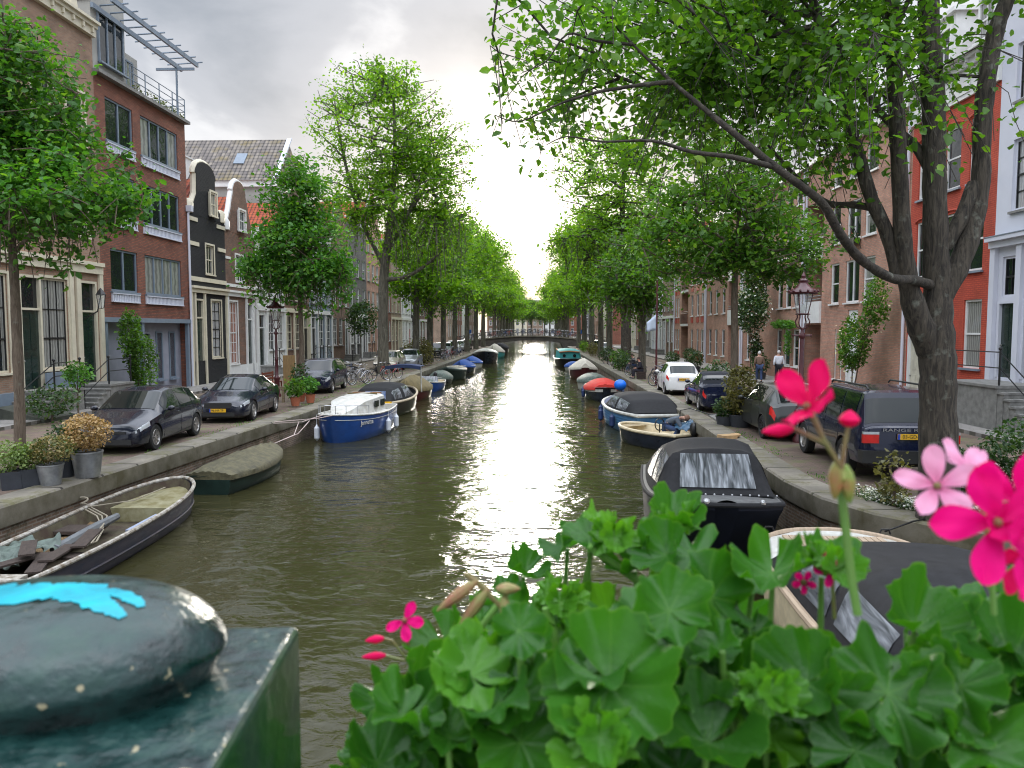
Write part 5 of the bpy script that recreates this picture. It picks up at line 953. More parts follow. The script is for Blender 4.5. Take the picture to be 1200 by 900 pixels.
# ------------------------------------------------------------------ far bridge
M_br = brick('bridge_masonry', (.075, .065, .055), (.05, .045, .038), (.09, .08, .07), w=.4, h=.12)
r = empty('arched_bridge', (0, 141, 0), 0, 'low arched masonry bridge with iron railings crossing the far end of the canal', 'bridge')
xs = np.linspace(-15, 12, 28); zt = lambda x: 1.45 + 1.35 * max(0, 1 - ((x + 1.5) / 13.5) ** 2); zb = lambda x: (-1 if (x < -7.2 or x > 4.3) else 2.05 - .55 * ((x + 1.5) / 5.8) ** 2)
m = MB()
for i in range(27):
    a, b = xs[i], xs[i + 1]; vs = [(a, -4, zb((a + b) / 2) if 0 else zb(a)), (b, -4, zb(b)), (b, -4, zt(b)), (a, -4, zt(a)), (a, 4, zb(a)), (b, 4, zb(b)), (b, 4, zt(b)), (a, 4, zt(a))]; m.add(vs, [(0, 1, 2, 3), (5, 4, 7, 6), (3, 2, 6, 7), (0, 4, 5, 1)])
m.build('arch', M_br, r, smooth=0)
cp = MB(); cp.grid([[(x, -4.12, zt(x) - .12) for x in xs], [(x, -4.12, zt(x) + .12) for x in xs], [(x, -3.8, zt(x) + .12) for x in xs]]); cp.build('coping', M_cap, r, smooth=20)
rl = MB()
for yy in (-3.9, 3.9):
    for dz in (1.1, .65): rl.tube([(x, yy, zt(x) + dz) for x in xs], .035, 5)
    for x in xs: rl.tube([(x, yy, zt(x)), (x, yy, zt(x) + 1.15)], .04, 5)
rl.build('railing', M_black, r)
# ------------------------------------------------------------------ bicycles
M_rub = pm('black_rubber', (.012, .012, .012), .8); M_chr = pm('bright_metal', (.55, .55, .56), .3, .9, bump=0); M_bfr = [pm('bike_black', (.015, .015, .018), .35, coat=.4), pm('bike_silver', (.4, .4, .42), .4, .5), pm('bike_blue', (.03, .07, .2), .4, coat=.3), pm('bike_red', (.35, .03, .02), .4, coat=.3)]
def bike(loc, rz, fm, label, group, tilt=0):
    r = empty('bicycle', loc, rz, label, 'bicycle', group); r.rotation_euler.x = tilt
    f = MB(); a = (-.5, 0, .34); bb = (-.05, 0, .3); st = (-.2, 0, .82); hd = (.38, 0, .88); hb = (.42, 0, .7); fr = (.55, 0, .34)
    for p, q in ((a, bb), (bb, st), (a, st), (st, hd), (bb, hb), (hd, hb), (hb, fr), (hd, (.36, 0, 1.02)), (st, (-.22, 0, .92))): f.tube([p, q], .019, 6)
    f.tube([(-.9, 0, .5), (-.75, 0, .68), (-.5, 0, .74), (-.25, 0, .66), (-.13, 0, .45)], .02, 5); f.tube([(.2, 0, .52), (.35, 0, .7), (.55, 0, .74), (.75, 0, .68), (.86, 0, .5)], .018, 5); f.box(-.75, -.3, -.06, .06, .77, .785); f.build('frame', fm, r)
    for x in (-.5, .55):
        w = MB(); w.tube([(x + .33 * math.cos(t), 0, .34 + .33 * math.sin(t)) for t in np.linspace(0, 2 * PI, 25)], .02, 6); o = w.build('wheel', M_rub, r); w = MB(); w.tube([(x + .305 * math.cos(t), 0, .34 + .305 * math.sin(t)) for t in np.linspace(0, 2 * PI, 25)], .012, 5)
        for k in range(9): t = k * 2 * PI / 9; w.tube([(x, 0, .34), (x + .3 * math.cos(t), 0, .34 + .3 * math.sin(t))], .003, 3)
        w.build('rim', M_chr, o)
    s = MB(); s.ball((-.24, 0, .95), (.14, .09, .045), 10, 5); s.build('saddle', M_rub, r); h = MB(); h.tube([(.2, -.28, 1.06), (.34, -.24, 1.08), (.38, 0, 1.03), (.34, .24, 1.08), (.2, .28, 1.06)], .014, 6); h.build('handlebar', M_chr, r)
    c = MB(); c.lathe([(.01, -.01), (.09, -.01), (.09, .01), (.01, .01)], 12, (-.05, -.04, .3), axis='y'); c.build('crank', M_chr, r); return r
BK = [bike((-9.7, 41.3, 1), .9, M_bfr[1], 'silver bicycle with pale tyres nearest the quay, left bank', 'bicycles parked along the quays')]
for i, (x, y, rz, fm, lab) in enumerate([(-10.0, 42.2, 1.0, 0, 'black bicycle leaning beside the silver one, left bank'), (-10.4, 42.9, .8, 1, 'second silver bicycle in the left cluster'), (-10.9, 43.4, 1.1, 0, 'black bicycle at the back of the left cluster near the dark car'), (-9.3, 44.6, .7, 0, 'black bicycle behind the awning of the black sloop'), (-8.9, 46.2, .9, 3, 'reddish bicycle by the elm on the left bank'), (-11.3, 45, 1.2, 2, 'blue bicycle near the elm, street side'),
     (-9.2, 73, .9, 0, 'black bicycle past the olive bush, left bank'), (-9.1, 76, 1.1, 1, 'silver bicycle past the olive bush, left bank'), (-9.2, 79, .8, 3, 'red bicycle past the olive bush, left bank'), (-9.0, 86, 1, 2, 'blue bicycle by the far left cars'),
     (6.5, 40.6, 2.4, 0, 'black bicycle nearest the white hatchback, right quay'), (6.8, 42.0, 2.1, 1, 'silver bicycle behind the white hatchback'), (7.3, 43.2, 2.3, 0, 'tall black bicycle among those behind the white hatchback'), (7.0, 44.8, 2.0, 2, 'blue bicycle among those behind the white hatchback'), (6.1, 49.2, 2.2, 0, 'black bicycle beside the seated person, right quay'), (6.4, 50.6, 2.4, 0, 'second black bicycle beyond the seated people'), (6.2, 62, 2.2, 3, 'red bicycle further along the right quay'), (6.3, 64, 2.0, 0, 'black bicycle further along the right quay beside the red one'), (6.2, 66, 2.4, 1, 'silver bicycle far along the right quay')]):
    fr = M_bfr[fm]; BK.append(dup(BK[0], (x, y, 1.002), rz, lab, 'bicycles parked along the quays', swap={'bike_silver': fr})); BK[-1].rotation_euler.x = random.uniform(-.1, .1)
for i in range(34):
    x = -13 + i * .72; BK.append(dup(BK[0], (x, 137.6 + (i % 2) * .3, zt(x) + .06), 1.2 + random.uniform(-.3, .3), 'bicycle parked against the railing of the far bridge', 'bicycles on the far bridge', swap={'bike_silver': M_bfr[i % 4 if i % 3 else 0]}, scale=(1.15, 1.15, 1.15)))
# ------------------------------------------------------------------ cars
def carpaint(name, col, rough=.22, metal=.0): return pm(name, col, rough, metal, var=.06, scale=2, bump=0, coat=.55, spec=.4)
def carglass():
    m, nt, b = nmat('car_glass'); b.inputs['Base Color'].default_value = (.012, .017, .016, 1); b.inputs['Roughness'].default_value = .03; b.inputs['IOR'].default_value = 1.5; return m
M_cg = carglass(); M_trim = pm('black_trim', (.018, .018, .018), .6); M_alloy = pm('alloy', (.42, .4, .38), .35, .8, bump=0, var=.08); M_hl = pm('headlight_glass', (.55, .58, .6), .08, .3, bump=0, coat=1); M_tl = pm('tail_light', (.6, .012, .008), .3, bump=0, coat=.2); M_or = pm('indicator', (.7, .2, .02), .15, bump=0, coat=1); M_plate = pm('yellow_plate', (.75, .42, .02), .45, var=.03, bump=0); M_pb = pm('plate_blue', (.02, .06, .4), .45, bump=0); M_txt = pm('dark_lettering', (.02, .02, .02), .5, bump=0); M_roofc = pm('canvas_roof', (.02, .022, .03), .85)
def carshape(L, W, H, top, belt, hw, hr, z0, wheels, wr, boxy=0.):
    """top, belt: (x from the nose, height); hw, hr: (x, half width at the belt / at the roof)"""
    xs = sorted(set(np.round(np.concatenate([np.linspace(0, .12, 4), np.linspace(.12, L - .12, 46), np.linspace(L - .12, L, 4), [p[0] for p in top]]), 3)))
    def itp(tab, x): return float(np.interp(x, [p[0] for p in tab], [p[1] for p in tab]))
    def ring(x):
        e = min(1, min(x, L - x) / .16); e = math.sqrt(1 - (1 - e) ** 2); zr = itp(top, x); zb = min(itp(belt, x), zr - .01); w = itp(hw, x) * (.86 + .14 * e); r_ = min(itp(hr, x), w * .97); lo = z0 + (1 - e) * .08
        zs = max(zb + .005, zr - .05); 
        return [(0, lo), (w * .8, lo), (w * .96, lo + .07), (w * .995, lo + (zb - lo) * .35), (w, lo + (zb - lo) * .72), (w * (.965 + boxy * .02), zb), ((w * .965 + r_) / 2 + .012, (zb + zs) / 2), (r_, zs), (r_ * .86, zr - .014), (r_ * .45, zr - .002), (0, zr)]
    def S(x, t, s): # point on the surface
        R_ = ring(x); i = min(int(t), 9); u = t - i; a, b = R_[i], R_[i + 1]; return Vector((L / 2 - x, s * (a[0] + (b[0] - a[0]) * u), a[1] + (b[1] - a[1]) * u))
    return xs, ring, S
def make_car(name, label, loc, rz, spec, paint, cat='car', plate=None, rear=None, group=None, roofmat=None, wheelmat=None):
    L, W, H = spec['L'], spec['W'], spec['H']; xs, ring, S = carshape(L, W, H, spec['top'], spec['belt'], spec['hw'], spec['hr'], spec['z0'], spec['wheels'], spec['wr'])
    root = empty(name, loc, rz, label, cat, group); m = MB(); P = []
    for x in xs: R_ = ring(x); P.append([(L / 2 - x, -y, z) for y, z in R_] + [(L / 2 - x, y, z) for y, z in reversed(R_[1:-1])])
    m.grid(P, 0, True); n = len(P[0]); k = len(P); m.f.append(tuple(range(n))); m.f.append(tuple((k - 1) * n + j for j in reversed(range(n)))); m.m += [0, 0]
    me = m.mesh('body', [paint, M_trim] + ([roofmat] if roofmat else []), smooth=0, fix=True); wr = spec['wr']
    cut = MB()
    for x in spec['wheels']:
        for s in (-1, 1): cut.lathe([(.001, -.16), (wr * 1.13, -.16), (wr * 1.13, .16), (.001, .16)], 28, (L / 2 - x, s * (W / 2 - .12), wr), axis='y')
    cme = cut.mesh('cut', M_trim, smooth=0, fix=True); co = bpy.data.objects.new('cut', cme); C.objects.link(co)
    def f(o): b = o.modifiers.new('b', 'BOOLEAN'); b.operation = 'DIFFERENCE'; b.object = co; b.solver = 'EXACT'
    try: me2 = eval_mesh(me, [f])
    except Exception: me2 = me
    bpy.data.objects.remove(co)
    if len(me2.polygons) < 50: me2 = me
    for p in me2.polygons:
        c = p.center
        if any((c.x - L / 2 + x) ** 2 + (c.z - wr) ** 2 < (wr * 1.12) ** 2 for x in spec['wheels']) and p.area < .1 and abs(p.normal.y) < .9: p.material_index = 1
        elif c.z < spec['z0'] + .06: p.material_index = 1
        elif roofmat and c.z > spec['roofz'] and spec['roofx'][0] < L / 2 - c.x < spec['roofx'][1]: p.material_index = 2
    me2.polygons.foreach_set('use_smooth', [True] * len(me2.polygons)); me2.set_sharp_from_angle(angle=R(32)); me2.name = 'body'; body = link('body', me2, root)
    def patch(nm, x0, x1, t0, t1, mat, sides=(-1, 1), off=.006, nx=10, nt=5, fn=None, parent=None):
        g_ = MB()
        for s in sides:
            rows = []
            for i in range(nx + 1):
                row = []
                for j in range(nt + 1):
                    x = x0 + (x1 - x0) * i / nx; t = t0 + (t1 - t0) * j / nt
                    if fn: x, t = fn(x, t, i / nx, j / nt)
                    p = S(x, t, s); q = S(x, t + .01, s) - p; w = S(x + .01, t, s) - p; nrm = q.cross(w)
                    nrm = nrm.normalized() if nrm.length > 1e-9 else Vector((0, s, 0))
                    if nrm.dot(p - Vector((p.x, 0, H * .45))) < 0: nrm = -nrm
                    row.append(p + nrm * off)
                rows.append(row)
            g_.grid(rows)
        return g_.build(nm, mat, parent or root, smooth=30)
    def sw(x0, x1, nm='side_window'):
        def fn(x, t, u, v): # trimmed where the pillar comes down to the belt
            return x, t
        for s in (-1, 1): patch(nm, x0, x1, 5.14, 6.9, M_cg, (s,), .006, 8, 4, fn)
    for a, b in spec['sidewin']: sw(a, b)
    a, b = spec['ws']; 
    def ctr(nm, a, b, mat, tmin=7.15):
        g_ = MB(); rows = []
        for i in range(11):
            x = a + (b - a) * i / 10; row = []
            for s, ts in ((-1, np.linspace(tmin, 10, 7)), (1, np.linspace(10, tmin, 7)[1:])):
                for t in ts:
                    p = S(x, min(t, 9.999), s); w = S(x + .01, min(t, 9.999), s) - p; nr = Vector((-w.z, 0, w.x)); nr = nr.normalized(); nr = nr if nr.z > 0 else -nr
                    row.append(p + nr * .008 + Vector((0, s * .002, 0)))
            rows.append(row)
        g_.grid(rows); return g_.build(nm, mat, root, smooth=40)
    ctr('windscreen', a, b, M_cg)
    if spec.get('rw'): ctr('rear_window', *spec['rw'], M_cg)
    if spec.get('hl'):
        for s in (-1, 1): patch('headlight', *spec['hl'], M_hl, (s,), .008, 5, 3)
    if spec.get('tl'):
        for s in (-1, 1): patch('tail_light', *spec['tl'], M_tl, (s,), .008, 4, 3)
    # wheels
    for x in spec['wheels']:
        for s in (-1, 1):
            w = MB(); w.lathe([(wr * .6, -.09), (wr * .93, -.1), (wr, -.075), (wr, .075), (wr * .93, .1), (wr * .6, .09)], 28, axis='y'); o = w.build('wheel', M_rub, root, (L / 2 - x, s * (W / 2 - .115), wr)); q = MB(); y = s * .085
            q.lathe([(wr * .66, y), (wr * .63, y + s * .012), (wr * .58, y - s * .02), (wr * .55, y - s * .07), (.001, y - s * .07)], 24, axis='y'); q.lathe([(.05, y - s * .03), (.05, y + s * .005), (.001, y + s * .008)], 12, axis='y')
            for kk in range(spec.get('spokes', 5)): t = kk * 2 * PI / spec.get('spokes', 5) + .3; q.bar((wr * .1 * math.cos(t), y - s * .02, wr * .1 * math.sin(t)), (wr * .6 * math.cos(t), y - s * .01, wr * .6 * math.sin(t)), .05 if spec.get('spokes', 5) < 8 else .03, .03, up=(0, 1, 0))
            q.build('rim', wheelmat or M_alloy, o, smooth=30)
    # mirrors, door lines, handles, sills
    for s in (-1, 1): q = MB(); mx = L / 2 - spec['mir']; q.ball((mx, s * (W / 2 + .09), spec['mz']), (.09, .1, .07), 12, 7); q.tube([(mx, s * (W / 2 - .08), spec['mz'] - .05), (mx, s * (W / 2 + .05), spec['mz'] - .02)], .025, 6); q.build('mirror', paint, root)
    dl = MB()
    for x in spec['doors']:
        for s in (-1, 1): dl.tube([S(x, t, s) + Vector((0, s * .001, 0)) for t in (2.2, 2.6, 3.2, 3.8, 4.4, 5.0)], .006, 4)
    dl.build('door_seams', M_trim, root)
    for x in spec['handles']:
        for s in (-1, 1): p = S(x, 4.55, s); q = MB(); q.ball((p.x, p.y + s * .015, p.z), (.09, .02, .018), 8, 5); q.build('handle', paint, root)
    if spec.get('grille'):
        z0_, z1_, w_ = spec['grille']; g_ = MB(); g_.box(L / 2 - .06, L / 2 + .012, -w_, w_, z0_, z1_); g_.build('grille', M_trim, root, smooth=20)
        g_ = MB(); g_.box(L / 2 - .1, L / 2 + .008, -w_ * 1.25, w_ * 1.25, spec['z0'] + .07, spec['z0'] + .2); g_.build('lower_intake', M_trim, root, smooth=20)
    if plate:
        end, z, body_ = plate; sx = L / 2 + .03 if end == 'f' else -L / 2 - .03; d = 1 if end == 'f' else -1
        g_ = MB(); g_.box(min(sx, sx - d * .02), max(sx, sx - d * .02), -.26, .26, z - .055, z + .055); o = g_.build('number_plate', M_plate, root, smooth=20); g_ = MB(); g_.box(min(sx, sx + d * .002), max(sx, sx + d * .002), -.26 if d < 0 and False else (.215 if d < 0 else -.26), .26 if d < 0 else -.215, z - .054, z + .054); g_.build('blue_band', M_pb, o, smooth=0)
        text('number', body_, .1, (sx + d * .004, 0, z), (PI / 2, 0, PI / 2 * d), M_txt, o, .0008, .95)
    return root, body
HATCH = dict(L=4.2, W=1.78, H=1.48, z0=.17, wr=.32, top=[(0, .52), (.04, .62), (.16, .72), (.5, .83), (1.0, .95), (1.1, .985), (1.85, 1.42), (2.3, 1.475), (3.1, 1.46), (3.65, 1.38), (4.0, 1.03), (4.1, .96), (4.2, .62)],
    belt=[(0, .5), (.05, .58), (.2, .67), (.6, .77), (1.1, .86), (2.0, .93), (3.4, .99), (3.9, 1.0), (4.1, .9), (4.2, .6)], hw=[(0, .7), (.1, .8), (.35, .86), (.8, .89), (3.4, .89), (3.9, .86), (4.2, .76)], hr=[(0, .6), (.4, .7), (1.0, .74), (1.4, .68), (1.9, .6), (3.2, .59), (3.8, .6), (4.2, .62)],
    wheels=(.82, 3.42), sidewin=[(1.42, 2.32), (2.4, 3.12), (3.2, 3.56)], ws=(1.14, 1.8), rw=(3.68, 3.98), hl=(.05, .52, 4.35, 5.1), tl=(4.0, 4.17, 4.0, 5.2), mir=1.5, mz=.98, doors=(1.3, 2.36, 3.2), handles=(2.2, 3.05), grille=(.50, .56, .5), spokes=9)
COUPE = dict(L=4.45, W=1.82, H=1.45, z0=.16, wr=.33, top=[(0, .5), (.04, .6), (.15, .7), (.6, .82), (1.15, .93), (1.25, .96), (2.05, 1.36), (2.6, 1.44), (3.2, 1.40), (4.0, 1.08), (4.25, .98), (4.45, .66)],
    belt=[(0, .48), (.06, .58), (.2, .66), (.7, .76), (1.3, .86), (2.2, .93), (3.5, .98), (4.1, .95), (4.45, .62)], hw=[(0, .66), (.12, .8), (.4, .87), (.9, .905), (3.5, .905), (4.1, .86), (4.45, .74)], hr=[(0, .55), (.5, .68), (1.2, .72), (1.6, .64), (2.2, .58), (3.2, .56), (4.1, .62), (4.45, .6)],
    wheels=(.88, 3.5), sidewin=[(1.68, 2.55), (2.62, 3.4)], ws=(1.3, 2.0), rw=(3.3, 3.98), hl=(.06, .5, 4.35, 5.05), tl=(4.15, 4.42, 3.8, 5.0), mir=1.72, mz=.98, doors=(1.5, 2.62), handles=(2.45,), grille=(.5, .66, .42), spokes=5)
ESTATE = dict(L=4.35, W=1.8, H=1.52, z0=.2, wr=.33, top=[(0, .6), (.04, .72), (.15, .82), (.6, .93), (1.0, 1.0), (1.1, 1.03), (1.8, 1.5), (2.3, 1.58), (3.6, 1.56), (4.0, 1.5), (4.25, 1.02), (4.35, .7)],
    belt=[(0, .56), (.06, .66), (.2, .76), (.7, .85), (1.2, .93), (3.8, 1.02), (4.2, .98), (4.35, .66)], hw=[(0, .72), (.1, .82), (.35, .88), (.8, .9), (3.7, .9), (4.1, .87), (4.35, .8)], hr=[(0, .62), (.5, .72), (1.0, .75), (1.9, .63), (3.8, .63), (4.1, .68), (4.35, .7)],
    wheels=(.82, 3.5), sidewin=[(1.4, 2.3), (2.38, 3.15), (3.23, 3.85)], ws=(1.14, 1.75), rw=(4.03, 4.2), hl=(.05, .42, 4.3, 5.1), tl=(4.1, 4.3, 4.2, 6.2), mir=1.45, mz=1.05, doors=(1.3, 2.34, 3.2), handles=(2.2, 3.05), grille=(.62, .74, .5), spokes=5)
SMALL = dict(L=3.55, W=1.63, H=1.49, z0=.18, wr=.29, top=[(0, .55), (.04, .66), (.15, .76), (.5, .88), (.85, .96), (.95, 1.0), (1.5, 1.4), (1.95, 1.48), (2.7, 1.45), (3.05, 1.36), (3.4, 1.0), (3.48, .9), (3.55, .6)],
    belt=[(0, .5), (.05, .62), (.2, .72), (.6, .82), (1.0, .89), (2.8, .96), (3.3, .95), (3.48, .85), (3.55, .58)], hw=[(0, .6), (.1, .72), (.35, .8), (.8, .815), (2.8, .815), (3.2, .79), (3.55, .68)], hr=[(0, .5), (.4, .62), (.9, .68), (1.5, .58), (2.7, .56), (3.2, .58), (3.55, .56)],
    wheels=(.68, 2.98), sidewin=[(1.3, 2.15), (2.22, 2.8)], ws=(1.0, 1.47), rw=(3.07, 3.38), hl=(.05, .35, 4.4, 5.1), tl=(3.32, 3.5, 4.3, 5.15), mir=1.3, mz=1.0, doors=(1.1, 2.2), handles=(2.0,), grille=(.5, .56, .3), spokes=7)
OFFR = dict(L=4.72, W=1.89, H=1.8, z0=.32, wr=.38, top=[(0, .8), (.03, .98), (.12, 1.08), (1.2, 1.16), (1.3, 1.19), (1.95, 1.72), (2.3, 1.79), (4.2, 1.79), (4.38, 1.76), (4.62, 1.14), (4.69, 1.1), (4.72, .75)],
    belt=[(0, .74), (.05, .9), (.2, .98), (1.3, 1.08), (4.4, 1.12), (4.65, 1.08), (4.72, .72)], hw=[(0, .86), (.06, .92), (.3, .945), (4.4, .945), (4.66, .92), (4.72, .88)], hr=[(0, .8), (1.2, .85), (1.9, .76), (4.3, .75), (4.6, .84), (4.72, .85)],
    wheels=(.9, 3.65), sidewin=[(1.6, 2.45), (2.53, 3.35), (3.43, 4.2)], ws=(1.33, 1.9), rw=(4.42, 4.6), hl=(.03, .2, 4.2, 5), mir=1.6, mz=1.2, doors=(1.4, 2.49, 3.4), handles=(2.35, 3.25), grille=(.75, .95, .6), spokes=5)
CABRIO = dict(L=4.3, W=1.7, H=1.4, z0=.17, wr=.31, top=[(0, .55), (.04, .68), (.15, .78), (.6, .86), (1.2, .93), (1.3, .96), (1.9, 1.33), (2.3, 1.41), (2.8, 1.38), (3.2, 1.2), (3.4, .98), (4.1, .95), (4.3, .66)],
    belt=[(0, .5), (.06, .62), (.2, .72), (.7, .8), (1.3, .87), (3.4, .92), (4.1, .9), (4.3, .62)], hw=[(0, .7), (.08, .8), (.3, .84), (3.8, .84), (4.2, .8), (4.3, .76)], hr=[(0, .6), (.5, .7), (1.2, .74), (1.8, .6), (2.8, .58), (3.4, .68), (4.1, .7), (4.3, .68)],
    wheels=(.8, 3.35), sidewin=[(1.65, 2.5), (2.56, 2.95)], ws=(1.34, 1.85), rw=(3.0, 3.25), hl=(.05, .3, 4.3, 5), tl=(4.12, 4.28, 4.0, 4.9), mir=1.6, mz=.98, doors=(1.45, 2.55), handles=(2.4,), grille=(.55, .65, .5), spokes=6, roofz=1.0, roofx=(1.75, 3.4))
P_navy = carpaint('dark_navy_paint', (.008, .010, .020)); P_black = carpaint('black_car_paint', (.008, .008, .010)); P_blue = carpaint('navy_blue_paint', (.006, .009, .032)); P_white = carpaint('white_car_paint', (.78, .78, .76), .3); P_grey = carpaint('dark_grey_paint', (.045, .048, .045), .3, .4); P_beige = carpaint('champagne_paint', (.42, .38, .3), .3, .4); P_silver = carpaint('silver_paint', (.38, .39, .4), .3, .6)
CZ = 1.003
# left bank: noses towards the bridge we stand on
make_car('parked_car', 'dark navy hatchback parked nearest on the left quay beside the zinc pots', (-10.45, 19.9, CZ), -PI / 2 + .06, HATCH, P_navy)
make_car('parked_car', 'dark navy coupe with yellow front plate parked behind the hatchback on the left quay', (-10.35, 26.2, CZ), -PI / 2 + .07, COUPE, P_navy, plate=('f', .42, '96-HR-TF'))
make_car('parked_car', 'dark blue estate car with roof rails parked by the maple on the left bank', (-10.65, 37.3, CZ), -PI / 2 + .03, ESTATE, P_blue)
make_car('parked_car', 'champagne coloured small car facing us just beyond the tall elm', (-10.8, 55.5, CZ), -PI / 2, HATCH, P_beige)
c2, _ = make_car('parked_car', 'silver car parked behind the champagne one on the left bank', (-10.1, 60.2, CZ), -PI / 2, SMALL, P_silver)
c3, _ = make_car('parked_car', 'black car beyond the olive bush on the left bank', (-10.8, 68.5, CZ), -PI / 2, ESTATE, P_black)
for (x, y, src, lab, sw) in [(-10.9, 82, c3, 'dark green-black car further along the left bank', None), (-10.9, 90, c2, 'silver car under the wide tree, left bank', None), (-10.9, 98, c3, 'white car near the house with the red door', P_white), (-10.9, 106, c2, 'silver car close to the bridge on the left bank', None), (-10.9, 114, c3, 'black car closest to the far bridge on the left', None)]:
    dup(src, (x, y, CZ), -PI / 2, lab, swap={'black_car_paint': sw} if sw else None)
# right bank: tails towards us
rr_, bd = make_car('parked_off_roader', 'dark blue boxy off-roader with yellow rear plate behind the big elm trunk', (7.3, 17.3, CZ), PI / 2 - .05, OFFR, P_blue, 'off-road car', plate=('r', .93, '03-GD-JJ'))
for s in (-1, 1):
    m = MB(); m.box(-2.375, -2.3, s * .60 if s > 0 else -.9, .9 if s > 0 else -.60, .80, .97); o = m.build('tail_light', M_tl, rr_, smooth=20); m = MB(); m.box(-2.38, -2.3, .602 if s > 0 else -.898, .898 if s > 0 else -.602, .972, 1.02); m.build('reflector', M_hl, o, smooth=20)
m = MB(); m.box(-2.46, -2.2, -.93, .93, .42, .66); m.build('rear_bumper', M_trim, rr_, smooth=20); text('lettering', 'RANGE ROVER', .085, (-2.372, 0, 1.055), (PI / 2, 0, -PI / 2), M_alloy, bd, .001, 1.9)
for s in (-1, 1): m = MB(); m.tube([(.4, s * .62, 1.80), (.3, s * .62, 1.86), (-1.7, s * .62, 1.86), (-1.8, s * .62, 1.80)], .02, 6); m.build('roof_rail', M_trim, rr_)
make_car('parked_car', 'dark grey older hatchback between the off-roader and the potted shrub, right quay', (7.05, 22.6, CZ), PI / 2 - .02, HATCH, P_grey, wheelmat=M_trim)
make_car('parked_convertible', 'navy blue convertible with raised dark canvas roof behind the yellow-green shrub', (6.75, 29.6, CZ), PI / 2 - .03, CABRIO, P_blue, 'convertible', roofmat=M_roofc)
w_, wb = make_car('parked_car', 'small white rounded hatchback with yellow rear plate on the right quay', (6.6, 36.6, CZ), PI / 2 - .03, SMALL, P_white, plate=('r', .74, 'RN-508-B'))
dup(c2, (8.0, 92, CZ), PI / 2, 'silver-blue car parked far along the right quay'); dup(c3, (8.0, 104, CZ), PI / 2, 'dark car parked beyond the silver-blue one, right quay')
r = empty('scooter', (10.3, 26.5, 1), 1.2, 'black scooter parked by the dark brick recess on the right', 'scooter'); m = MB()
m.ball((-.35, 0, .62), (.42, .16, .2), 12, 7); m.ball((.42, 0, .7), (.1, .17, .32), 10, 6); m.box(-.1, .4, -.14, .14, .3, .36); m.tube([(.42, 0, .9), (.36, 0, 1.1)], .03, 6); m.tube([(.3, -.3, 1.13), (.36, 0, 1.12), (.3, .3, 1.13)], .02, 6); m.build('body', P_black, r)
for x in (-.55, .6): m = MB(); m.lathe([(.12, -.05), (.25, -.05), (.27, 0), (.25, .05), (.12, .05)], 16, (x, 0, .27), axis='y'); m.build('wheel', M_rub, r)
# ------------------------------------------------------------------ boats
def hullfun(L, B, F, draft=.3, tr=.75, p=2.2, q=.75, sheer=.35, rake=.35, mx=.42, aft=.12):
    def g(s):    # half beam and gunwale height at s from stern to bow
        if s < mx: u = s / mx; b = B / 2 * (tr + (1 - tr) * math.sin(u * PI / 2) ** 1.0)
        else: u = (s - mx) / (1 - mx); b = B / 2 * max(0, 1 - u ** p) ** q
        return b, F * (1 + sheer * s ** 2.5 + aft * (1 - s) ** 3)
    def pt(s, v, side):  # v 0 gunwale .. 1 keel
        b, zg = g(s); prof = [(1, zg), (.985, zg * .55), (.93, .05), (.72, -draft * .55), (.02, -draft)]; t = v * 4; i = min(int(t), 3); u = t - i; bb = prof[i][0] + (prof[i + 1][0] - prof[i][0]) * u; z = prof[i][1] + (prof[i + 1][1] - prof[i][1]) * u
        return Vector((-L / 2 + L * s - rake * (zg - z) * s ** 5, side * b * bb, z))
    return g, pt
def boat_hull(root, L, B, F, mat, rim=None, inner=None, floor=.12, n=30, rimr=.035, rubr=True, stripe=None, interior=True, strakes=0, **k):
    g, pt = hullfun(L, B, F, **k); S_ = [1 - (1 - i / n) ** 1.35 for i in range(n + 1)]; S_[-1] = .9995; V_ = np.linspace(0, 1, 9); m = MB()
    P = [[pt(s, v, -1) for v in V_] + [pt(s, v, 1) for v in reversed(V_[:-1])] for s in S_]
    m.grid(P); m.f.append(tuple(range(len(P[0])))); m.m.append(0); m.f.append(tuple((len(P) - 1) * len(P[0]) + j for j in reversed(range(len(P[0]))))); m.m.append(0); hull = m.build('hull', mat, root, smooth=50)
    if interior:
        m = MB(); rows = []
        for s in S_:
            b, zg = g(s); b_ = max(.001, b - .06); x = -L / 2 + L * s * .985 + .04; xf_ = x - (k.get('rake', .35) * (zg - floor) + .08) * s ** 5; b2 = b_ * (.9 - .1 * s); rows.append([(x, -b_, zg - .005), (xf_, -b2, floor), (xf_, 0, floor), (xf_, b2, floor), (x, b_, zg - .005)])
        m.grid(rows); m.f.append((0, 1, 2, 3, 4)); m.m.append(0); m.build('interior', inner or mat, root, smooth=30)
    if rim:
        m = MB(); pa = [pt(s, 0, -1) for s in S_]; pb = [pt(s, 0, 1) for s in reversed(S_)]; m.tube([p + Vector((0, 0, .01)) for p in pa + pb[1:]] + [pa[0] + Vector((0, 0, .01))], rimr, 8); m.build('gunwale', rim, root)
    if strakes:
        m = MB()
        for j in range(strakes):
            v = .06 + .36 * j / strakes
            for sd in (-1, 1): m.tube([pt(s, v, sd) for s in S_], .018, 5)
        m.build('strakes', mat, hull)
    if stripe:
        m = MB()
        for sd in (-1, 1): m.tube([pt(s, .1, sd) + Vector((0, sd * .004, 0)) for s in S_[1:-1]], .014, 4)
        m.build('stripe', stripe, hull)
    return g, pt, hull
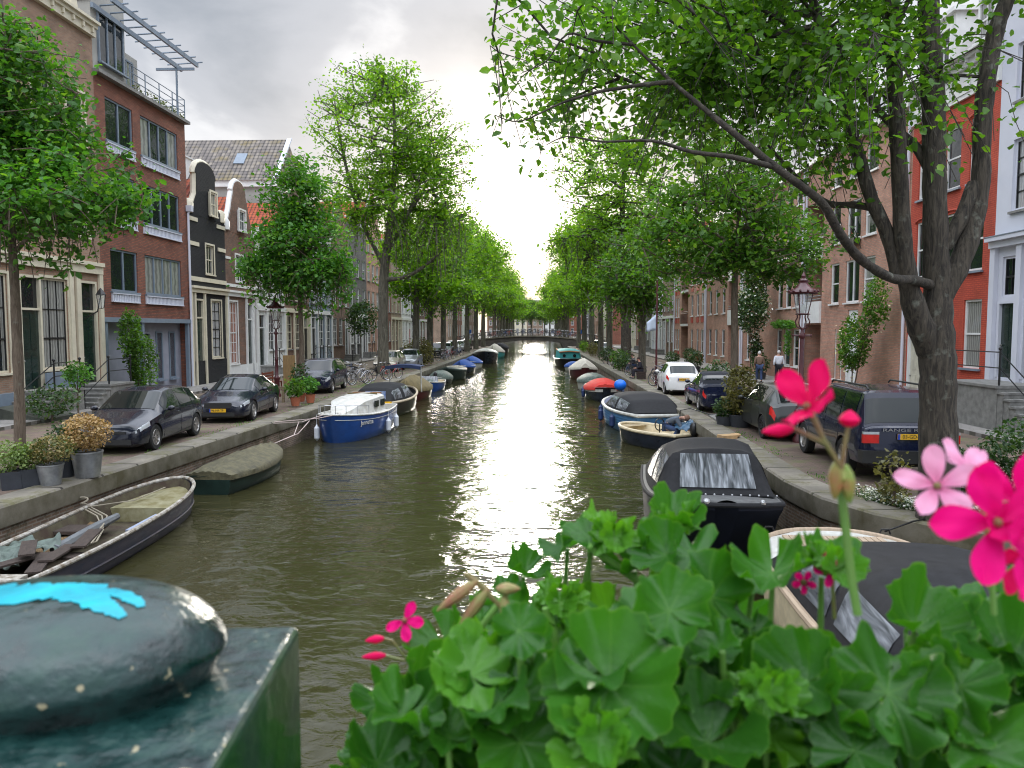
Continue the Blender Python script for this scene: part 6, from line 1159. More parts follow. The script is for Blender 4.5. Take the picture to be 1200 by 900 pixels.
def cover(root, g, L, s0, s1, h, mat, name='cover', over=.04, ridge=.0, wr=.03, drop=.12, seed=0, endh=.15):
    rg = np.random.default_rng(seed); m = MB(); rows = []; n = 26
    for i in range(n + 1):
        s = s0 + (s1 - s0) * i / n; b, zg = g(min(s, .9995)); b = max(b + over, .03); x = -L / 2 + L * s; e = max(0, math.sin(PI * i / n)) ** .45 if endh < 1 else 1; hh = h * (endh + (1 - endh) * e); row = []
        for j in range(17):
            a = j / 16 * 2 - 1; z = zg + .02 + hh * (1 - abs(a) ** (1.35 if ridge else 2.2)) + wr * rg.normal() * (1 - abs(a)); row.append((x + wr * rg.normal() * .3, a * b, z))
        row = [(x, -b * 1.01, zg - drop)] + row + [(x, b * 1.01, zg - drop)]; rows.append(row)
    m.grid(rows); m.f.append(tuple(range(19))); m.f.append(tuple(n * 19 + j for j in reversed(range(19)))); m.m += [0, 0]; return m.build(name, mat, root, smooth=60)
def canopy(root, g, L, prof, mat, glass, name='canopy', winx=None, wtop=.82, over=.0, panes=1):
    """prof: (x station s, height above gunwale, width factor). A soft top with clear panels"""
    rows = []; m = MB()
    def cs(s, h, wf):
        b, zg = g(s); b = (b + over); x = -L / 2 + L * s; w = b * wf; row = []
        for a, zz in ((-1, 0), (-.985, .35), (-.95, .65), (-.86, .88), (-.62, .97), (-.3, 1.0), (0, 1.01), (.3, 1.0), (.62, .97), (.86, .88), (.95, .65), (.985, .35), (1, 0)): ww = b * (1 - zz) + w * zz; row.append((x, a * ww, zg + .02 + h * zz))
        return row
    fine = []
    for i in range(len(prof) - 1):
        for k in range(6):
            u = k / 6; fine.append([prof[i][j] + (prof[i + 1][j] - prof[i][j]) * u for j in range(3)])
    fine.append(list(prof[-1])); rows = [cs(*f) for f in fine]; m.grid(rows); m.f.append(tuple(range(13))); m.f.append(tuple((len(rows) - 1) * 13 + j for j in reversed(range(13)))); m.m += [0, 0]; o = m.build(name, mat, root, smooth=40)
    ht = lambda s: float(np.interp(s, [p[0] for p in prof], [p[1] for p in prof])); wf = lambda s: float(np.interp(s, [p[0] for p in prof], [p[2] for p in prof]))
    def side(s, zz, sd):
        b, zg = g(s); b += over; w = b * wf(s); a = np.interp(zz, [0, .35, .65, .88], [1, .985, .95, .86]); return Vector((-L / 2 + L * s, sd * (a * (b * (1 - zz) + w * zz) + .012), zg + .02 + ht(s) * zz))
    if winx:
        for sd in (-1, 1):
            q = MB()
            for a, b_ in winx: q.grid([[side(s, zz, sd) for zz in np.linspace(.2, wtop, 5)] for s in np.linspace(a, b_, 8)])
            q.build('side_panel', glass, o, smooth=40)
    return o
def fender(root, p, col, h=.5, r_=.1, name='fender'):
    m = MB(); m.lathe([(.01, -h / 2 - .03), (.04, -h / 2), (r_, -h / 2 + .08), (r_, h / 2 - .08), (.04, h / 2), (.02, h / 2 + .05)], 12); m.tube([(0, 0, h / 2), (0, 0, h / 2 + .4)], .008, 4); return m.build(name, col, root, p)
M_tarp = pm('green_brown_tarp', (.055, .05, .027), .75, col2=(.13, .115, .06), scale=5, bump=.5, bscale=12, bdist=.03); M_tarpg = pm('grey_green_tarp', (.1, .13, .11), .6, var=.4, scale=6, bump=.6, bscale=9, bdist=.03)
M_bl = pm('boat_blue_paint', (.012, .06, .24), .3, var=.15, coat=.5, bump=.03); M_bwht = pm('boat_white_gelcoat', (.46, .44, .38), .45, col2=(.66, .66, .63), scale=4, bump=.05); M_bcream = pm('boat_cream', (.62, .52, .34), .5, var=.15, scale=5); M_bnavy = pm('boat_dark_hull', (.012, .017, .03), .28, var=.3, coat=.4); M_bblk = pm('boat_black_hull', (.010, .011, .014), .3, var=.3, coat=.3)
M_cvb = pm('black_canvas', (.018, .018, .02), .8, var=.3, scale=8, bump=.25, bscale=40, spec=.3); M_cvblue = pm('blue_canvas', (.03, .09, .32), .8, var=.15); M_cvnavy = pm('navy_canvas', (.02, .035, .09), .75, var=.2); M_cvcream = pm('cream_canvas', (.52, .48, .4), .8, var=.1); M_cvred = pm('red_canvas', (.5, .03, .02), .75, var=.1); M_cvbr = pm('brown_canvas', (.13, .1, .04), .8, var=.3); M_teal = pm('teal_paint', (.05, .36, .36), .5, var=.1); M_maroon = pm('maroon_hull', (.07, .01, .015), .35, var=.2, coat=.3); M_bkgr = pm('dark_green_hull', (.01, .025, .02), .4, var=.3)
M_rub2 = pm('rope_rim', (.5, .42, .3), .8, bump=.5, bscale=80); M_rope = pm('grey_rope', (.33, .29, .22), .9, bump=.4, bscale=120); M_ropep = pm('pink_white_rope', (.62, .5, .46), .85); M_wood = pm('varnished_wood', (.3, .12, .04), .35, var=.3, stretch=(2, 14, 14), coat=.4); M_teak = pm('teak', (.45, .34, .24), .7, var=.12, stretch=(1, 10, 1)); M_fen = pm('fender_white', (.68, .7, .74), .4, var=.06); M_fenb = pm('fender_blue', (.02, .04, .12), .5); M_fny = pm('yellow_plastic', (.8, .45, .02), .4); M_wglass = glassm('clear_sheet', (.05, .055, .06), (.36, .38, .41), sheet=True)
M_floor = pm('leaf_litter', (.12, .07, .03), .9, col2=(.3, .2, .1), scale=25, bump=.6, bscale=60, bdist=.02); M_mossy = pm('mossy_white_deck', (.30, .28, .17), .8, col2=(.15, .125, .04), scale=3.5, bump=.2); M_rusty = pm('worn_navy_steel', (.022, .026, .045), .5, col2=(.06, .05, .06), scale=3, bump=.3, stretch=(1, 1, 3)); M_wornw = pm('chipped_white_paint', (.16, .12, .08), .7, col2=(.5, .48, .43), scale=9, bump=.4)
# old open steel boat at the lower left
r = empty('open_boat', (-7.95, 13.55, 0), PI / 2 + .045, 'old open dark steel boat with chipped white rim and junk inside, nearest on the left', 'boat')
g, pt, h = boat_hull(r, 6.9, 1.72, .46, M_rusty, M_wornw, pm('rusty_bilge', (.05, .03, .02), .8, col2=(.10, .09, .05), scale=4, bump=.4), floor=.08, rimr=.04, tr=.86, p=3.2, q=.55, sheer=.38, rake=.2, draft=.25)
def deckpart(nm, s0, s1, dz, mat, n=10, inset=.07, root=None, L=6.9):
    m = MB(); m.grid([[(-L / 2 + L * s * .985 + .02, a * max(.005, g(s)[0] - inset), g(s)[1] - dz) for a in np.linspace(-1, 1, 7)] for s in np.linspace(s0, s1, n)]); s = s0; m.grid([[(-L / 2 + L * s * .985 + .02, a * (g(s)[0] - inset), z) for a in (-1, 0, 1)] for z in (.09, g(s)[1] - dz)]); return m.build(nm, mat, root or r, smooth=30)
deckpart('foredeck', .74, .995, .17, M_mossy)
m = MB()
for sd in (-1, 1): m.tube([pt(s, .32, sd) + Vector((0, sd * .01, 0)) for s in np.linspace(0, .99, 26)], .022, 5)
m.build('rubbing_strake', M_rusty, h)
for q_ in ((-1.9, -1.6, -.74, .74, .36, .40), (-.25, .25, .25, .78, .32, .38)): m = MB(); m.box(*q_); m.build('thwart', pm('old_planks', (.05, .035, .028), .85, var=.4, stretch=(3, 12, 12)), r, smooth=20)
m = MB(); m.grid([[(x, y, .26 + .03 * math.sin(x * 9 + y * 7)) for y in np.linspace(.2, .74, 6)] for x in np.linspace(-1.5, .9, 14)]); m.build('leaf_pile', M_floor, r)
m = MB(); m.tube([(-1.2, .18, .32), (.2, .2, .36), (.95, .22, .36)], [.09, .09, .07], 8); m.build('bolster', pm('dull_grey_vinyl', (.13, .14, .15), .5), r)
for i, (x, y, a) in enumerate([(-2.3, -.25, .3), (-1.9, -.3, .1), (-2.6, .1, -.2), (-1.3, -.42, .2), (-2.0, .12, .5)]):
    m = MB(); m.box(-.45, .45, -.11, .11, 0, .03); o = m.build('loose_plank', MATS['old_planks'], r, (x, y, .43 + .035 * i), a, smooth=20); o.rotation_euler.y = .06 * (i % 3 - 1)
rg = np.random.default_rng(3); m = MB(); m.grid([[(x + .05 * rg.normal(), y + .05 * rg.normal(), .47 + .07 * rg.normal() + .05 * math.sin(6 * x)) for y in np.linspace(.15, .82, 9)] for x in np.linspace(-3.3, -1.1, 26)]); o = m.build('crumpled_tarp', M_tarpg, r, smooth=180); sb = o.modifiers.new('s', 'SUBSURF'); sb.levels = sb.render_levels = 2
m = MB(); m.box(-.1, 1.1, -.66, -.46, .1, .37); m.build('side_locker', pm('pale_blue_board', (.28, .32, .42), .6), r, smooth=20)
m = MB(); m.box(-3.42, -3.1, -.55, .75, .34, .52); m.build('stern_board', M_wornw, r, smooth=20)
m = MB()
for k_ in range(3): m.tube([(.9 + .1 * k_, .82, .52), (.75, .5 - .1 * k_, .42), (.2, .1, .30 + .04 * k_), (-.6 - .2 * k_, -.2, .3), (-1.2, -.42, .42)], .015, 5)
m.tube([(.95 + .09 * math.cos(t), .84 + .05 * math.sin(t), .58 + .02 * t) for t in np.linspace(0, 9, 26)], .018, 5); m.tube([(2.95, .15, .52), (1.9, .35, .46), (1.0, .8, .54)], .012, 5); m.build('mooring_rope', M_rope, r)
# boat under a tarpaulin
r = empty('covered_boat', (-7.9, 20.2, 0), PI / 2 - .03, 'small dark boat wrapped in a mossy brown tarpaulin, moored ahead of the open steel boat', 'boat')
g, pt, h = boat_hull(r, 4.2, 1.5, .42, M_bkgr, None, tr=.7, interior=False, q=.6, sheer=.3); cover(r, g, 4.2, .0, 1.0, .21, M_tarp, 'tarpaulin', wr=.03, drop=.1, seed=2, endh=.35); m = MB(); m.tube([(2.0, 0, .62), (3.4, -.3, .75), (5.1, -.1, .95)], .012, 4); m.tube([(2.2, 0, .62), (3.6, -.1, .68), (5.2, .3, .9)], .012, 4); m.build('mooring_rope', M_ropep, r)
# blue cabin boat, bow towards us
r = empty('cabin_boat', (-6.98, 28.9, 0), -PI / 2 - .1, 'small bright blue cabin boat with white cabin and white fenders, left side of the canal', 'boat')
L_ = 5.3; g, pt, h = boat_hull(r, L_, 2.15, .80, M_bl, M_bwht, M_bwht, floor=.5, rimr=.032, tr=.82, q=.62, p=2.4, sheer=.28, rake=.35, stripe=M_bwht, draft=.35)
m = MB(); m.grid([[(-L_ / 2 + L_ * s * .985, a * max(.004, g(s)[0] - .03), g(s)[1] + .0 + .05 * (1 - a * a)) for a in np.linspace(-1, 1, 9)] for s in np.linspace(.28, .998, 16)]); m.build('deck', M_bwht, r, smooth=40)
m = MB(); rows = []
for s, hh, wf in ((.26, .0, .8), (.262, .62, .76), (.45, .60, .74), (.62, .52, .7), (.64, .5, .68), (.78, .2, .5), (.86, .03, .3)):
    b, zg = g(s); w_ = (b - .05) * wf; x = -L_ / 2 + L_ * s; rows.append([(x, -w_ * 1.08, zg), (x, -w_, zg + hh * .9), (x, -w_ * .8, zg + hh), (x, 0, zg + hh + .05), (x, w_ * .8, zg + hh), (x, w_, zg + hh * .9), (x, w_ * 1.08, zg)])
m.grid(rows); cab = m.build('cabin', M_bwht, r, smooth=25)
for s_, x in ((-1, -.85), (1, -.85), (1, -.1)): m = MB(); m.box(x - .2, x + .2, min(s_ * .85, s_ * .80), max(s_ * .85, s_ * .80), 1.06, 1.3); o = m.build('cabin_window', M_cg, cab, smooth=20)
m = MB(); m.box(-1.6, -1.3, -.55, .55, .85, 1.5); m.build('companionway', M_wood, cab, smooth=20); m = MB(); [m.box(-.9 + i * .55, -.86 + i * .55, -.6, .6, 1.46 - .06 * i, 1.52 - .06 * i) for i in range(3)]; m.tube([(-1.1, .3, 1.52), (1.2, .2, 1.2)], .015, 5); m.build('roof_straps', M_cvbr, cab)
m = MB(); pr = [pt(s, 0, -1) for s in (.72, .84, .93, .985)] + [pt(s, 0, 1) for s in (.985, .93, .84, .72)]; m.tube([p + Vector((0, 0, .34)) for p in pr], .014, 6); [m.tube([p, p + Vector((0, 0, .34))], .012, 5) for p in pr[::1]]; m.build('bow_rail', M_chr, r)
for s, sd, cc in ((.17, 1, M_fen), (.42, 1, M_fen), (.9, -1, M_fen)): p = pt(s, .05, sd); fender(r, (p.x, p.y + sd * .11, .32), cc, .52)
m = MB(); m.box(-2.78, -2.68, .35, .62, .45, 1.0); m.build('yellow_board', M_fny, r, smooth=20); m = MB(); m.tube([(2.3, .3, 1.05), (3.2, -.2, .98), (4.8, -1.15, 1.02)], .014, 4); m.tube([(2.4, -.2, 1.05), (3.6, -.6, .9), (5.2, -1.2, 1.02)], .014, 4); m.build('mooring_rope', M_ropep, r)
pa, pb, pc = pt(.70, .14, 1), pt(.80, .14, 1), pt(.75, .14, 1); an = math.atan2(pb.y - pa.y, pb.x - pa.x); text('name_lettering', 'Jannette', .24, (pc.x - math.sin(an) * .03, pc.y + math.cos(an) * .03, pc.z - .04), (PI / 2, 0, PI + an), M_bwht, h, .006)
# black sloop with hood and awning, brown covered boat behind
r = empty('sloop', (-7.25, 37.3, 0), PI / 2 - .08, 'black sloop with cream rim, black hood and a dark awning on white poles', 'boat')
L_ = 6.6; g, pt, h = boat_hull(r, L_, 2.3, .62, M_bblk, M_rub2, M_cvb, rimr=.06, tr=.75, q=.6, sheer=.55, rake=.3); canopy(r, g, L_, [(.03, .1, .95), (.12, .62, .86), (.3, .78, .84), (.45, .75, .82), (.62, .1, .8)], M_cvb, M_wglass, winx=[(.1, .24), (.3, .45)])
m = MB(); m.box(-3.05, -2.98, -.62, .3, .86, 1.22); o = m.build('rear_window', pm('blue_sheet', (.12, .2, .5), .2, col2=(.5, .55, .62)), r, smooth=20); o.rotation_euler.y = .0; o.location.x = -.02
m = MB(); [m.tube([(x, y, .7), (x - .1, y, 2.1)], .035, 6) for x in (3.0,) for y in (-.85, .85)]; m.build('pole', M_bwht, r); m = MB(); m.grid([[(2.9 + u, v * .95, 2.08 + .1 * (1 - v * v)) for v in np.linspace(-1, 1, 9)] for u in (-.5, 0, .5)]); m.grid([[(2.4, v * .95, z + .1 * (1 - v * v)) for v in np.linspace(-1, 1, 9)] for z in (1.9, 2.08)]); m.build('awning', M_cvnavy, r)
def simple_boat(label, loc, rz, L, B, F, hull, cov=None, covh=.4, rim=None, s0=0., s1=1., ridge=0, inner=None, fend=None, seed=1, strakes=0, seats=False, **k):
    global g, pt
    r = empty('moored_boat', loc, rz, label, 'boat'); g, pt, h = boat_hull(r, L, B, F, hull, rim or M_bwht, inner or M_bcream, interior=True, strakes=strakes, **k)
    if cov: cover(r, g, L, s0, s1, covh, cov, seed=seed, ridge=ridge, wr=.02, endh=.4)
    if seats:
        for q in (.2, .5): m = MB(); m.box(-L * .5 + L * q, -L * .5 + L * q + .3, -g(q)[0] + .1, g(q)[0] - .1, F * .55, F * .62); m.build('thwart', M_wood, r, smooth=20)
    if fend: [fender(r, (pt(s, 0, sd).x, pt(s, 0, sd).y + sd * .1, F * .5), fend, .45) for s, sd in ((.2, 1), (.5, 1), (.2, -1), (.5, -1))]
    return r
simple_boat('boat with olive-brown peaked cover just past the awning sloop', (-7.3, 44.3, 0), -PI / 2, 5.2, 2.0, .55, M_maroon, M_cvbr, .75, M_rub2, ridge=1)
r = simple_boat('small open blue motorboat with white trim and black outboard, left bank', (-7.1, 50.3, 0), -PI / 2, 4.4, 1.8, .5, M_bl, None, seats=True); m = MB(); m.ball((-2.3, 0, .85), (.18, .14, .25), 10, 6); m.box(-2.36, -2.24, -.05, .05, -.2, .7); m.build('outboard_motor', M_black, r); m = MB(); m.box(-.1, .5, -.5, .3, .4, .75); m.ball((.9, .1, .6), (.3, .25, .2), 8, 5); m.build('clutter', M_tarpg, r); m = MB(); m.add([(.6, -.6, .55), (.4, -.5, .95), (.4, .5, .95), (.6, .6, .55)], [(0, 1, 2, 3)]); m.build('windscreen', M_wglass, r)
simple_boat('low boat under a dull grey sheet past the open blue motorboat', (-7.2, 56.0, 0), -PI / 2, 4.2, 1.7, .45, M_bnavy, M_tarpg, .5, seed=5)
simple_boat('dark green-black boat with low rim, left bank', (-7.0, 62.0, 0), -PI / 2, 6.0, 2.2, .7, M_bkgr, M_bkgr, .25, M_bkgr, seed=6)
simple_boat('boat with bright blue canvas cover nearer to us on the left bank', (-6.9, 70.3, 0), -PI / 2, 5.6, 2.1, .6, M_bnavy, M_cvblue, .6, ridge=1, seed=7)
simple_boat('boat with blue canvas cover further off on the left bank', (-6.8, 78.2, 0), -PI / 2, 5.4, 2.1, .62, M_bwht, M_cvblue, .6, ridge=1, seed=8)
r = simple_boat('navy boat with low white cabin near the far bridge', (-6.4, 93, 0), -PI / 2 + .05, 9, 3.0, 1.1, M_bnavy, M_bwht, .5, M_bwht, s0=.25, s1=.75, seed=9)
simple_boat('teal boat with a white cover near the far bridge', (-6.2, 109, 0), -PI / 2, 8, 2.8, .8, M_teal, M_cvcream, 1.1, ridge=1, seed=10)
simple_boat('dark boat moored just before the far bridge, left', (-6.2, 126, 0), -PI / 2, 8, 2.6, .9, M_bblk, M_cvb, .8, seed=11)
simple_boat('small white boat by the far bridge, right', (4.0, 127, 0), -PI / 2, 5, 2, .6, M_bwht, None, seats=True); simple_boat('white motorboat second before the far bridge, right', (4.0, 119, 0), -PI / 2, 5, 2, .6, M_bnavy, M_bwht, .4)
# teal houseboat
r = empty('houseboat', (3.3, 86.5, 0), -PI / 2, 'turquoise cabin barge with round portholes and orange roof edge, right side', 'barge'); g, pt, h = boat_hull(r, 13, 3.1, .75, M_bblk, M_bblk, M_bblk, tr=.9, q=.4, p=4, sheer=.2, interior=False, rimr=.07)
m = MB(); rows = []
for x, w_, hh in ((4.4, 1.1, .85), (3.9, 1.28, 1.0), (-4.5, 1.3, 1.0)): rows.append([(x, -w_, .7), (x, -w_ * .9, .7 + hh), (x, 0, .8 + hh), (x, w_ * .9, .7 + hh), (x, w_, .7)])
m.grid(rows); m.f += [tuple(range(5)), tuple(10 + j for j in reversed(range(5)))]; m.m += [0, 0]; cb = m.build('cabin', M_teal, r, smooth=20); m = MB(); m.tube([(4.5, -1.05, 1.58), (4.5, 0, 1.68), (4.5, 1.05, 1.58)], .07, 6); [m.tube([(4.45, s * 1.05, 1.6), (-4.5, s * 1.2, 1.75)], .06, 6) for s in (-1, 1)]; m.build('roof_edge', pm('orange_wood', (.45, .16, .05), .6), cb)
for y in (-.55, .55): m = MB(); m.lathe([(.01, 4.46), (.17, 4.46), (.17, 4.3)], 16, (0, y, 1.2), axis='x'); m.build('porthole', M_cg, cb)
simple_boat('small boat with pale blue cover beside the turquoise barge', (3.4, 74.5, 0), -PI / 2, 4, 1.7, .45, M_bwht, M_cvblue, .4, seed=12)
simple_boat('dark maroon boat with cream peaked cover, right side', (3.7, 63.5, 0), -PI / 2, 6.2, 2.3, .75, M_maroon, M_cvcream, .8, M_cvcream, s0=.1, s1=.95, ridge=1, seed=13)
simple_boat('grey boat with pale sheet behind the red-covered boat', (3.6, 50.7, 0), -PI / 2, 5.4, 2.0, .6, M_bwht, M_tarpg, .45, seed=14)
r = simple_boat('dark boat with bright red cover and white lettering panel, right side', (3.75, 44.6, 0), -PI / 2, 5.4, 2.1, .6, M_bnavy, M_cvred, .5, M_maroon, s0=.12, s1=.86, seed=15, fend=M_fenb)
m = MB()
for sd in (-1, 1): m.grid([[pt(s, v, sd) + Vector((.01, sd * .012, 0)) for v in np.linspace(.05, .16, 3)] for s in np.linspace(.55, .97, 12)])
m.build('white_bow_band', M_bwht, r)
m = MB(); m.ball((0, 0, 0), (.33, .3, .3), 14, 9); tag(m.build('blue_buoy', pm('bright_blue_plastic', (.01, .16, .75), .35), None, (4.35, 40.9, 1.05)), 'bright blue bundled ball fender beside the red-covered boat', 'ball fender')
# blue clinker sloop with black hood
r = empty('sloop', (4.05, 31.9, 0), PI / 2 + .13, 'mid-blue planked sloop with white rim, black hood and clear side panels', 'boat'); L_ = 7.2; M_mid = pm('mid_blue_paint', (.06, .17, .32), .4, var=.15)
g, pt, h = boat_hull(r, L_, 2.45, .72, M_mid, M_bwht, M_cvb, rimr=.07, tr=.72, q=.6, sheer=.25, strakes=5, rake=.2); canopy(r, g, L_, [(.05, .08, .9), (.16, .5, .86), (.32, .68, .85), (.5, .66, .84), (.66, .1, .82)], M_cvb, M_wglass, winx=[(.16, .31), (.34, .5)], wtop=.78); cover(r, g, L_, .64, .97, .22, M_cvnavy, wr=.01, endh=.5, over=-.02)
for s, sd in ((.3, 1), (.62, 1), (.85, 1)): p = pt(s, 0, sd); fender(r, (p.x, p.y + sd * .14, .38), M_fenb, .5, .11)
# cream tender with the man in it
r = empty('tender', (4.1, 26.6, 0), PI / 2 + .55, 'small rounded cream open tender with dark hull, a man bending in it', 'boat'); g, pt, h = boat_hull(r, 3.5, 1.7, .5, M_bnavy, M_bcream, M_bcream, floor=.16, rimr=.06, tr=.85, q=.5, p=2.6, sheer=.15, rake=.2)
for q_ in ((-.1, .35, -.6, .6, .2, .36), (-1.3, -.9, -.62, .62, .18, .34)): m = MB(); m.box(*q_); m.build('seat_box', M_bcream, r, smooth=20); m = MB(); m.grid([[(-1.75 + 3.5 * s * .985, a * max(.004, g(s)[0] - .06), g(s)[1] - .02) for a in np.linspace(-1, 1, 7)] for s in np.linspace(.85, .995, 6)]); m.build('foredeck', M_bcream, r)
m = MB(); m.tube([(-.45 + 0 * t, .25 + .2 * math.cos(t), .78 + .2 * math.sin(t)) for t in np.linspace(0, 2 * PI, 21)], .02, 6); m.tube([(-.45, .25, .5), (-.45, .25, .78)], .02, 6); [m.tube([(-.45, .25, .78), (-.45, .25 + .2 * math.cos(t), .78 + .2 * math.sin(t))], .01, 4) for t in (.5, 2.6, 4.7)]; m.build('steering_wheel', M_black, r); m = MB(); m.ball((-1.85, 0, .75), (.16, .14, .24), 10, 6); m.box(-1.9, -1.8, -.05, .05, -.2, .6); m.build('outboard_motor', M_black, r)
m = MB(); rg = np.random.default_rng(8); m.grid([[(x + .03 * rg.normal(), y + .03 * rg.normal(), .62 + .22 * math.sin(3 * x + 1) + .04 * rg.normal()) for y in np.linspace(-.3, .3, 8)] for x in np.linspace(-.4, .4, 10)]); o = m.build('bundled_tarp', pm('steel_blue_sheet', (.04, .1, .17), .4, var=.3), None, (5.0, 25.55, .12), .6, smooth=180); tag(o, 'crumpled steel-blue sheet the bending man is gathering', 'tarpaulin'); sb = o.modifiers.new('s', 'SUBSURF'); sb.levels = sb.render_levels = 2; sd_ = o.modifiers.new('t', 'SOLIDIFY'); sd_.thickness = .01
# big black sloop with hood, near right, bow towards us
r = empty('sloop', (3.2, 14.95, 0), -PI / 2 - .09, 'large black flared-bow sloop with grey-windowed black hood, near the right quay', 'boat'); L_ = 6.0
M_fl = pm('black_hull_gloss', (.006, .008, .016), .55, var=.4, scale=1.5, spec=.25)
def fg(s):
    u = s; b = 1.14 * (.9 + .1 * math.sin(min(1, u / .5) * PI / 2)) if u < .5 else 1.14 * (1 - .22 * ((u - .5) / .5) ** 2.4); return b, .80 + .5 * u ** 2
m = MB(); rows = []
for i in range(21):
    s = i / 20; b, zg = fg(s); x = -L_ / 2 + L_ * s; v = max(0, (s - .72) / .28); kx = x - .1 - 1.15 * v * v
    rows.append([(x, -b, zg), (x - .03 * v, -b * .99, zg - .1), (kx + .25 * v, -b * (.93 - .45 * v * v), .02), (kx, 0, -.3), (kx + .25 * v, b * (.93 - .45 * v * v), .02), (x - .03 * v, b * .99, zg - .1), (x, b, zg)])
x = L_ / 2; b, zg = fg(1.0); rows.append([(x + .12, -b * .6, zg), (x + .1, -b * .58, zg - .1), (x - .75, -b * .22, .02), (x - 1.25, 0, -.3), (x - .75, b * .22, .02), (x + .1, b * .58, zg - .1), (x + .12, b * .6, zg)])
rows.append([(x + .16, -b * .2, zg), (x + .15, -b * .2, zg - .1), (x - .7, -.02, .02), (x - 1.25, 0, -.3), (x - .7, .02, .02), (x + .15, b * .2, zg - .1), (x + .16, b * .2, zg)])
m.grid(rows); n_ = len(rows) - 1; m.f += [tuple(range(7)), tuple(n_ * 7 + j for j in reversed(range(7)))]; m.m += [0, 0]; hull = m.build('hull', M_fl, r, smooth=18)
M_dk = pm('grey_weathered_deck', (.10, .10, .10), .55, var=.3, scale=9, bump=.15); m = MB(); rows = [[(q[0][0], q[0][1] * .985 + (q[6][1] - q[0][1]) * .985 * t, q[0][2] + .02 + .05 * math.sin(t * PI)) for t in np.linspace(0, 1, 7)] for q in rows[:]]; m.grid([[(p[0], p[1], p[2]) for p in row] for row in rows]); m.build('deck', M_dk, r, smooth=30)
m = MB(); pa = [(q[0][0], q[0][1], q[0][2] - .03) for q in rows]; pb = [(q[-1][0], q[-1][1], q[-1][2] - .03) for q in reversed(rows)]; m.tube(pa + pb, .04, 8); m.build('gunwale', M_cvb, r)
o = canopy(r, lambda s: (fg(s)[0] - .09, fg(s)[1] + .03), L_, [(.03, .08, .95), (.1, .35, .88), (.2, .55, .85), (.45, .84, .82), (.62, .96, .80), (.73, .80, .79), (.75, .78, .785), (.87, .03, .94)], M_cvb, M_wglass, winx=[(.36, .58), (.62, .75)], wtop=.8)
def ws(s, a):
    u = (s - .75) / .12; b = fg(s)[0] - .09; h_ = .78 * (1 - u) + .03 * u; w_ = b * (.785 + .155 * u); return Vector((-L_ / 2 + L_ * s + .012, a * w_ * .72, fg(s)[1] + .05 + h_ * (1.0) + .015))
m = MB(); m.grid([[ws(s, a) for a in np.linspace(-1, 1, 9)] for s in np.linspace(.765, .855, 8)]); wo = m.build('front_panel', M_wglass, o, smooth=40)
m = MB()
for i in range(14): a = -1 + 2 * i / 13; m.ball((-L_ / 2 + L_ * .88, a * .93, fg(.88)[1] + .08), .018, 6, 4)
m.ball((3.1, -.3, 1.33), (.1, .06, .05), 8, 5); m.ball((3.1, .55, 1.33), (.07, .05, .05), 8, 5); m.build('deck_fittings', M_chr, r)
# cream boat with wood deck in front of it
r = empty('deck_boat', (4.2, 8.85, 0), PI / 2 - .06, 'cream boat with slatted wooden foredeck and black hood, partly behind the geraniums', 'boat'); L_ = 6.0
g, pt, h = boat_hull(r, L_, 2.45, .80, M_bcream, M_teak, M_bwht, interior=False, rimr=.05, tr=.9, q=.5, p=5, sheer=.12, rake=.1, mx=.5)
m = MB(); m.grid([[(-L_ / 2 + L_ * s * .99, a * max(.01, g(s)[0] - .02), g(s)[1] + .02 + .02 * (1 - a * a)) for a in np.linspace(-1, 1, 7)] for s in np.linspace(0, .985, 20)]); m.build('deck', M_bwht, r, smooth=40)
m = MB(); [m.box(1.75, 2.55, -.72 + i * .09, -.72 + i * .09 + .075, .905, .935) for i in range(16)]; m.build('slatted_hatch', M_teak, r, smooth=20)
m = MB(); [m.tube([(2.75, y - .08, .93), (2.75, y - .05, 1.0), (2.75, y + .05, 1.0), (2.75, y + .08, .93)], .015, 6) for y in (-.85, .85)]; m.tube([(2.75, -.85, .97), (3.1, -1.4, 1.05), (3.5, -2.2, 1.1)], .014, 5); m.build('cleats', M_black, r)
canopy(r, g, L_, [(.02, .1, .9), (.1, .6, .85), (.3, .75, .85), (.55, .62, .86), (.70, .3, .9), (.735, .08, .95)], M_cvb, M_wglass, winx=[(.12, .3), (.34, .52)], wtop=.75, over=-.04)
# loose things on the right quay
m = MB(); m.flatpoly([(-.5, -.9), (.5, -.8), (.55, .9), (-.4, 1)], 0, .05); tag(m.build('paving_slab', M_stone, None, (6.3, 25.9, 1.01), smooth=20), 'flat grey slab lying on the street by the yellow-green shrub', 'slab')
m = MB(); m.box(-.25, .2, -.15, .15, 0, .1); m.ball((.3, .1, .06), (.2, .12, .06), 8, 5); tag(m.build('cardboard', pm('light_cardboard', (.5, .32, .16), .8), None, (5.15, 20.9, 1.045), .4, smooth=20), 'crumpled tan cardboard lying on the right quay cap', 'cardboard')
m = MB(); m.tube([(4.95, 27.2, .5), (5.0, 27.1, 1.15), (5.3, 26.9, 1.25), (5.9, 26.6, 1.07), (6.4, 26.4, 1.03)], .02, 6); tag(m.build('hose', M_black), 'black hose arching over the quay edge from the cream tender', 'hose')
m = MB(); m.tube([(8.6, 9.9, 1.75), (8.75, 9.9, 1.95), (8.95, 9.8, 1.98), (10.2, 9.4, 1.85)], .025, 8); m.tube([(8.65, 9.95, 1.0), (8.65, 9.95, 1.7)], .02, 6)
for i in range(6): m.tube([(8.9 + i * .22, 9.85 - i * .07, 1.0), (8.9 + i * .22, 9.85 - i * .07, 1.9)], .012, 5)
tag(m.build('white_railing', M_bwht), 'short pale metal railing in the bushes at the right edge', 'railing')
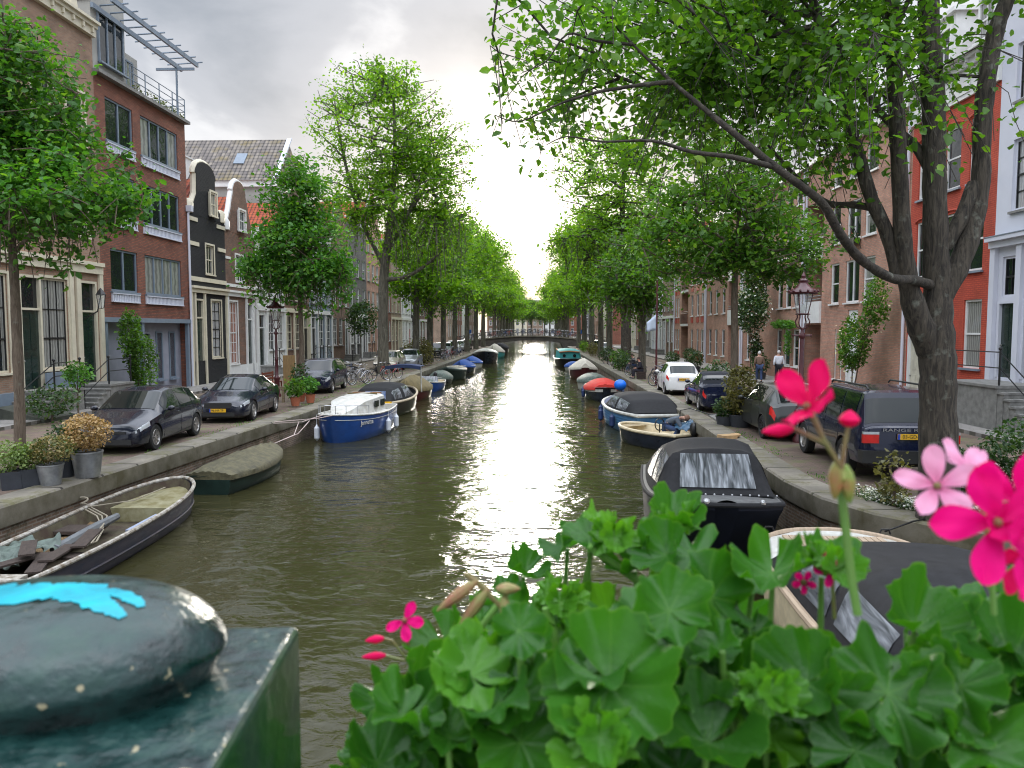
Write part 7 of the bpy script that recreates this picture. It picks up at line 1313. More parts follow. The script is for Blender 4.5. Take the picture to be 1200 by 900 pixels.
# ------------------------------------------------------------------ people
M_skin = pm('skin', (.5, .28, .2), .55, var=.08, bump=0); M_jean = pm('blue_denim', (.04, .07, .16), .85, var=.25); M_gsw = pm('grey_sweater', (.10, .12, .15), .9, var=.15); M_brj = pm('brown_jacket', (.16, .10, .07), .9); M_wj = pm('white_jacket', (.68, .70, .75), .8); M_dkc = pm('dark_clothes', (.02, .02, .03), .9); M_hairw = pm('white_hair', (.6, .58, .55), .8, bump=.5, bscale=60); M_hairb = pm('dark_hair', (.04, .025, .018), .7, bump=.5, bscale=60); M_redj = pm('red_hem', (.4, .08, .06), .9)
def skin(name, verts, edges, radii, mat, parent, sub=2, root_i=0):
    me = bpy.data.meshes.new(name); me.from_pydata(verts, edges, []); bm = bmesh.new(); bm.from_mesh(me); ly = bm.verts.layers.skin.verify(); bm.verts.ensure_lookup_table()
    for i, v in enumerate(bm.verts): q = radii[i]; v[ly].radius = (q, q) if not isinstance(q, tuple) else q; v[ly].use_root = i == root_i
    bm.to_mesh(me); bm.free()
    def f(o): o.modifiers.new('k', 'SKIN'); s = o.modifiers.new('s', 'SUBSURF'); s.levels = s.render_levels = sub
    out = eval_mesh(me, [f]); out.materials.clear(); [out.materials.append(m) for m in (mat if isinstance(mat, list) else [mat])]; out.polygons.foreach_set('use_smooth', [True] * len(out.polygons)); out.name = name; return link(name, out, parent)
def person(loc, rz, label, J, top, trousers, hair, shoes=M_black, extra=None):
    """J: joint dict in metres: pelvis, chest, neck, head, (elbow, hand, knee, foot) for L and R"""
    r = empty('person', loc, rz, label, 'person'); V = lambda n: tuple(J[n]); ns = ['pelvis', 'waist', 'chest', 'neck', 'head', 'crown', 'shL', 'elL', 'haL', 'shR', 'elR', 'haR', 'hipL', 'knL', 'anL', 'toL', 'hipR', 'knR', 'anR', 'toR']
    rd = dict(pelvis=.14, waist=.125, chest=.14, neck=.05, head=.085, crown=.07, shL=.065, elL=.042, haL=.03, shR=.065, elR=.042, haR=.03, hipL=.09, knL=.058, anL=.04, toL=.035, hipR=.09, knR=.058, anR=.04, toR=.035)
    E = [('pelvis', 'waist'), ('waist', 'chest'), ('chest', 'neck'), ('neck', 'head'), ('head', 'crown')] + [(a, b) for s in 'LR' for a, b in (('chest', 'sh' + s), ('sh' + s, 'el' + s), ('el' + s, 'ha' + s), ('pelvis', 'hip' + s), ('hip' + s, 'kn' + s), ('kn' + s, 'an' + s), ('an' + s, 'to' + s))]
    idx = {n: i for i, n in enumerate(ns)}; skin('body', [V(n) for n in ns], [(idx[a], idx[b]) for a, b in E], [rd[n] for n in ns], M_skin, r)
    def cloth(nm, keys, ed, k, mat): ii = {n: i for i, n in enumerate(keys)}; return skin(nm, [V(n) for n in keys], [(ii[a], ii[b]) for a, b in ed], [rd[n] * k + .012 for n in keys], mat, r)
    cloth('trousers', ['pelvis', 'hipL', 'knL', 'anL', 'hipR', 'knR', 'anR'], [('pelvis', 'hipL'), ('hipL', 'knL'), ('knL', 'anL'), ('pelvis', 'hipR'), ('hipR', 'knR'), ('knR', 'anR')], 1.1, trousers)
    J['wrL'] = [J['elL'][i] * .25 + J['haL'][i] * .75 for i in range(3)]; J['wrR'] = [J['elR'][i] * .25 + J['haR'][i] * .75 for i in range(3)]; rd['wrL'] = rd['wrR'] = .032
    rd['nape'] = .07; J['nape'] = [J['chest'][i] * .45 + J['neck'][i] * .55 for i in range(3)]; cloth('top', ['pelvis', 'waist', 'chest', 'nape', 'shL', 'elL', 'wrL', 'shR', 'elR', 'wrR'], [('pelvis', 'waist'), ('waist', 'chest'), ('chest', 'nape'), ('chest', 'shL'), ('shL', 'elL'), ('elL', 'wrL'), ('chest', 'shR'), ('shR', 'elR'), ('elR', 'wrR')], 1.16, top)
    for s in 'LR': m = MB(); p = Vector(J['to' + s]); a = Vector(J['an' + s]); d = (p - a); d.z = 0; m.ball(((p.x + a.x) / 2, (p.y + a.y) / 2, min(p.z, a.z)), (.13 if abs(d.x) > abs(d.y) else .055, .13 if abs(d.y) > abs(d.x) else .055, .05), 10, 6); m.build('shoe', shoes, r)
    hd = Vector(J['head']); cr_ = Vector(J['crown']); ax = (cr_ - Vector(J['neck'])).normalized(); bk = Vector(J.get('back', (-1, 0, 0)))
    m = MB(); c = hd + ax * .06 + bk * .025; m.ball(tuple(c), (.098, .092, .105), 14, 9); m.build('hair', hair, r)
    f = MB(); fr = -bk; fc = hd + fr * .085; f.ball(tuple(fc + ax * .0), (.02, .016, .026), 8, 5); sd = ax.cross(fr).normalized()
    for s in (-1, 1): f.ball(tuple(hd + fr * .075 + sd * s * .033 + ax * .03), .012, 6, 4); f.ball(tuple(hd + sd * s * .09), (.018, .018, .03), 6, 4)
    f.build('face', M_skin, r)
    # hands with fingers
    for s in 'LR':
        h_ = Vector(J['ha' + s]); d = (h_ - Vector(J['el' + s])).normalized(); u = d.orthogonal().normalized(); m = MB(); m.ball(tuple(h_ + d * .03), (.032, .032, .032), 8, 5)
        for k, (o_, ln) in enumerate(((-.027, .06), (-.009, .072), (.009, .068), (.027, .054))): m.tube([h_ + d * .04 + u * o_, h_ + d * (.04 + ln * .6) + u * o_ * 1.1, h_ + d * (.04 + ln) * .93 + u * o_ * 1.1 + Vector((0, 0, -.02))], [.009, .008, .006], 6)
        m.tube([h_ + u * -.03, h_ + d * .03 + u * -.055, h_ + d * .055 + u * -.05], [.011, .009, .007], 6); m.build('hand', M_skin, r)
    return r
def standing(h=1.72, stride=.12, arm=.06, slump=0):
    k = h / 1.75; J = dict(pelvis=(0, 0, .95), waist=(.01, 0, 1.1), chest=(slump * .5, 0, 1.33), neck=(slump, 0, 1.5), head=(slump + .02, 0, 1.6), crown=(slump + .01, 0, 1.68), shL=(slump * .6, .19, 1.4), elL=(-.03, .25, 1.13), haL=(arm, .24, .88), shR=(slump * .6, -.19, 1.4), elR=(-.03, -.25, 1.13), haR=(-arm * .3, -.25, .87),
         hipL=(0, .1, .9), knL=(stride * .6, .11, .5), anL=(stride, .11, .09), toL=(stride + .15, .12, .04), hipR=(0, -.1, .9), knR=(-stride * .2, -.11, .5), anR=(-stride, -.11, .1), toR=(-stride + .15, -.12, .04))
    return {n: [q * k for q in v] for n, v in J.items()}
person((12.1, 42.5, 1.115), PI / 2 - .1, 'pedestrian in a brown jacket and blue jeans seen from behind on the right pavement', standing(1.68, .14, slump=.03), M_brj, M_jean, M_hairw)
person((13.0, 42.0, 1.115), PI / 2 + .05, 'pedestrian in a white jacket and dark trousers seen from behind beside the brown-jacketed one', standing(1.75, .1, slump=.02), M_wj, M_dkc, M_hairw)
Jb = dict(pelvis=(0, 0, .62), waist=(.10, 0, .72), chest=(.33, 0, .85), neck=(.5, 0, .88), head=(.6, 0, .86), crown=(.67, 0, .88), shL=(.36, .2, .84), elL=(.5, .26, .58), haL=(.74, .16, .5), shR=(.36, -.2, .84), elR=(.52, -.27, .58), haR=(.76, -.1, .48), hipL=(.02, .12, .56), knL=(.4, .18, .5), anL=(.25, .18, .09), toL=(.4, .19, .05), hipR=(.02, -.12, .56), knR=(.38, -.2, .47), anR=(.2, -.2, .09), toR=(.35, -.21, .05), back=(.0, 0, 1))
person((4.35, 25.95, .17), -.35, 'man in a grey sweater and jeans bending forward in the cream tender, gathering a sheet', Jb, M_gsw, M_jean, pm('short_brown_hair', (.22, .12, .08), .7))
Js = dict(pelvis=(0, 0, .5), waist=(.02, 0, .65), chest=(.08, 0, .9), neck=(.12, 0, 1.06), head=(.16, 0, 1.15), crown=(.17, 0, 1.23), shL=(.08, .19, .96), elL=(.1, .25, .7), haL=(.36, .14, .62), shR=(.08, -.19, .96), elR=(.12, -.25, .7), haR=(.37, -.1, .62), hipL=(.02, .1, .48), knL=(.45, .12, .5), anL=(.42, .12, .09), toL=(.57, .12, .04), hipR=(.02, -.1, .48), knR=(.45, -.12, .5), anR=(.5, -.12, .09), toR=(.65, -.12, .04))
person((6.2, 46.6, 1.04), PI, 'person in dark clothes seated on the right quay facing the water', dict(Js), M_dkc, M_dkc, M_hairb); person((6.6, 53.2, 1.04), PI + .3, 'second person in dark clothes with brown hair seated further along the right quay', dict(Js), M_dkc, M_jean, M_hairb)
for y, lab, x in ((46.6, 'dark wooden crate the nearer seated person sits on', 6.2), (53.2, 'dark wooden crate under the farther seated person', 6.6)): m = MB(); [m.box(-.25, .25, -.2, .2, z, z + .1) for z in (0, .12, .24, .36)]; m.box(-.22, .22, -.17, .17, .0, .455); tag(m.build('crate', MATS['old_planks'], None, (x, y, 1.003), smooth=20), lab, 'crate')
# ------------------------------------------------------------------ the railing of the bridge we stand on
def paintm():
    m, nt, b = nmat('green_enamel'); N = nt.nodes; L = nt.links; tc = N.new('ShaderNodeTexCoord')
    nz = N.new('ShaderNodeTexNoise'); nz.inputs['Scale'].default_value = 26; nz.inputs['Detail'].default_value = 7; nz.inputs['Roughness'].default_value = .65; L.new(tc.outputs['Object'], nz.inputs[0])
    cr = N.new('ShaderNodeValToRGB'); L.new(nz.outputs[0], cr.inputs[0]); e = cr.color_ramp.elements; e[0].position = .36; e[0].color = (.002, .012, .011, 1); e[1].position = .66; e[1].color = (.014, .05, .038, 1); q = e.new(.54); q.color = (.006, .034, .03, 1)
    n3 = N.new('ShaderNodeTexNoise'); n3.inputs['Scale'].default_value = 70; n3.inputs['Detail'].default_value = 3; L.new(tc.outputs['Object'], n3.inputs[0]); mr = N.new('ShaderNodeMapRange'); L.new(n3.outputs[0], mr.inputs[0]); mr.inputs[1].default_value = .69; mr.inputs[2].default_value = .72
    mx = N.new('ShaderNodeMix'); mx.data_type = 'RGBA'; L.new(mr.outputs[0], mx.inputs[0]); L.new(cr.outputs[0], mx.inputs[6]); mx.inputs[7].default_value = (.32, .28, .17, 1); L.new(mx.outputs[2], b.inputs['Base Color'])
    rm = N.new('ShaderNodeMapRange'); L.new(nz.outputs[0], rm.inputs[0]); rm.inputs[1].default_value = .3; rm.inputs[2].default_value = .7; rm.inputs[3].default_value = .12; rm.inputs[4].default_value = .6; L.new(rm.outputs[0], b.inputs['Roughness']); b.inputs['Coat Weight'].default_value = .3; b.inputs['Coat Roughness'].default_value = .15
    n2 = N.new('ShaderNodeTexNoise'); n2.inputs['Scale'].default_value = 22; n2.inputs['Detail'].default_value = 5; L.new(tc.outputs['Object'], n2.inputs[0]); bp = N.new('ShaderNodeBump'); bp.inputs['Strength'].default_value = .9; bp.inputs['Distance'].default_value = .012; L.new(n2.outputs[0], bp.inputs['Height']); L.new(bp.outputs[0], b.inputs['Normal']); return m
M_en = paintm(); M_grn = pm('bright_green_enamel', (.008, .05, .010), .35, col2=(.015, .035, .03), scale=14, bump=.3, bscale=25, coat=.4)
r = empty('railing_post', (-.36, .55, 0), R(5), 'chunky dark green enamelled bridge post with rounded cap and cyan paint smear, lower left corner', 'railing post')
BZ, DX, DY, RX, RY, RZ = 3.731, -.014, .012, .134, .094, .070
def dome(x, y, k=0.0):                       # height of the rounded cap above a point of its plan
    q = math.hypot((x - DX) / RX, (y - DY) / RY); return BZ + (RZ * max(0, 1 - q ** 2.9) ** (1 / 2.9)) + k
m = MB(); rows = []
for i in range(25):
    a = PI / 2 * i / 24; z = RZ * math.sin(a) ** .8; c = max(0, 1 - (z / RZ) ** 2.9) ** (1 / 2.9) if i < 24 else 0.001
    c = min(c, .90 + .10 * min(1, i / 4)) if i < 5 else c
    rows.append([(DX + RX * c * math.cos(2 * PI * j / 56), DY + RY * c * math.sin(2 * PI * j / 56), BZ + z) for j in range(56)])
m.grid(rows, close=True); m.build('rounded_cap', M_en, r, smooth=70)
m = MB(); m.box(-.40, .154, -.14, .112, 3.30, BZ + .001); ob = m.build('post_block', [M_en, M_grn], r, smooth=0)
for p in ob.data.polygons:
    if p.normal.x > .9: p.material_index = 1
bv = ob.modifiers.new('b', 'BEVEL'); bv.width = .007; bv.segments = 3
m = MB(); m.box(-.42, .18, -.16, .13, 2.9, 3.299); m.build('post_base', M_en, r, smooth=20)
cy_ = pm('cyan_paint', (.0, .26, .34), .42, col2=(.0, .40, .48), scale=30, bump=.6, bscale=22, bdist=.008)
rg = random.Random(2); m = MB(); cr_, sr_ = math.cos(R(-5)), math.sin(R(-5))
for pts, wd in (([(-.50, .572), (-.44, .571), (-.40, .573), (-.375, .58), (-.355, .588), (-.335, .597)], [.06, .055, .048, .036, .024, .008]), ([(-.375, .585), (-.345, .584), (-.32, .583), (-.302, .576), (-.294, .569)], [.022, .017, .015, .013, .005]), ([(-.365, .582), (-.345, .573), (-.325, .564), (-.308, .557), (-.299, .552)], [.024, .023, .020, .015, .006])):
    P = [Vector(p) - Vector((-.36, .572)) for p in pts]; P = [Vector((p.x * cr_ - p.y * sr_, p.x * sr_ + p.y * cr_)) for p in P]; F = []; n = len(P)
    for i in range((n - 1) * 7 + 1):
        u = i / 7; k = min(int(u), n - 2); t = u - k; p = P[k].lerp(P[k + 1], t); d = (P[k + 1] - P[k]).normalized(); nn = Vector((-d.y, d.x)); w = (wd[k] + (wd[k + 1] - wd[k]) * t) / 2; a_, b_ = w * (1 + rg.uniform(-.22, .22)), w * (1 + rg.uniform(-.22, .22))
        F.append([(q.x, q.y, dome(q.x, q.y, .0008)) for q in [p + nn * (-a_ + (a_ + b_) * j / 6) for j in range(7)]])
    m.grid(F)
m.build('paint_smear', cy_, r, smooth=60)
# ------------------------------------------------------------------ geraniums in the box on the railing
def gleafm(name, c1, c2):
    m, nt, b = nmat(name); N = nt.nodes; L = nt.links; uv = N.new('ShaderNodeUVMap'); s = N.new('ShaderNodeSeparateXYZ'); L.new(uv.outputs[0], s.inputs[0]); ge = N.new('ShaderNodeNewGeometry')
    def M(op, a, bb=None, cl=False):
        n = N.new('ShaderNodeMath'); n.operation = op; n.use_clamp = cl
        for i, q in enumerate((a, bb)):
            if q is None: continue
            if isinstance(q, (int, float)): n.inputs[i].default_value = q
            else: L.new(q, n.inputs[i])
        return n.outputs[0]
    # u = angle in leaf units (7 main veins), v = radius 0..1
    fr = M('ABSOLUTE', M('SUBTRACT', M('FRACT', M('MULTIPLY', s.outputs[0], 7.0)), .5)); vein = M('MULTIPLY', M('SUBTRACT', .5, fr), s.outputs[1]); main = M('LESS_THAN', vein, .018)
    side = M('ABSOLUTE', M('SUBTRACT', M('FRACT', M('ADD', M('MULTIPLY', s.outputs[1], 7.0), M('MULTIPLY', M('SUBTRACT', .5, fr), -5.0))), .5)); sv = M('LESS_THAN', side, .035); vm = M('MULTIPLY', M('MAXIMUM', main, M('MULTIPLY', sv, .35)), M('SUBTRACT', 1.0, M('MULTIPLY', s.outputs[1], .7)))
    tc = N.new('ShaderNodeTexCoord'); nz = N.new('ShaderNodeTexNoise'); nz.inputs['Scale'].default_value = 45; nz.inputs['Detail'].default_value = 4; L.new(tc.outputs['Object'], nz.inputs[0])
    f = M('ADD', M('MULTIPLY', ge.outputs['Random Per Island'], .6), M('MULTIPLY', nz.outputs[0], .45)); cr = N.new('ShaderNodeMix'); cr.data_type = 'RGBA'; L.new(f, cr.inputs[0]); cr.inputs[6].default_value = c4(c1); cr.inputs[7].default_value = c4(c2)
    mx = N.new('ShaderNodeMix'); mx.data_type = 'RGBA'; L.new(M('MULTIPLY', vm, .28), mx.inputs[0]); L.new(cr.outputs[2], mx.inputs[6]); mx.inputs[7].default_value = (.16, .34, .06, 1)
    edge = M('MULTIPLY', M('GREATER_THAN', s.outputs[1], .975), .25); m2 = N.new('ShaderNodeMix'); m2.data_type = 'RGBA'; L.new(edge, m2.inputs[0]); L.new(mx.outputs[2], m2.inputs[6]); m2.inputs[7].default_value = (.2, .4, .06, 1)
    L.new(m2.outputs[2], b.inputs['Base Color']); b.inputs['Roughness'].default_value = .36; b.inputs['Specular IOR Level'].default_value = .42
    vo = N.new('ShaderNodeTexVoronoi'); vo.feature = 'DISTANCE_TO_EDGE'; vo.inputs['Scale'].default_value = 230; L.new(tc.outputs['Object'], vo.inputs['Vector']); ht = M('ADD', M('ADD', M('MULTIPLY', vm, -.8), M('MULTIPLY', M('MINIMUM', vo.outputs['Distance'], .25), 1.6)), M('MULTIPLY', nz.outputs[0], 1.0)); bp = N.new('ShaderNodeBump'); bp.inputs['Strength'].default_value = .3; bp.inputs['Distance'].default_value = .0014; L.new(ht, bp.inputs['Height']); L.new(bp.outputs[0], b.inputs['Normal'])
    tr = N.new('ShaderNodeBsdfTranslucent'); tm = N.new('ShaderNodeVectorMath'); tm.operation = 'MULTIPLY'; L.new(m2.outputs[2], tm.inputs[0]); tm.inputs[1].default_value = (1.5, 1.5, .4); L.new(tm.outputs[0], tr.inputs[0]); ms = N.new('ShaderNodeMixShader'); ms.inputs[0].default_value = .42; L.new(b.outputs[0], ms.inputs[1]); L.new(tr.outputs[0], ms.inputs[2]); L.new(ms.outputs[0], N['Material Output'].inputs[0]); return m
M_gl = gleafm('geranium_leaf', (.014, .085, .008), (.05, .195, .014)); M_gy = gleafm('young_geranium_leaf', (.05, .20, .015), (.11, .30, .025)); M_stem = pm('geranium_stem', (.13, .28, .05), .5, var=.2, bump=.1); M_sted = pm('geranium_flower_stalk', (.2, .06, .04), .5, col2=(.15, .2, .05), scale=20)
def petalm(name, c, edge, trans=.35):
    m, nt, b = nmat(name); N = nt.nodes; L = nt.links; uv = N.new('ShaderNodeUVMap'); s = N.new('ShaderNodeSeparateXYZ'); L.new(uv.outputs[0], s.inputs[0]); wv = N.new('ShaderNodeTexWave'); wv.bands_direction = 'X'; wv.inputs['Scale'].default_value = 5.5; wv.inputs['Distortion'].default_value = .8; L.new(uv.outputs[0], wv.inputs[0])
    mr = N.new('ShaderNodeMapRange'); L.new(s.outputs[1], mr.inputs[0]); mr.inputs[1].default_value = .15; mr.inputs[2].default_value = .7; mr.inputs[3].default_value = 1; mr.inputs[4].default_value = 0; mu = N.new('ShaderNodeMath'); mu.operation = 'MULTIPLY'; L.new(mr.outputs[0], mu.inputs[0]); L.new(wv.outputs['Fac'], mu.inputs[1])
    mx = N.new('ShaderNodeMix'); mx.data_type = 'RGBA'; L.new(mu.outputs[0], mx.inputs[0]); mx.inputs[6].default_value = c4(c); mx.inputs[7].default_value = c4(edge); L.new(mx.outputs[2], b.inputs['Base Color']); b.inputs['Roughness'].default_value = .6; b.inputs['Specular IOR Level'].default_value = .15
    tr = N.new('ShaderNodeBsdfTranslucent'); L.new(mx.outputs[2], tr.inputs[0]); ms = N.new('ShaderNodeMixShader'); ms.inputs[0].default_value = trans; L.new(b.outputs[0], ms.inputs[1]); L.new(tr.outputs[0], ms.inputs[2]); L.new(ms.outputs[0], N['Material Output'].inputs[0]); return m
M_pk = petalm('hot_pink_petal', (.82, .004, .20), (.55, .0, .12)); M_pp = petalm('pale_pink_petal', (.86, .42, .62), (.55, .03, .2)); M_rd = petalm('red_pink_petal', (.80, .006, .12), (.55, .003, .05)); M_bud = pm('bud', (.3, .12, .07), .55, col2=(.2, .28, .07), scale=60)
NR, NA = 9, 72
def leaf_arr(rad, ruffle, cup, seed, lob=.16):
    rg = np.random.default_rng(seed); ph = rg.random(6) * 6.28; V = []; UV = []
    for i in range(NR + 1):
        v = i / NR
        for j in range(NA):
            u = j / (NA - 1); th = -PI + .16 + u * (2 * PI - .32); lobe = 1 - lob * abs(math.sin((u * 7) * PI + PI / 2)) ** .8 * 1.0; lobe = 1 - lob * (1 - abs(math.sin(u * 7 * PI)) ** .6); sc = 1 + .035 * math.sin(u * 7 * 2 * PI * 3); notch = 1 - .18 * math.exp(-((abs(th) - PI) / .35) ** 2); r_ = rad * v * (1 + (lobe * sc * notch - 1) * v)
            fold = -.10 * rad * v * (1 - abs(math.sin(u * 7 * PI))) ** 1.5; z = cup * rad * v ** 1.8 + fold + ruffle * rad * v ** 2.5 * (math.sin(th * 3 + ph[0]) * .5 + math.sin(th * 5 + ph[1]) * .45 + math.sin(th * 9 + ph[2]) * .3) + .03 * rad * math.sin(th * 2 + ph[3]) * v
            V.append((r_ * math.cos(th), r_ * math.sin(th), z)); UV.append((u, v))
    F = [(i * NA + j, i * NA + j + 1, (i + 1) * NA + j + 1, (i + 1) * NA + j) for i in range(NR) for j in range(NA - 1)]
    return np.array(V), np.array(F), np.array(UV)
LV = [leaf_arr(1, .32 + .1 * (k % 3), .25 + .2 * (k % 4) - .35 * (k == 5), 40 + k, .15 + .03 * (k % 3)) for k in range(9)]
class Plant:
    def __init__(s, name, loc, label): s.r = empty(name, loc, 0, label, 'geranium', 'geraniums in the box on the bridge railing'); s.V = []; s.F = []; s.U = []; s.M = []; s.n = 0; s.st = MB(); s.loc = Vector(loc)
    def leaf(s, p, nrm, rad, k=0, spin=0, young=False, base=None, stem=True):
        p = Vector(p); n = Vector(nrm).normalized(); M3 = n.to_track_quat('Z', 'Y').to_matrix() @ Matrix.Rotation(spin, 3, 'Z'); V, F, U = LV[k % len(LV)]; W_ = (V * rad) @ np.array(M3).T + np.array(p - s.loc); s.V.append(W_); s.F.append(F + s.n); s.U.append(U); s.M += [1 if young else 0] * len(F); s.n += len(V)
        if stem:
            b = Vector(base) if base else Vector((p.x + random.uniform(-.03, .03) - nrm[0] * .02, p.y + random.uniform(0, .06), p.z - random.uniform(.10, .16))); mid = (p + b) / 2 + Vector((random.uniform(-.01, .01), 0, -.012)); c = p - n * .004; s.st.tube([tuple(b - s.loc), tuple(mid - s.loc), tuple(c - s.loc)], [.0032, .0026, .0022], 7)
    def done(s):
        me = fastmesh('foliage', np.vstack(s.V), np.vstack(s.F), [M_gl, M_gy], s.M, True); uv = me.uv_layers.new(name='UVMap'); U = np.vstack(s.U); li = np.zeros(len(me.loops), dtype=np.int32); me.loops.foreach_get('vertex_index', li); uv.data.foreach_set('uv', U[li].astype(np.float32).ravel()); link('foliage', me, s.r); s.st.build('stem', M_stem, s.r)
def petal(parent, loc, d, up, ln, wd, mat, curl=.15):
    V = []; U = []; nu, nv = 9, 12; d = Vector(d).normalized(); sd = d.cross(Vector(up)).normalized(); n = sd.cross(d).normalized()
    for i in range(nv):
        v = i / (nv - 1); w = wd * (math.sin(min(1, v * 1.18 + .02) * PI * .62) ** 1.1) * (1 if v < .72 else math.sqrt(max(.02, 1 - ((v - .72) / .29) ** 2)))
        for j in range(nu): a = j / (nu - 1) * 2 - 1; q = d * (ln * v) + sd * (a * w / 2) + n * (curl * ln * v * v + .12 * wd * a * a * v - .035 * ln * math.sin(v * 9 + a * 2.5) - .02 * ln * math.cos(a * 7) * v); V.append(tuple(q)); U.append((j / (nu - 1), v))
    m = MB(); m.v = V; m.f = [(i * nu + j, i * nu + j + 1, (i + 1) * nu + j + 1, (i + 1) * nu + j) for i in range(nv - 1) for j in range(nu - 1)]; m.m = [0] * len(m.f); me = m.mesh('petal', mat, smooth=180); uv = me.uv_layers.new(name='UVMap')
    for l in me.loops: uv.data[l.index].uv = U[l.vertex_index]
    return link('petal', me, parent, loc)
def floret(plant, p, face, size, mat, spin=0, calyx=None, n=5, open_=.9, skip=(), vary=.1):
    """petals are parts of one flower head; the flower head is a part of its plant"""
    p = Vector(p) - plant.loc; f = Vector(face).normalized(); a = f.orthogonal().normalized(); b = f.cross(a); m = MB()
    if calyx: c = Vector(calyx) - plant.loc; m.tube([tuple(c), tuple((c + p) / 2 + Vector((0, 0, -.002))), tuple(p - f * .004), tuple(p)], [.0016, .0014, .0022, .003], 7)
    else: m.tube([tuple(p - f * .012), tuple(p)], [.0015, .003], 7)
    m.ball(tuple(p + f * .002), .0025, 6, 4); o = m.build('flower', M_sted, plant.r)
    for k in range(n):
        if k in skip: continue
        t = spin + k * 2 * PI / n; rd = a * math.cos(t) + b * math.sin(t); d = rd * open_ + f * (1.05 - open_); petal(o, tuple(p), d, f, size * random.uniform(1 - vary, 1 + vary), size * random.uniform(.44, .6), mat, random.uniform(-.05, .22))
    return o
def bud(plant, base, tip, r_, mat=None, name='bud'):
    a = Vector(base) - plant.loc; b = Vector(tip) - plant.loc; m = MB(); m.tube([tuple(a), tuple(a + (b - a) * .2), tuple(a + (b - a) * .45), tuple(a + (b - a) * .8), tuple(b)], [r_ * .35, r_ * .8, r_, r_ * .6, r_ * .12], 9); return m.build(name, mat or M_bud, plant.r)
def top_y(px):                                # height of the leafy mass at each photo column
    return float(np.interp(px, [330, 395, 450, 500, 560, 620, 680, 740, 830, 870, 930, 990, 1040, 1100, 1150, 1230], [1000, 905, 815, 765, 705, 690, 690, 672, 668, 690, 725, 755, 765, 720, 700, 690]))
plants = [Plant('geranium_plant', (x, .62, 3.50), lab) for x, lab in ((-.10, 'geranium at the left end of the box with one small pink flower'), (.04, 'geranium with tall leafy shoots left of the box centre'), (.15, 'geranium with broad ruffled leaves in the box centre'), (.26, 'geranium bearing the tall red-pink flower and the buds'), (.38, 'geranium at the right end with the big hot pink and pale pink flowers'))]
def pl(x, Y): return min(plants, key=lambda q: abs(q.loc.x - x * .62 / Y))
rg = random.Random(5)
hero = [ # px, py, distance, radius in px, normal (x, y, z), young
 (475, 858, .62, 62, (-.4, -.5, .8), 0), (430, 880, .6, 40, (-.5, -.6, .5), 0), (452, 820, .66, 42, (-.3, -.75, .6), 0), (520, 760, .66, 48, (-.5, -.4, .8), 0), (545, 815, .58, 58, (.2, -.8, .35), 0), (590, 702, .72, 40, (-.1, -.9, .35), 0), (575, 740, .7, 44, (-.3, -.4, .8), 0),
 (615, 672, .74, 34, (.3, -.6, .7), 0), (655, 712, .7, 46, (.1, -.3, .95), 1), (690, 628, .72, 42, (-.3, -.55, .8), 0), (662, 640, .74, 34, (-.6, -.4, .6), 0), (700, 612, .72, 22, (.1, -.4, .9), 1), (790, 612, .76, 42, (.1, -.62, .72), 0), (765, 622, .78, 30, (-.5, -.6, .5), 0), (815, 652, .7, 56, (.1, -.7, .66), 0), (780, 650, .68, 46, (-.5, -.65, .5), 0), (742, 665, .7, 40, (-.4, -.5, .7), 0),
 (770, 745, .56, 92, (-.25, -.75, .55), 0), (835, 700, .6, 72, (.5, -.85, .2), 0), (715, 800, .5, 105, (-.1, -.9, .35), 0), (905, 672, .62, 56, (-.25, -.62, .75), 0), (965, 672, .62, 50, (.3, -.55, .75), 0), (880, 680, .66, 36, (-.5, -.6, .5), 0),
 (1040, 812, .5, 92, (-.1, -.85, .5), 0), (945, 800, .52, 70, (-.5, -.7, .5), 0), (1075, 735, .58, 62, (.1, -.8, .55), 0), (1105, 832, .5, 68, (.4, -.7, .55), 0), (1150, 722, .62, 58, (.2, -.6, .75), 0), (1185, 700, .66, 48, (.3, -.6, .7), 0), (1105, 722, .66, 40, (-.2, -.6, .75), 0), (1185, 770, .55, 75, (-.3, -.75, .55), 0),
 (610, 870, .5, 78, (.1, -.8, .6), 0), (520, 880, .55, 60, (-.2, -.7, .7), 0), (690, 890, .46, 60, (-.2, -.6, .75), 1), (830, 870, .5, 80, (0, -.7, .7), 0), (900, 860, .52, 60, (.3, -.7, .6), 1), (1000, 880, .48, 62, (-.3, -.7, .6), 0), (1150, 880, .48, 70, (.1, -.7, .65), 0)]
for i, (px, py, D, rp, nn, yg) in enumerate(hero):
    c = at(px, py, D); pl(c.x, D).leaf(c, (nn[0], nn[1] * .62, nn[2] + .15), rp * D / 900 * .82, i, rg.uniform(0, 6.28), bool(yg))
cnt = 0
while cnt < 620:
    px = rg.uniform(385, 1260); D = rg.uniform(.5, .95); ty = top_y(px); py = rg.uniform(ty + 45, 1010 if D < .75 else 930)
    if px < 560 and py < ty + 34: continue
    c = at(px, py, D); pl(c.x, D).leaf(c, (rg.uniform(-.6, .6), -rg.uniform(-.1, .75), rg.uniform(.35, .95)), rg.uniform(.017, .034), rg.randrange(9), rg.uniform(0, 6.28), rg.random() < .13, stem=rg.random() < .6); cnt += 1
# clusters of young pleated leaves at the shoot tips
for px, py, D, nl in ((718, 632, .7, 7), (655, 705, .68, 8), (790, 612, .75, 5), (900, 815, .5, 9), (975, 660, .6, 5), (700, 860, .47, 5), (470, 815, .62, 6)):
    c = at(px, py, D)
    for k in range(nl): a = k * 2.4; pl(c.x, D).leaf(c + Vector((math.cos(a) * .011, math.sin(a) * .008, rg.uniform(-.006, .01))), (math.cos(a) * .9, math.sin(a) * .7 - .3, .5), rg.uniform(.010, .017), 1 + k, a, True, stem=False)
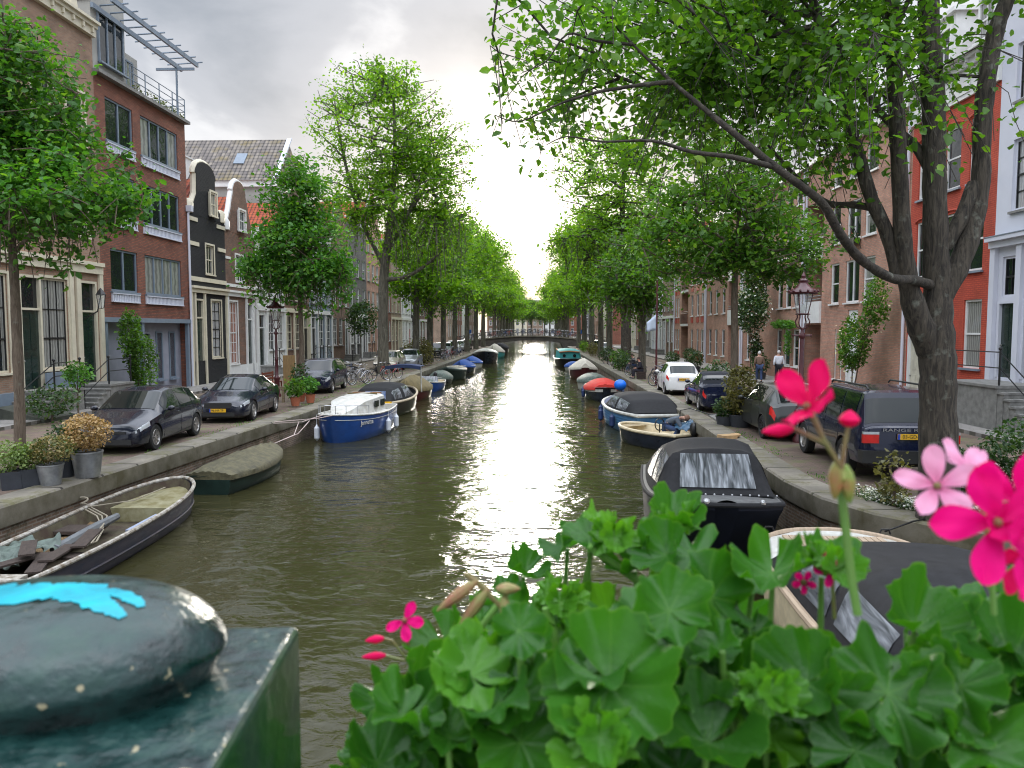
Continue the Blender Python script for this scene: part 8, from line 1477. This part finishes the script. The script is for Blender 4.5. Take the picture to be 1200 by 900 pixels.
# thick stems
for pts, D, rr in (([(765, 860), (772, 760), (760, 690), (690, 640)], .7, .0035), ([(770, 800), (768, 700), (775, 640)], .72, .003), ([(1005, 720), (998, 680), (990, 610), (984, 560)], .48, .0028), ([(655, 800), (648, 740), (640, 712)], .66, .004), ([(580, 800), (560, 740), (590, 700)], .64, .003)):
    q = [at(x, y, D) for x, y in pts]; P_ = pl(q[0].x, D); P_.st.tube([tuple(v - P_.loc) for v in q], rr, 8)
A, B_, C_, D_, E_ = plants
# small pink flower on the left with its buds
j = at(482, 775, .66); A.st.tube([tuple(at(478, 800, .66) - A.loc), tuple(j - A.loc)], .002, 6); floret(A, at(474, 727, .66), (.15, -1, .45), .019, M_pk, .9, calyx=j, skip=(3,)); 
for tip, mid in (((428, 751), (450, 748)), ((424, 770), (452, 768))): st = MB(); st.tube([tuple(at(478, 775, .66) - A.loc), tuple(at(mid[0] + 10, mid[1] + 3, .66) - A.loc), tuple(at(*mid, .66) - A.loc)], .0011, 6); st.build('flower_stalk', M_sted, A.r); bud(A, at(*mid, .66), at(*tip, .66), .0038, M_rd)
# drooping buds left of centre
for a_, b_, mid in (((560, 680), (512, 716), (545, 672)), ((572, 690), (537, 738), (560, 682)), ((590, 700), (596, 735), (592, 690)), ((582, 690), (610, 690), (588, 685))):
    st = MB(); st.tube([tuple(at(596, 720, .6) - B_.loc), tuple(at(*mid, .6) - B_.loc), tuple(at(*a_, .6) - B_.loc)], .0016, 6); st.build('flower_stalk', M_sted, B_.r); bud(B_, at(*a_, .6), at(*b_, .6), .0052)
# the tall red-pink flower
j = at(984, 545, .46); 
for px, py, f, s, k, sk in ((940, 468, (-.5, -.65, .6), .034, .3, (1,)),):
    floret(D_, at(947, 478, .46), (-.55, -.55, .6), .028, M_rd, 2.1, calyx=j, skip=(0,), open_=.66)
st = MB(); st.tube([tuple(at(984, 545, .46) - D_.loc), tuple(at(968, 520, .46) - D_.loc), tuple(at(925, 500, .46) - D_.loc)], .0015, 6); st.tube([tuple(at(986, 550, .46) - D_.loc), tuple(at(990, 520, .46) - D_.loc), tuple(at(995, 496, .46) - D_.loc)], .0013, 6); st.build('flower_stalk', M_sted, D_.r)
bud(D_, at(930, 502, .46), at(893, 506, .46), .004, M_rd); bud(D_, at(995, 500, .46), at(996, 481, .46), .0062, M_rd)
for a_, b_ in (((982, 540), (978, 585)), ((990, 545), (996, 590)), ((985, 548), (986, 575))): bud(D_, at(*a_, .47), at(*b_, .47), .005, pm('green_calyx', (.16, .3, .05), .5, col2=(.35, .15, .06), scale=40))
# little half-hidden flower above the hood of the deck boat
floret(D_, at(975, 668, .6), (-.3, -.8, .3), .014, M_pk, .5, calyx=at(978, 725, .6)); floret(D_, at(942, 682, .62), (-.4, -.8, .2), .01, M_pk, .9)
# pale pink pair and the big hot pink cluster on the right
j = at(1150, 590, .50); floret(E_, at(1098, 570, .50), (-.3, -.8, .4), .025, M_pp, .2, calyx=j, open_=.85); floret(E_, at(1132, 552, .52), (.2, -.5, .8), .024, M_pp, 1.3, calyx=j, open_=.8, skip=(2,))
E_.st.tube([tuple(at(1165, 720, .5) - E_.loc), tuple(at(1160, 640, .5) - E_.loc), tuple(j - E_.loc)], .002, 7)
floret(E_, at(1168, 612, .42), (-.15, -.95, .15), .034, M_pk, .5, open_=.95); floret(E_, at(1192, 588, .43), (.1, -.9, .3), .032, M_pk, 1.1, open_=.9); floret(E_, at(1215, 628, .42), (.2, -.95, .0), .034, M_pk, .2, open_=.9); floret(E_, at(1200, 655, .44), (.0, -.8, -.2), .022, M_rd, .2)
for p in plants: p.done()
# the flower box itself, hung on the rail
r = empty('flower_box', (.3, .66, 3.22), 0, 'dark flower box hanging on the bridge railing under the geraniums', 'flower box'); m = MB(); m.box(-.5, .6, -.10, .12, 0, .2); m.build('box', M_dkpot, r, smooth=20); m = MB(); m.box(-.48, .58, -.09, .11, .201, .215); m.build('soil', M_soil, r, smooth=0)
for x in (-.35, .4): m = MB(); m.box(x - .02, x + .02, -.13, -.102, -.3, .19); m.build('bracket', M_black, r, smooth=20)
